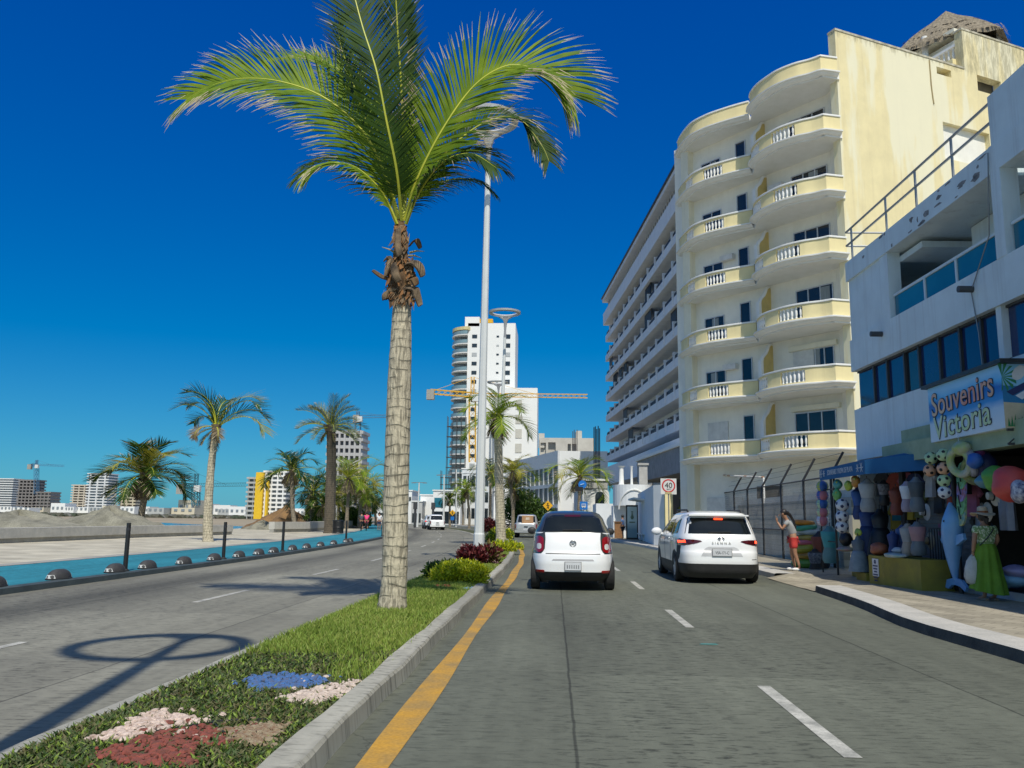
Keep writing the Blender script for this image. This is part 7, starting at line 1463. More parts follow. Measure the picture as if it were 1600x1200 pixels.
for k in range(nf-5):
    z = tz-4.2-k*fh
    for u0, u1, dz in ((734, 742, 1.1), (773, 777, .5), (786, 795, 1.3)):
        x0, x1 = pt(u0, 700, TY).x, pt(u1, 700, TY).x; mb = MB(); mb.box(((x0+x1)/2, TY-.03, z), (x1-x0, .16, dz)); mb.build('window', glass_dk if (k*7+u0) % 4 else mat('pale_window', (.42, .45, .46)), tw)
tb = thing('tower_annex', 'lower plain white block standing right of the white tower', 'building', (-15, 240, 0)); a_, b_ = pt(772, 700, 240).x, pt(839, 700, 240).x; zt_ = pt(800, 606, 240).z; mb = MB(); mb.box(((a_+b_)/2, 248, zt_/2), (b_-a_, 16, zt_)); mb.build('wall', white_t, tb)
for k in range(7):
    x0, x1 = pt(805, 700, 240).x, pt(815, 700, 240).x; mb = MB(); mb.box(((x0+x1)/2, 239.95, zt_-5-k*4.2), (x1-x0, .2, 2.6)); mb.build('louvre_panel', mat('louvre_beige', (.55, .54, .48)), tb)
# ---------------------------------------------------------------- cranes
def lattice(mb, a, b, w, n, r=.09, up=(0, 0, 1)):
    a, b = Vector(a), Vector(b); t = (b-a).normalized(); s_ = t.cross(Vector(up)); s_ = s_.normalized() if s_.length > .01 else Vector((1, 0, 0)); u_ = s_.cross(t); cr = [(s_*i+u_*j)*w/2 for i, j in ((-1, -1), (1, -1), (1, 1), (-1, 1))]
    for c in cr: mb.beam(a+c, b+c, r*2, r*2)
    for i in range(n):
        p, q_ = a.lerp(b, i/n), a.lerp(b, (i+1)/n)
        for k in range(4): mb.beam(p+cr[k], q_+cr[(k+1) % 4], r, r)
def crane(label, mu, vb, vt, jib_l, jib_r, y, m, w=1.6, apex=6, zbase=None):
    base = pt(mu, vb, y); top = pt(mu, vt, y); t = thing('tower_crane', label, 'crane', (base.x, y, base.z), 'tower cranes over the building sites'); mb = MB(); lattice(mb, base, top, w, max(4, int((top.z-base.z)/w/1.2)), w*.06); mb.build('mast', m, t)
    l, r_ = pt(*jib_l, y), pt(*jib_r, y); lg, st_ = (l, r_) if abs(l.x-top.x) > abs(r_.x-top.x) else (r_, l)
    lg = lg+Vector((0, (14 if 0 else 0), 0)); mb = MB(); lattice(mb, top, lg, w*.55, 22, w*.032); mb.build('jib', m, t); mb = MB(); lattice(mb, top, st_, w*.7, 7, w*.06); mb.build('counter_jib', m, t)
    mb = MB(); ap_ = top+Vector((0, 0, apex)); lattice(mb, top, ap_, w*.5, 4, w*.05); mb.beam(ap_, top.lerp(lg, .6), w*.05, w*.05); mb.beam(ap_, st_, w*.05, w*.05); mb.build('apex', m, t); mb = MB(); mb.box(st_+Vector((0, 0, -w*.5)), (w*1.2, w, w*1.6)); mb.build('counterweight', concrete, t); mb = MB(); mb.box(top+Vector((w*.6, -w*.6, -w*.6)), (w, w*.8, w*1.1)); mb.build('cab', steelwhite, t)
crane('yellow tower crane standing in front of the white tower', 738, 722, 617, (673, 612), (918, 619), 225, mat('crane_yellow', (.75, .42, .02)), 1.7, 5.)
crane('teal tower crane near the cream block on the left skyline', 306, 790, 758, (283, 760), (385, 757), 420, mat('crane_teal', (.05, .2, .26)), 3., 6)
crane('small blue crane over the dark unfinished tower at far left', 57, 772, 726, (47, 727), (100, 728), 520, mat('crane_blue', (.08, .2, .34)), 2., 3)
crane('crane with blue jib on top of the concrete frame tower', 559, 672, 651, (557, 651), (628, 650), 300, mat('crane_blue', (.08, .2, .34)), 1.8, 2)
# scaffolding beside the tower, houses on the far bend
def scaff(label, u0, u1, v0, v1, y, n, m):
    a_, b_ = pt(u0, v1, y), pt(u1, v1, y); z0, z1 = a_.z, pt(u0, v0, y).z; mb = MB(); t = thing('scaffolding', label, 'scaffolding', ((a_.x+b_.x)/2, y, z0))
    for x_ in np.linspace(a_.x, b_.x, 5):
        for dy in (0, 2): mb.beam((x_, y+dy, z0), (x_, y+dy, z1), .14, .14)
    mb.build('standards', m, t); mb = MB()
    for k in range(n): mb.box(((a_.x+b_.x)/2, y+1, z0+(z1-z0)*k/n), (b_.x-a_.x+.3, 2.1, .14))
    mb.build('decks', m, t)
scaff('grey scaffolding around the lower left corner of the white tower', 695, 724, 650, 812, 215, 10, darksteel); scaff('dark scaffolding platforms low in front of the tower', 688, 735, 735, 768, 205, 3, darksteel)
def house(name, label, u0, u1, vt, y, dep=10, m=None, wins=(), vb=822, roof=True, group=None, cat='house'):
    a_, b_ = pt(u0, vt, y), pt(u1, vt, y); t = thing(name, label, cat, ((a_.x+b_.x)/2, y, -.3), group); W_ = b_.x-a_.x; zt_ = a_.z; mb = MB(); mb.box(((a_.x+b_.x)/2, y+dep/2, (zt_-.3)/2), (W_, dep, zt_+.3)); mb.build('wall', m or white_t, t)
    if roof: mb = MB(); mb.box(((a_.x+b_.x)/2, y+dep/2, zt_+.12), (W_+.3, dep+.3, .24)); mb.build('roof_edge', whitewall, t)
    for (f0, f1, g0, g1, gm) in wins: mb = MB(); mb.box((a_.x+W_*(f0+f1)/2, y-.02, zt_*(g0+g1)/2), (W_*(f1-f0), .14, zt_*(g1-g0))); mb.build('window', gm or glass_dk, t)
    return t
house('beach_house', 'two-storey white house with a glazed upper corner on the far bend', 677, 720, 767, 165, 12, None, [(.05, .38, .52, .80, glass_teal), (.42, .95, .58, .78, mat('soft_shadow_wall', (.5, .52, .52))), (.03, .95, .05, .40, glass_dk)]); house('beach_house', 'plain white house with a flat roof left of the glazed corner house', 657, 678, 774, 172, 12, None, [(.1, .9, .05, .3, glass_dk)]); house('beach_house', 'low grey-white house with a side gable right of the big trunk', 643, 660, 784, 168, 10, mat('house_grey', (.5, .5, .48)), [(.1, .9, .1, .5, glass_dk)])
house('beach_house', 'white wall block right behind the big trunk on the far bend', 622, 644, 767, 180, 10, None, [(.8, .95, .7, .82, glass_dk)])
house('office_building', 'grey glazed block between the scaffolding and the nearest lamp post', 722, 765, 733, 175, 14, mat('office_grey_blue', (.66, .69, .70)), [(.05+.16*i, .17+.16*i, .12+.29*k, .3+.29*k, glass_dk) for i in range(6) for k in range(3)], cat='building'); house('beach_house', 'long low white building seen beneath the beach palms', 588, 624, 788, 190, 10, None, [(.1, .9, .35, .55, glass_dk)])
for u_, lab in ((648, 'dark slim utility post right of the big trunk'), (676, 'dark traffic post by the far white pickup')):
    p = pt(u_, 822, 112); mb = MB(); mb.tube([(p.x, 112, .1), (p.x, 112, 3.4)], .16, 6); mb.box((p.x, 112, 3.0), (.5, .4, .9)); mb.build('utility_post', darksteel, None, lab, 'post')
# ---------------------------------------------------------------- skyline on the left
def slab_tower(label, u0, u1, vt, y, nfl, wm, bm, name='tower_building', setb=.86, cols=0, capb=True):
    a_, b_ = pt(u0, vt, y), pt(u1, vt, y); W_ = b_.x-a_.x; zt_ = a_.z; t = thing(name, label, 'building', ((a_.x+b_.x)/2, y, -.3)); mb = MB(); mb.box(((a_.x+b_.x)/2, y+6, zt_/2), (W_*setb, 10, zt_)); mb.build('wall', bm, t); fhh = zt_/nfl
    for k in range(1, nfl+1): mb = MB(); mb.box(((a_.x+b_.x)/2, y+5.5, zt_-(k-1)*fhh-.25*fhh), (W_, 11.5, fhh*.42)); mb.build('floor_band', wm, t)
    if cols:
        for i in range(cols): x_ = a_.x+W_*(i+.5)/cols; mb = MB(); mb.box((x_, y+5.2, zt_/2), (W_*.05, 11.2, zt_)); mb.build('column', wm, t)
    return t, a_, b_, zt_
wht = mat('far_white', (.72, .74, .74)); slab_tower('white banded apartment tower cut by the left edge of the photo', -6, 22, 747, 560, 15, wht, mat('far_shadow_glass', (.22, .26, .29)))
unf = mat('far_concrete_dark', (.16, .15, .15), (.24, .23, .22), .05, .9); dk = mat('far_dark_void', (.05, .05, .055)); slab_tower('dark unfinished tower under the small crane at far left', 29, 57, 749, 520, 11, unf, dk, 'unfinished_building', .8, 5); slab_tower('lower half-clad unfinished block right of the dark tower', 56, 80, 768, 515, 7, unf, mat('far_pale_clad', (.42, .42, .38)), 'unfinished_building', .9, 4)
slab_tower('beige balcony tower left of the blue-white tower', 112, 137, 757, 500, 12, mat('far_beige', (.62, .56, .46)), mat('far_brown_glass', (.22, .2, .18)), 'tower_building', .9, 3); slab_tower('blue-white glass tower on the left skyline', 137, 171, 739, 480, 15, wht, mat('far_blue_glass', (.16, .24, .3)), 'tower_building', .92, 3); slab_tower('cream tower half hidden by the broad palm', 187, 214, 762, 500, 9, mat('far_cream', (.64, .58, .44)), mat('far_brown_glass', (.22, .2, .18)), 'tower_building', .92, 3)
yb, a_, b_, zt_ = slab_tower('white block with a bright yellow stair wall on the left skyline', 412, 449, 735, 300, 11, white_t, mat('far_shadow_glass', (.22, .26, .29)), 'tower_building', .97, 4); p0, p1 = pt(401, 738, 299).x, pt(413, 738, 299).x; mb = MB(); mb.box(((p0+p1)/2, 303, pt(405, 738, 299).z/2), (p1-p0, 9, pt(405, 738, 299).z)); mb.build('yellow_wall', mat('bright_yellow', (.80, .52, .02)), yb); p0, p1 = pt(417, 738, 298).x, pt(420, 738, 298).x; mb = MB(); mb.box(((p0+p1)/2, 299, pt(405, 750, 299).z/2), (p1-p0, 2, pt(405, 750, 299).z)); mb.build('yellow_fin', MATS['bright_yellow'], yb)
slab_tower('grey-glazed block left of the yellow stair wall', 386, 402, 745, 302, 9, mat('far_grey', (.45, .47, .46)), mat('far_shadow_glass', (.22, .26, .29)), 'tower_building', .9, 2); slab_tower('concrete frame tower with open storeys behind the date palm', 511, 568, 672, 300, 12, mat('frame_concrete', (.46, .46, .46)), mat('far_void_blue', (.10, .12, .15)), 'unfinished_building', .7, 7)
p = pt(567, 690, 299)
rs = random.Random(13); hcol = [white_t, white_t, mat('far_cream', (.64, .58, .44)), mat('far_grey', (.45, .47, .46)), mat('far_tan', (.5, .4, .3))]; desc = {0: 'white', 1: 'white', 2: 'cream', 3: 'grey', 4: 'tan'}; n_h = 0
for u0, w_, vt, ci in ((80, 22, 786, 0), (0, 18, 795, 1), (20, 25, 798, 0), (48, 20, 797, 2), (101, 14, 796, 1), (116, 22, 797, 0), (139, 18, 798, 3), (160, 16, 792, 2), (172, 16, 790, 4), (188, 22, 794, 0), (214, 20, 793, 1), (230, 26, 797, 3), (268, 36, 796, 2), (279, 28, 781, 2), (318, 14, 787, 1), (334, 26, 789, 0), (358, 26, 792, 1), (340, 18, 800, 3), (372, 14, 798, 0), (450, 22, 795, 0), (468, 24, 798, 1), (416, 30, 797, 0), (300, 22, 800, 1)):
    yv = 430+rs.uniform(-40, 40); a_, b_ = pt(u0, vt, yv), pt(u0+w_, vt, yv); mb = MB(); mb.box(((a_.x+b_.x)/2, yv+5, a_.z/2), (b_.x-a_.x, 10, max(5.5, a_.z))); t = thing('town_house', 'low %s building of the far waterfront town' % desc[ci], 'building', ((a_.x+b_.x)/2, yv, 0), 'low %s buildings of the far waterfront' % desc[ci]); mb.build('wall', hcol[ci], t)
    for k in range(3): mb = MB(); mb.box((a_.x+(b_.x-a_.x)*(k+.6)/3.2, yv-.1, max(5.5, a_.z)*.6), ((b_.x-a_.x)*.14, .3, max(5.5, a_.z)*.2)); mb.build('window', MATS['far_shadow_glass'], t)
mb = MB(); 
for i in range(1500): 
    y_ = rs.uniform(330, 380); u_ = rs.uniform(-20, 520); p = pt(u_, 812, y_); s_ = rs.uniform(.8, 2.6); mb.add([(p.x, y_, -.2), (p.x+s_, y_+s_, -.2), (p.x+s_*.4, y_+.3, s_*rs.uniform(.3, .6)), (p.x-s_*.6, y_-s_*.2, s_*.5)], [(0, 1, 2), (0, 2, 3), (1, 3, 2), (0, 3, 1)], rs.randrange(3))
mb.build('shore_scrub', [mat('scrub_dark', (.06, .08, .05)), mat('rock_grey', (.2, .2, .19)), mat('scrub_mid', (.12, .12, .09))], None, 'dark band of scrub and rocks along the far shore', 'shore', None, 'stuff')
# ---------------------------------------------------------------- souvenir goods
def gmat(nm, c, c2=None, sc=5, r=.5): return mat('goods_'+nm, c, c2, sc, r)
def ball(u_, v_, X, r, base, spot, label, grp, name='soccer_ball', mode='spots'):
    c = ptx(u_, v_, X); t = thing(name, label, 'ball', c-Vector((0, 0, r)), grp); mb = MB(); mb.sphere(c, r, 20, 14); mb.build('shell', base, t)
    mb = MB(); ph = (1+5**.5)/2
    if mode == 'spots':
        vs = [Vector(v).normalized() for s1 in (-1, 1) for s2 in (-1, 1) for v in ((0, s1, s2*ph), (s1, s2*ph, 0), (s2*ph, 0, s1))]
        rotm = Matrix.Rotation(u_*.7, 3, 'Z') @ Matrix.Rotation(v_*.3, 3, 'X')
        for d in vs:
            d = rotm @ d; a = d.orthogonal().normalized(); b = d.cross(a); pent = [c+(d+(a*math.cos(2*math.pi*j/5)+b*math.sin(2*math.pi*j/5))*.30).normalized()*r*1.012 for j in range(5)]; mb.add([c+d*r*1.03]+pent, [(0, 1+j, 1+(j+1) % 5) for j in range(5)])
    else:
        for k in range(3):
            a0 = 2*math.pi*k/3+u_; n_ = 5; m_ = 8; vs = [c+Vector((math.sin(math.pi*i/m_)*math.cos(a0+j*.18), math.sin(math.pi*i/m_)*math.sin(a0+j*.18), math.cos(math.pi*i/m_)))*r*1.012 for i in range(m_+1) for j in range(n_)]; mb.add(vs, [(i*n_+j, i*n_+j+1, (i+1)*n_+j+1, (i+1)*n_+j)[::-1] for i in range(m_) for j in range(n_-1)], 0, True)
    mb.build('patches', spot, t); return t
blk_s = gmat('black', (.015, .015, .018)); navy = gmat('navy', (.02, .03, .10)); gr_ = gmat('mint', (.45, .62, .36)); or_ = gmat('peach', (.68, .38, .24)); wh_ = gmat('white', (.66, .70, .76))
XS = 7.85
for u_, v_, b_, s_, lab in ((1454.5, 716, gr_, blk_s, 'mint soccer ball, upper left of the cluster beside the shop sign post'), (1474, 711, gr_, blk_s, 'mint soccer ball, highest of the cluster beside the shop sign post'), (1453, 735, or_, blk_s, 'peach soccer ball at the left rim of the hanging cluster'), (1474.5, 732, or_, blk_s, 'darker peach soccer ball next to the sign post'), (1475, 751, gr_, blk_s, 'mint soccer ball below the two peach balls'), (1475.5, 769, wh_, navy, 'white soccer ball with navy spots, lowest of the hanging cluster')): ball(u_, v_, XS, .13, b_, s_, lab, 'soccer balls hanging beside the sign post')
for v_, lab in ((789, 'white ball with navy spots, top of the three on the awning post'), (807, 'white ball with navy spots, middle of the three on the awning post'), (823, 'white ball with navy spots, lowest of the three on the awning post')): ball(1316, v_, 7.45, .165, wh_, navy, lab, 'spotted balls on the awning post')
pk_ = gmat('pink', (.52, .18, .24)); bl_ = gmat('royal', (.03, .12, .42)); yl_ = gmat('lime', (.42, .5, .08))
for i, (v_, a, b, cn) in enumerate(((760, bl_, yl_, 'blue and lime beach ball, highest of the string'), (774, pk_, bl_, 'pink beach ball, second of the string'), (787, bl_, gr_, 'blue and mint beach ball in the middle of the string'), (800, pk_, gr_, 'pink and mint beach ball, fourth of the string'), (813, pk_, wh_, 'pink and white beach ball, lowest of the string'))): ball(1285, v_, 7.5, .165, a, b, cn+' by the awning', 'beach balls on a string', 'beach ball'.replace(' ', '_'), 'stripes')
# stack of inflatable rings
rg0 = g(1263, 887, .14); z_ = .15
for i, (c_, lab, r_) in enumerate((((.12, .30, .05), 'dark green inflatable ring at the bottom of the stack', .52), ((.36, .22, .03), 'ochre inflatable ring above the green one', .52), ((.33, .33, .04), 'olive inflatable ring in the lower middle of the stack', .52), ((.55, .14, .2), 'pink inflatable ring in the middle of the stack', .50), ((.40, .30, .06), 'mustard inflatable ring above the pink one', .48), ((.40, .48, .50), 'pale blue inflatable ring near the top of the stack', .46), ((.05, .34, .20), 'sea green inflatable ring on the upper stack', .44), ((.60, .22, .02), 'orange inflatable ring crowning the stack', .34))):
    hh = (.2, .2, .2, .12, .14, .14, .12, .13)[i]; mb = MB(); tlt = Matrix.Rotation(R((0, 2, -2, 3, -4, 6, -6, 5)[i]), 3, 'Y'); mb.torus((rg0.x+.12*math.sin(i*1.7), rg0.y, z_+hh*.62), r_*.72, hh*.66, 28, 10, M=tlt); t = thing('inflatable_ring', lab, 'float', (rg0.x, rg0.y, z_), 'stack of inflatable rings by the fence'); mb.build('tube', gmat('ring%s' % 'abcdefgh'[i], c_, tuple(x*.7 for x in c_), 3, .3), t); mb = MB(); mb.tube([(rg0.x+.12*math.sin(i*1.7)-r_*.7, rg0.y-r_*.2, z_+hh*1.2), (rg0.x+.12*math.sin(i*1.7)-r_*.7, rg0.y-r_*.2, z_+hh*1.45)], .015, 6); mb.build('valve', wh_, t); z_ += hh*1.12
# mannequin torsos and clothes
def torso(label, u_, v0, v1, X, m1, m2, k=1., rz=0, skirt=False, grp=None):
    a_ = ptx(u_, v1, X); b_ = ptx(u_, v0, X); h = b_.z-a_.z; s = h/.85; t = thing('clothes_dummy', label, 'clothes display', a_, grp)
    lv = [(.13, 0, .09), (.165, .08, .11), (.16, .2, .11), (.12, .36, .09), (.14, .5, .11), (.165, .62, .115), (.17, .72, .09), (.09, .78, .06), (.05, .85, .05)]
    if skirt: lv = [(.24, 0, .2), (.21, .2, .17), (.16, .42, .13), (.12, .5, .1), (.15, .62, .11), (.16, .72, .09), (.07, .78, .06), (.045, .85, .045)]
    def loft(sub, f=1.):
        mb = MB(); n_ = 18
        for r, z, d in sub:
            for j in range(n_): q_ = 2*math.pi*j/n_; x, y = r*f*s*k*math.cos(q_), d*f*s*k*math.sin(q_); mb.v.append((a_.x+x*math.cos(rz)-y*math.sin(rz), a_.y+x*math.sin(rz)+y*math.cos(rz), a_.z+z*s))
        for i in range(len(sub)-1):
            for j in range(n_): mb.f.append([i*n_+j, i*n_+(j+1) % n_, (i+1)*n_+(j+1) % n_, (i+1)*n_+j]); mb.m.append(0); mb.sm.append(True)
        mb.f.append([(len(sub)-1)*n_+j for j in range(n_)]); mb.m.append(0); mb.sm.append(False); return mb
    loft(lv).build('torso', m1, t, sharp=70); loft(lv[3:7] if not skirt else lv[:4], 1.07).build('garment', m2, t, sharp=70)
    mb = MB(); mb.tube([(a_.x, a_.y, a_.z+.82*s), (a_.x, a_.y, a_.z+.93*s)], .012, 5); mb.build('hook', darksteel, t); return t
G = gmat; grey_t = G('grey', (.30, .32, .34)); teal_t = G('teal', (.10, .26, .30)); navy_t = G('deepblue', (.03, .06, .2)); slate = G('slate', (.12, .15, .18)); red_t = G('rust', (.22, .05, .03)); blk_t = G('ink', (.015, .016, .02)); lil = G('lilac', (.3, .26, .34))
for a in (('pale grey tee with a blue bow hanging in the middle of the awning', 1357, 748, 800, 7.6, grey_t, G('palegrey', (.42, .45, .47)), 1.25), ('royal blue shirt hanging beside the grey tee', 1343, 760, 812, 7.8, navy_t, G('royal', (.03, .12, .42)), 1.), ('black striped shirt hanging at the back of the stall', 1382, 750, 790, 7.9, blk_t, G('ink2', (.03, .03, .04), (.25, .25, .28), 14), 1.1), ('white and lilac swimsuit torso hanging on the right of the stall', 1419, 752, 800, 7.75, lil, G('white', (.66, .70, .76)), 1.1), ('dark slate torso with white trim beside the shutter', 1434, 745, 800, 7.75, slate, G('slate2', (.06, .08, .10)), 1.1), ('rust red shirt hanging at the back between the torsos', 1402, 760, 805, 8.05, red_t, red_t, 1.2),
          ('grey two-piece torso standing on the yellow counter', 1421, 818, 868, 7.7, G('beige', (.32, .28, .24)), grey_t, 1.2), ('dark torso with pink waistband at the right end of the counter', 1436, 815, 868, 7.75, slate, G('pinkband', (.35, .2, .22)), 1.2), ('navy shirt dummy on the counter', 1397, 830, 868, 7.7, navy_t, navy_t, 1.15), ('second navy dummy with a taller neck on the counter', 1412, 820, 866, 7.95, navy_t, G('blue2', (.05, .12, .32)), 1.1), ('teal bikini torso on the ground beside the awning post', 1299, 822, 880, 7.6, teal_t, G('teal2', (.05, .34, .38)), 1.2), ('black shirt dummy next to the ring stack', 1284, 830, 888, 7.9, blk_t, red_t, 1.2), ('dark plaid bundle dummy low beside the rings', 1275, 858, 897, 7.7, blk_t, G('plaid', (.04, .05, .08), (.2, .22, .25), 18), 1.4)): torso(*a)
torso('tall grey beach dress dummy in front of the yellow counter', 1343, 838, 893, 7.45, slate, G('dressgrey', (.14, .19, .24), (.2, .26, .3), 9), 1.0, skirt=True); torso('long deep blue beach dress hanging in the stall', 1360, 790, 868, 7.9, navy_t, G('navydress', (.02, .04, .12)), 1., skirt=True); torso('long dark dress hanging in the middle of the stall', 1378, 795, 868, 8., blk_t, blk_t, 1., skirt=True)
def blob(name, label, cat, u_, v_, X, sc, m, extra=None, n=16):
    c = ptx(u_, v_, X); t = thing(name, label, cat, c-Vector((0, 0, sc[2]))); mb = MB(); mb.sphere((0, 0, 0), 1, n, 11); mb.v = [(c.x+x*sc[0]*(1+.1*math.sin(5*z+u_)), c.y+y*sc[1], c.z+z*sc[2]*(1+.08*math.sin(4*y))) for x, y, z in mb.v]; mb.build('float_body', m, t, sharp=80)
    if extra: extra(t, c)
    return t
def fish(t, c):
    mb = MB(); mb.add([c+Vector((0, .16, 0)), c+Vector((0, .34, .14)), c+Vector((.03, .28, 0)), c+Vector((0, .34, -.14))], [(0, 1, 2), (0, 2, 3), (0, 2, 1), (0, 3, 2)]); mb.sphere(c+Vector((-.06, -.12, .05)), .035, 8, 6); mb.build('tail_and_eye', G('lime', (.42, .5, .08)), t)
blob('inflatable_fish', 'green fish-shaped float hanging under the left end of the awning', 'float', 1308, 773, 7.45, (.10, .2, .16), G('fishgreen', (.14, .42, .12)), fish); blob('inflatable_fish', 'teal fish float hanging above the green one', 'float', 1309, 757, 7.5, (.10, .22, .14), G('fishteal', (.08, .34, .32)), fish); blob('inflatable_fish', 'yellow-green fish float in the awning corner', 'float', 1326, 759, 7.45, (.10, .16, .13), G('fishlime', (.36, .48, .06)), fish); blob('inflatable_fish', 'orange fish float under the awning', 'float', 1337, 752, 7.5, (.10, .18, .15), G('fishorange', (.48, .22, .04)), fish)
for v_, cc, lab in ((745, (.2, .34, .1), 'green bodyboard of the column right of the sign post'), (765, (.42, .14, .1), 'red bodyboard of the column right of the sign post'), (785, (.12, .3, .12), 'dark green bodyboard low in the column'), (803, (.06, .3, .36), 'teal bodyboard at the foot of the column')):
    c = ptx(1503, v_, 8.1); t = thing('bodyboard', lab, 'bodyboard', c-Vector((0, 0, .2)), 'bodyboards hanging right of the sign post'); mb = MB(); poly = [(.19*math.cos(a)*(1 if math.cos(a) < 0 else .9), .24*math.sin(a)+(.05 if math.sin(a) > 0 else 0)) for a in [2*math.pi*k/20 for k in range(20)]]; mb.prism(poly, -.03, .03); mb.v = [(c.x+z*.6+y*.1, c.y-x, c.z+y) for x, y, z in mb.v]; mb.build('board', G('board%d' % v_, cc, tuple(min(1, x*1.9+.05) for x in cc[::-1]), 6), t); mb = MB(); mb.tube([(c.x-.04, c.y-.02, c.z-.1), (c.x-.05, c.y+.04, c.z+.15)], .012, 5); mb.build('leash', blk_s, t)
def ringf(label, u_, v_, X, r, rr2, m, rot):
    c = ptx(u_, v_, X); t = thing('swim_ring', label, 'float', c-Vector((0, 0, r)), 'floats hanging under the shop sign'); mb = MB(); mb.torus(c, r, rr2, 26, 10, M=Matrix.Rotation(R(rot), 3, 'Z') @ Matrix.Rotation(R(80), 3, 'Y')); mb.build('tube', m, t); mb = MB(); mb.tube([c+Vector((0, 0, r)), c+Vector((0, 0, r+.35))], .008, 4); mb.build('string', wh_, t)
ringf('lime and grey swim ring hanging under the shop sign', 1500, 722, 7.95, .24, .075, G('ringlime', (.34, .46, .12), (.4, .42, .4), 4), 20); ringf('grey striped swim ring behind the lime one', 1517, 722, 8.1, .22, .075, G('ringgrey', (.4, .4, .44), (.2, .2, .24), 6), -15); ringf('olive tiger-striped swim ring low under the sign', 1525, 735, 8.2, .22, .08, G('ringolive', (.3, .34, .1), (.1, .1, .06), 9), 40)
blob('beach_ball', 'royal blue ball hanging under the sign beside the rings', 'ball', 1524, 720, 8., (.15, .15, .15), G('royal', (.03, .12, .42))); blob('inflatable_toy', 'purple inflatable toy high under the sign', 'float', 1530, 700, 8.2, (.1, .14, .22), G('purple', (.2, .04, .2))); blob('inflatable_toy', 'navy dolphin-like float under the sign', 'float', 1540, 728, 8.3, (.2, .2, .3), G('navyfloat', (.02, .03, .12))); blob('beach_ball', 'green beach ball at the right under the sign', 'ball', 1558, 748, 8.1, (.25, .25, .24), G('ballgreen', (.10, .34, .05))); blob('beach_ball', 'big coral red beach ball at the right edge under the sign', 'ball', 1581, 756, 7.95, (.32, .32, .31), G('ballred', (.58, .07, .06))); blob('inflatable_toy', 'light teal float between the rings and the green ball', 'float', 1541, 752, 8.1, (.18, .24, .13), G('floatteal', (.10, .26, .34))); blob('inflatable_toy', 'lime shell-shaped float at the top of the ring cluster', 'float', 1503, 700, 7.95, (.16, .22, .14), G('ringlime', (.34, .46, .12))); blob('beach_bag', 'navy and white striped bag hanging at the right edge', 'bag', 1594, 768, 7.9, (.14, .2, .2), G('stripebag', (.03, .04, .12), (.6, .6, .64), 12))
blob('basket', 'round terracotta basket on the yellow counter', 'basket', 1374, 858, 7.55, (.2, .24, .15), G('terracotta', (.30, .09, .04))); blob('inflatable_raft', 'pale teal raft ring lying on the counter', 'float', 1400, 868, 7.5, (.22, .42, .06), G('raft', (.22, .36, .36), (.5, .5, .5), 5)); blob('sun_hat', 'pale grey sun hat lying on the raft', 'hat', 1403, 860, 7.55, (.12, .14, .07), G('hatgrey', (.42, .46, .5))); blob('inflatable_raft', 'pink and green raft on the small yellow block', 'float', 1322, 858, 7.6, (.22, .34, .07), G('raftpink', (.42, .24, .26), (.2, .34, .2), 4)); blob('cloth_bundle', 'dark bundle of sandals hanging under the spotted balls', 'bundle', 1322, 842, 7.7, (.16, .22, .2), blk_t); blob('inflatable_fish', 'lime leaf-shaped float beside the dress dummy', 'float', 1341, 832, 7.5, (.06, .2, .1), G('fishlime', (.36, .48, .06)))
for u_, v_, sc, lab, cc in ((1578, 905, (.3, .5, .16), 'pale blue float lying on the shop ledge at the right', (.22, .42, .6)), (1590, 893, (.25, .3, .12), 'lilac float on the shop ledge near the right edge', (.34, .3, .5)), (1560, 912, (.2, .3, .14), 'deep blue float on the ledge beside the person', (.05, .18, .42))): blob('inflatable_raft', lab, 'float', u_, v_, 8.45, sc, G('ledge%d' % u_, cc))
c0 = ptx(1571, 790, 8.3); mb = MB(); n_ = 13
for i in range(9):
    for j in range(n_): mb.v.append((c0.x+.05*math.sin(j*1.3)*(.4+i/9), c0.y-.27+.54*j/(n_-1), c0.z+.45-.9*i/8))
mb.f = [[i*n_+j, i*n_+j+1, (i+1)*n_+j+1, (i+1)*n_+j] for i in range(8) for j in range(n_-1)]; mb.m = [0]*len(mb.f); mb.sm = [True]*len(mb.f); V0 = list(mb.v); k0 = len(V0); mb.add([(x+.02, y, z) for x, y, z in V0], [tuple(k0*0+q_ for q_ in f[::-1]) for f in mb.f], 0, True); mb.build('towel', G('towelgrey', (.26, .28, .32), None, 4, .95), None, 'grey beach towel hanging beside the person in the green skirt', 'towel', sharp=0)
# inflatable dolphin standing on its tail
db = ptx(1490, 920, 7.98); top_ = ptx(1484, 785, 7.98); hD = top_.z-db.z; dol = thing('inflatable_dolphin', 'light blue inflatable dolphin standing upright behind the sign post', 'float', db); dm_ = G('dolphin', (.20, .42, .68), (.16, .36, .62), 3, .3)
yx = db.y-.02; mb = MB(); prof = catmull([(0, 0, .03), (.02, .18, .10), (.03, .42, .17), (.0, .62, .21), (-.02, .78, .19), (.0, .90, .11), (.02, 1., .03)], 5); mb.tube([(db.x+.05, yx+a*1.2, db.z+.12+b*(hD-.12)) for a, b, c_ in prof], [c_ for a, b, c_ in prof], 16); mb.build('body', dm_, dol)
def fin(pts, nm): 
    mb = MB(); n_ = len(pts); vs = [(db.x+.05+o, yx-a, db.z+b) for o in (-.03, .03) for a, b in pts]; mb.add(vs, [tuple(range(n_))[::-1], tuple(range(n_, 2*n_))]+[(i, (i+1) % n_, (i+1) % n_+n_, i+n_) for i in range(n_)]); mb.build(nm, dm_, dol)
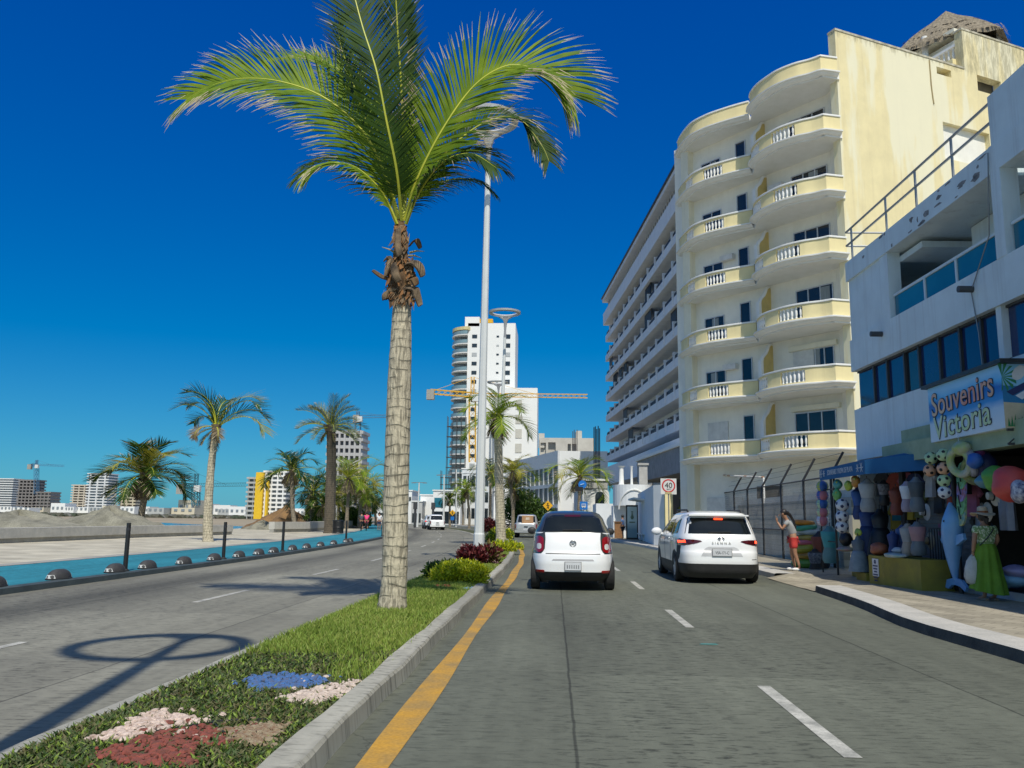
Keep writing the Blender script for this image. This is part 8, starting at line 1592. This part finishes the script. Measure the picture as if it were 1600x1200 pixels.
fin([(-.12, 1.05), (-.42, 1.10), (-.50, .95), (-.44, .88), (-.34, .96), (-.14, .88)], 'flipper'); fin([(.14, 1.05), (.46, 1.10), (.50, .98), (.40, .94), (.15, .85)], 'flipper'); fin([(-.0, .22), (-.34, .16), (-.42, .0), (-.3, -.02), (-.15, .06), (0, .08), (.2, .06), (.4, -.02), (.46, .06), (.3, .18)], 'tail_fluke')
mb = MB(); mb.sphere((db.x-.13, yx-.06, db.z+.78*hD), .025, 8, 6); mb.build('eye', blk_s, dol)
# small railing before the shutter
rl = thing('shop_railing', 'low black railing in front of the roller shutter', 'railing', (7.7, 18.6, .14)); a_ = ptx(1453, 850, 8.12); b_ = ptx(1492, 850, 8.12); zt_ = ptx(1470, 826, 8.12).z; mb = MB(); mb.beam((8.12, a_.y, zt_), (8.12, b_.y, zt_), .03, .03); mb.beam((8.12, a_.y, .35), (8.12, b_.y, .35), .03, .03); mb.build('rails', black, rl); mb = MB()
for k in range(10): y_ = a_.y+(b_.y-a_.y)*k/9; mb.beam((8.12, y_, .2), (8.12, y_, zt_), .016, .016)
mb.build('bars', black, rl)

# T-shirts on hangers crowding the back and sides of the stall
rt_ = random.Random(31)
def shirt(label, x, y, z, rz, m, m2, k=1.):
    t = thing('hanging_shirt', label, 'shirt', (x, y, z-.72*k), 'shirts on hangers at the back of the souvenir stall'); out = [(-.09, 0), (.09, 0), (.20, -.03), (.36, -.22), (.27, -.30), (.20, -.22), (.21, -.70), (-.21, -.70), (-.20, -.22), (-.27, -.30), (-.36, -.22), (-.20, -.03)]
    mb = MB(); n_ = len(out); vs = []
    for o in (-.035, .035):
        for a, b in out: w_ = o*(1.4 if b < -.4 else .8)+.03*math.sin(a*14+x*5)*(-b); vs.append((x+a*k*math.cos(rz)-w_*math.sin(rz), y+a*k*math.sin(rz)+w_*math.cos(rz), z+b*k))
    mb.add(vs, [tuple(range(n_)), tuple(range(2*n_-1, n_-1, -1))]+[(i, (i+1) % n_, (i+1) % n_+n_, i+n_)[::-1] for i in range(n_)]); sh_ = mb.build('fabric', m, t)
    mb = MB(); w_ = .05; mb.slab((x-.10*k*math.cos(rz)+w_*math.sin(rz), y-.10*k*math.sin(rz)-w_*math.cos(rz), z-.34*k), (x+.10*k*math.cos(rz)+w_*math.sin(rz), y+.10*k*math.sin(rz)-w_*math.cos(rz), z-.34*k), (x+.10*k*math.cos(rz)+w_*math.sin(rz), y+.10*k*math.sin(rz)-w_*math.cos(rz), z-.18*k), (x-.10*k*math.cos(rz)+w_*math.sin(rz), y-.10*k*math.sin(rz)-w_*math.cos(rz), z-.18*k), .006); mb.build('print_patch', m2, t)
    mb = MB(); mb.tube([(x, y, z), (x, y, z+.1)], .008, 4); mb.build('hanger_hook', darksteel, t)
cols_ = [('black', (.015, .016, .02)), ('navy', (.02, .035, .12)), ('charcoal', (.06, .065, .07)), ('turquoise', (.03, .22, .25)), ('white', (.5, .52, .55)), ('coral', (.40, .09, .06)), ('yellow', (.45, .33, .04)), ('royal blue', (.03, .09, .35)), ('pink', (.45, .14, .22)), ('olive', (.12, .14, .05))]
q_i = 0; used_l = {}
for row, (X_, z_) in enumerate(((8.55, 2.75), (8.75, 1.95), (8.6, 2.35))):
    for j in range(7):
        y_ = 17.9+j*.72+rt_.uniform(-.1, .1); cn, cc = cols_[(row*3+j*7+row) % len(cols_)]; pos = ('top row', 'lower row', 'middle row')[row]
        shirt('%s tee shirt, %s on hangers at the back of the stall' % (cn, pos), X_+rt_.uniform(-.08, .08), y_, z_+rt_.uniform(-.08, .08), R(90)+rt_.uniform(-.35, .35), gmat('tee_'+cn.replace(' ', '_'), cc, tuple(c*.75 for c in cc), 4, .9), gmat('teeprint_%d' % (q_i % 4), ((.5, .45, .3), (.1, .3, .45), (.5, .5, .5), (.45, .12, .1))[q_i % 4]), rt_.uniform(.85, 1.05)); q_i += 1
for j, (u_, v_) in enumerate(((1452, 845), (1446, 800), (1541, 800), (1553, 775))):
    c = ptx(u_, v_, 8.3); mb = MB(); t = thing('sun_hat', ('straw sun hat hung low beside the shutter', 'pale sun hat hung above the straw one beside the shutter', 'beige sun hat hung in the dark shop doorway', 'cream sun hat hung above the beige one in the doorway')[j], 'hat', c); mb.lathe([(.0, .13), (.07, .12), (.09, .02), (.19, -.02), (.19, -.03), (.09, 0)], (0, 0, 0), 20); mb.v = [(c.x-z, c.y+x, c.z+y) for x, y, z in mb.v]; mb.build('brim_and_crown', gmat('hat%d' % j, ((.4, .32, .2), (.5, .5, .48), (.42, .36, .26), (.52, .48, .38))[j]), t); mb = MB(); mb.lathe([(.093, .02), (.091, .05)], (0, 0, 0), 20); mb.v = [(c.x-z, c.y+x, c.z+y) for x, y, z in mb.v]; mb.build('band', blk_t, t)
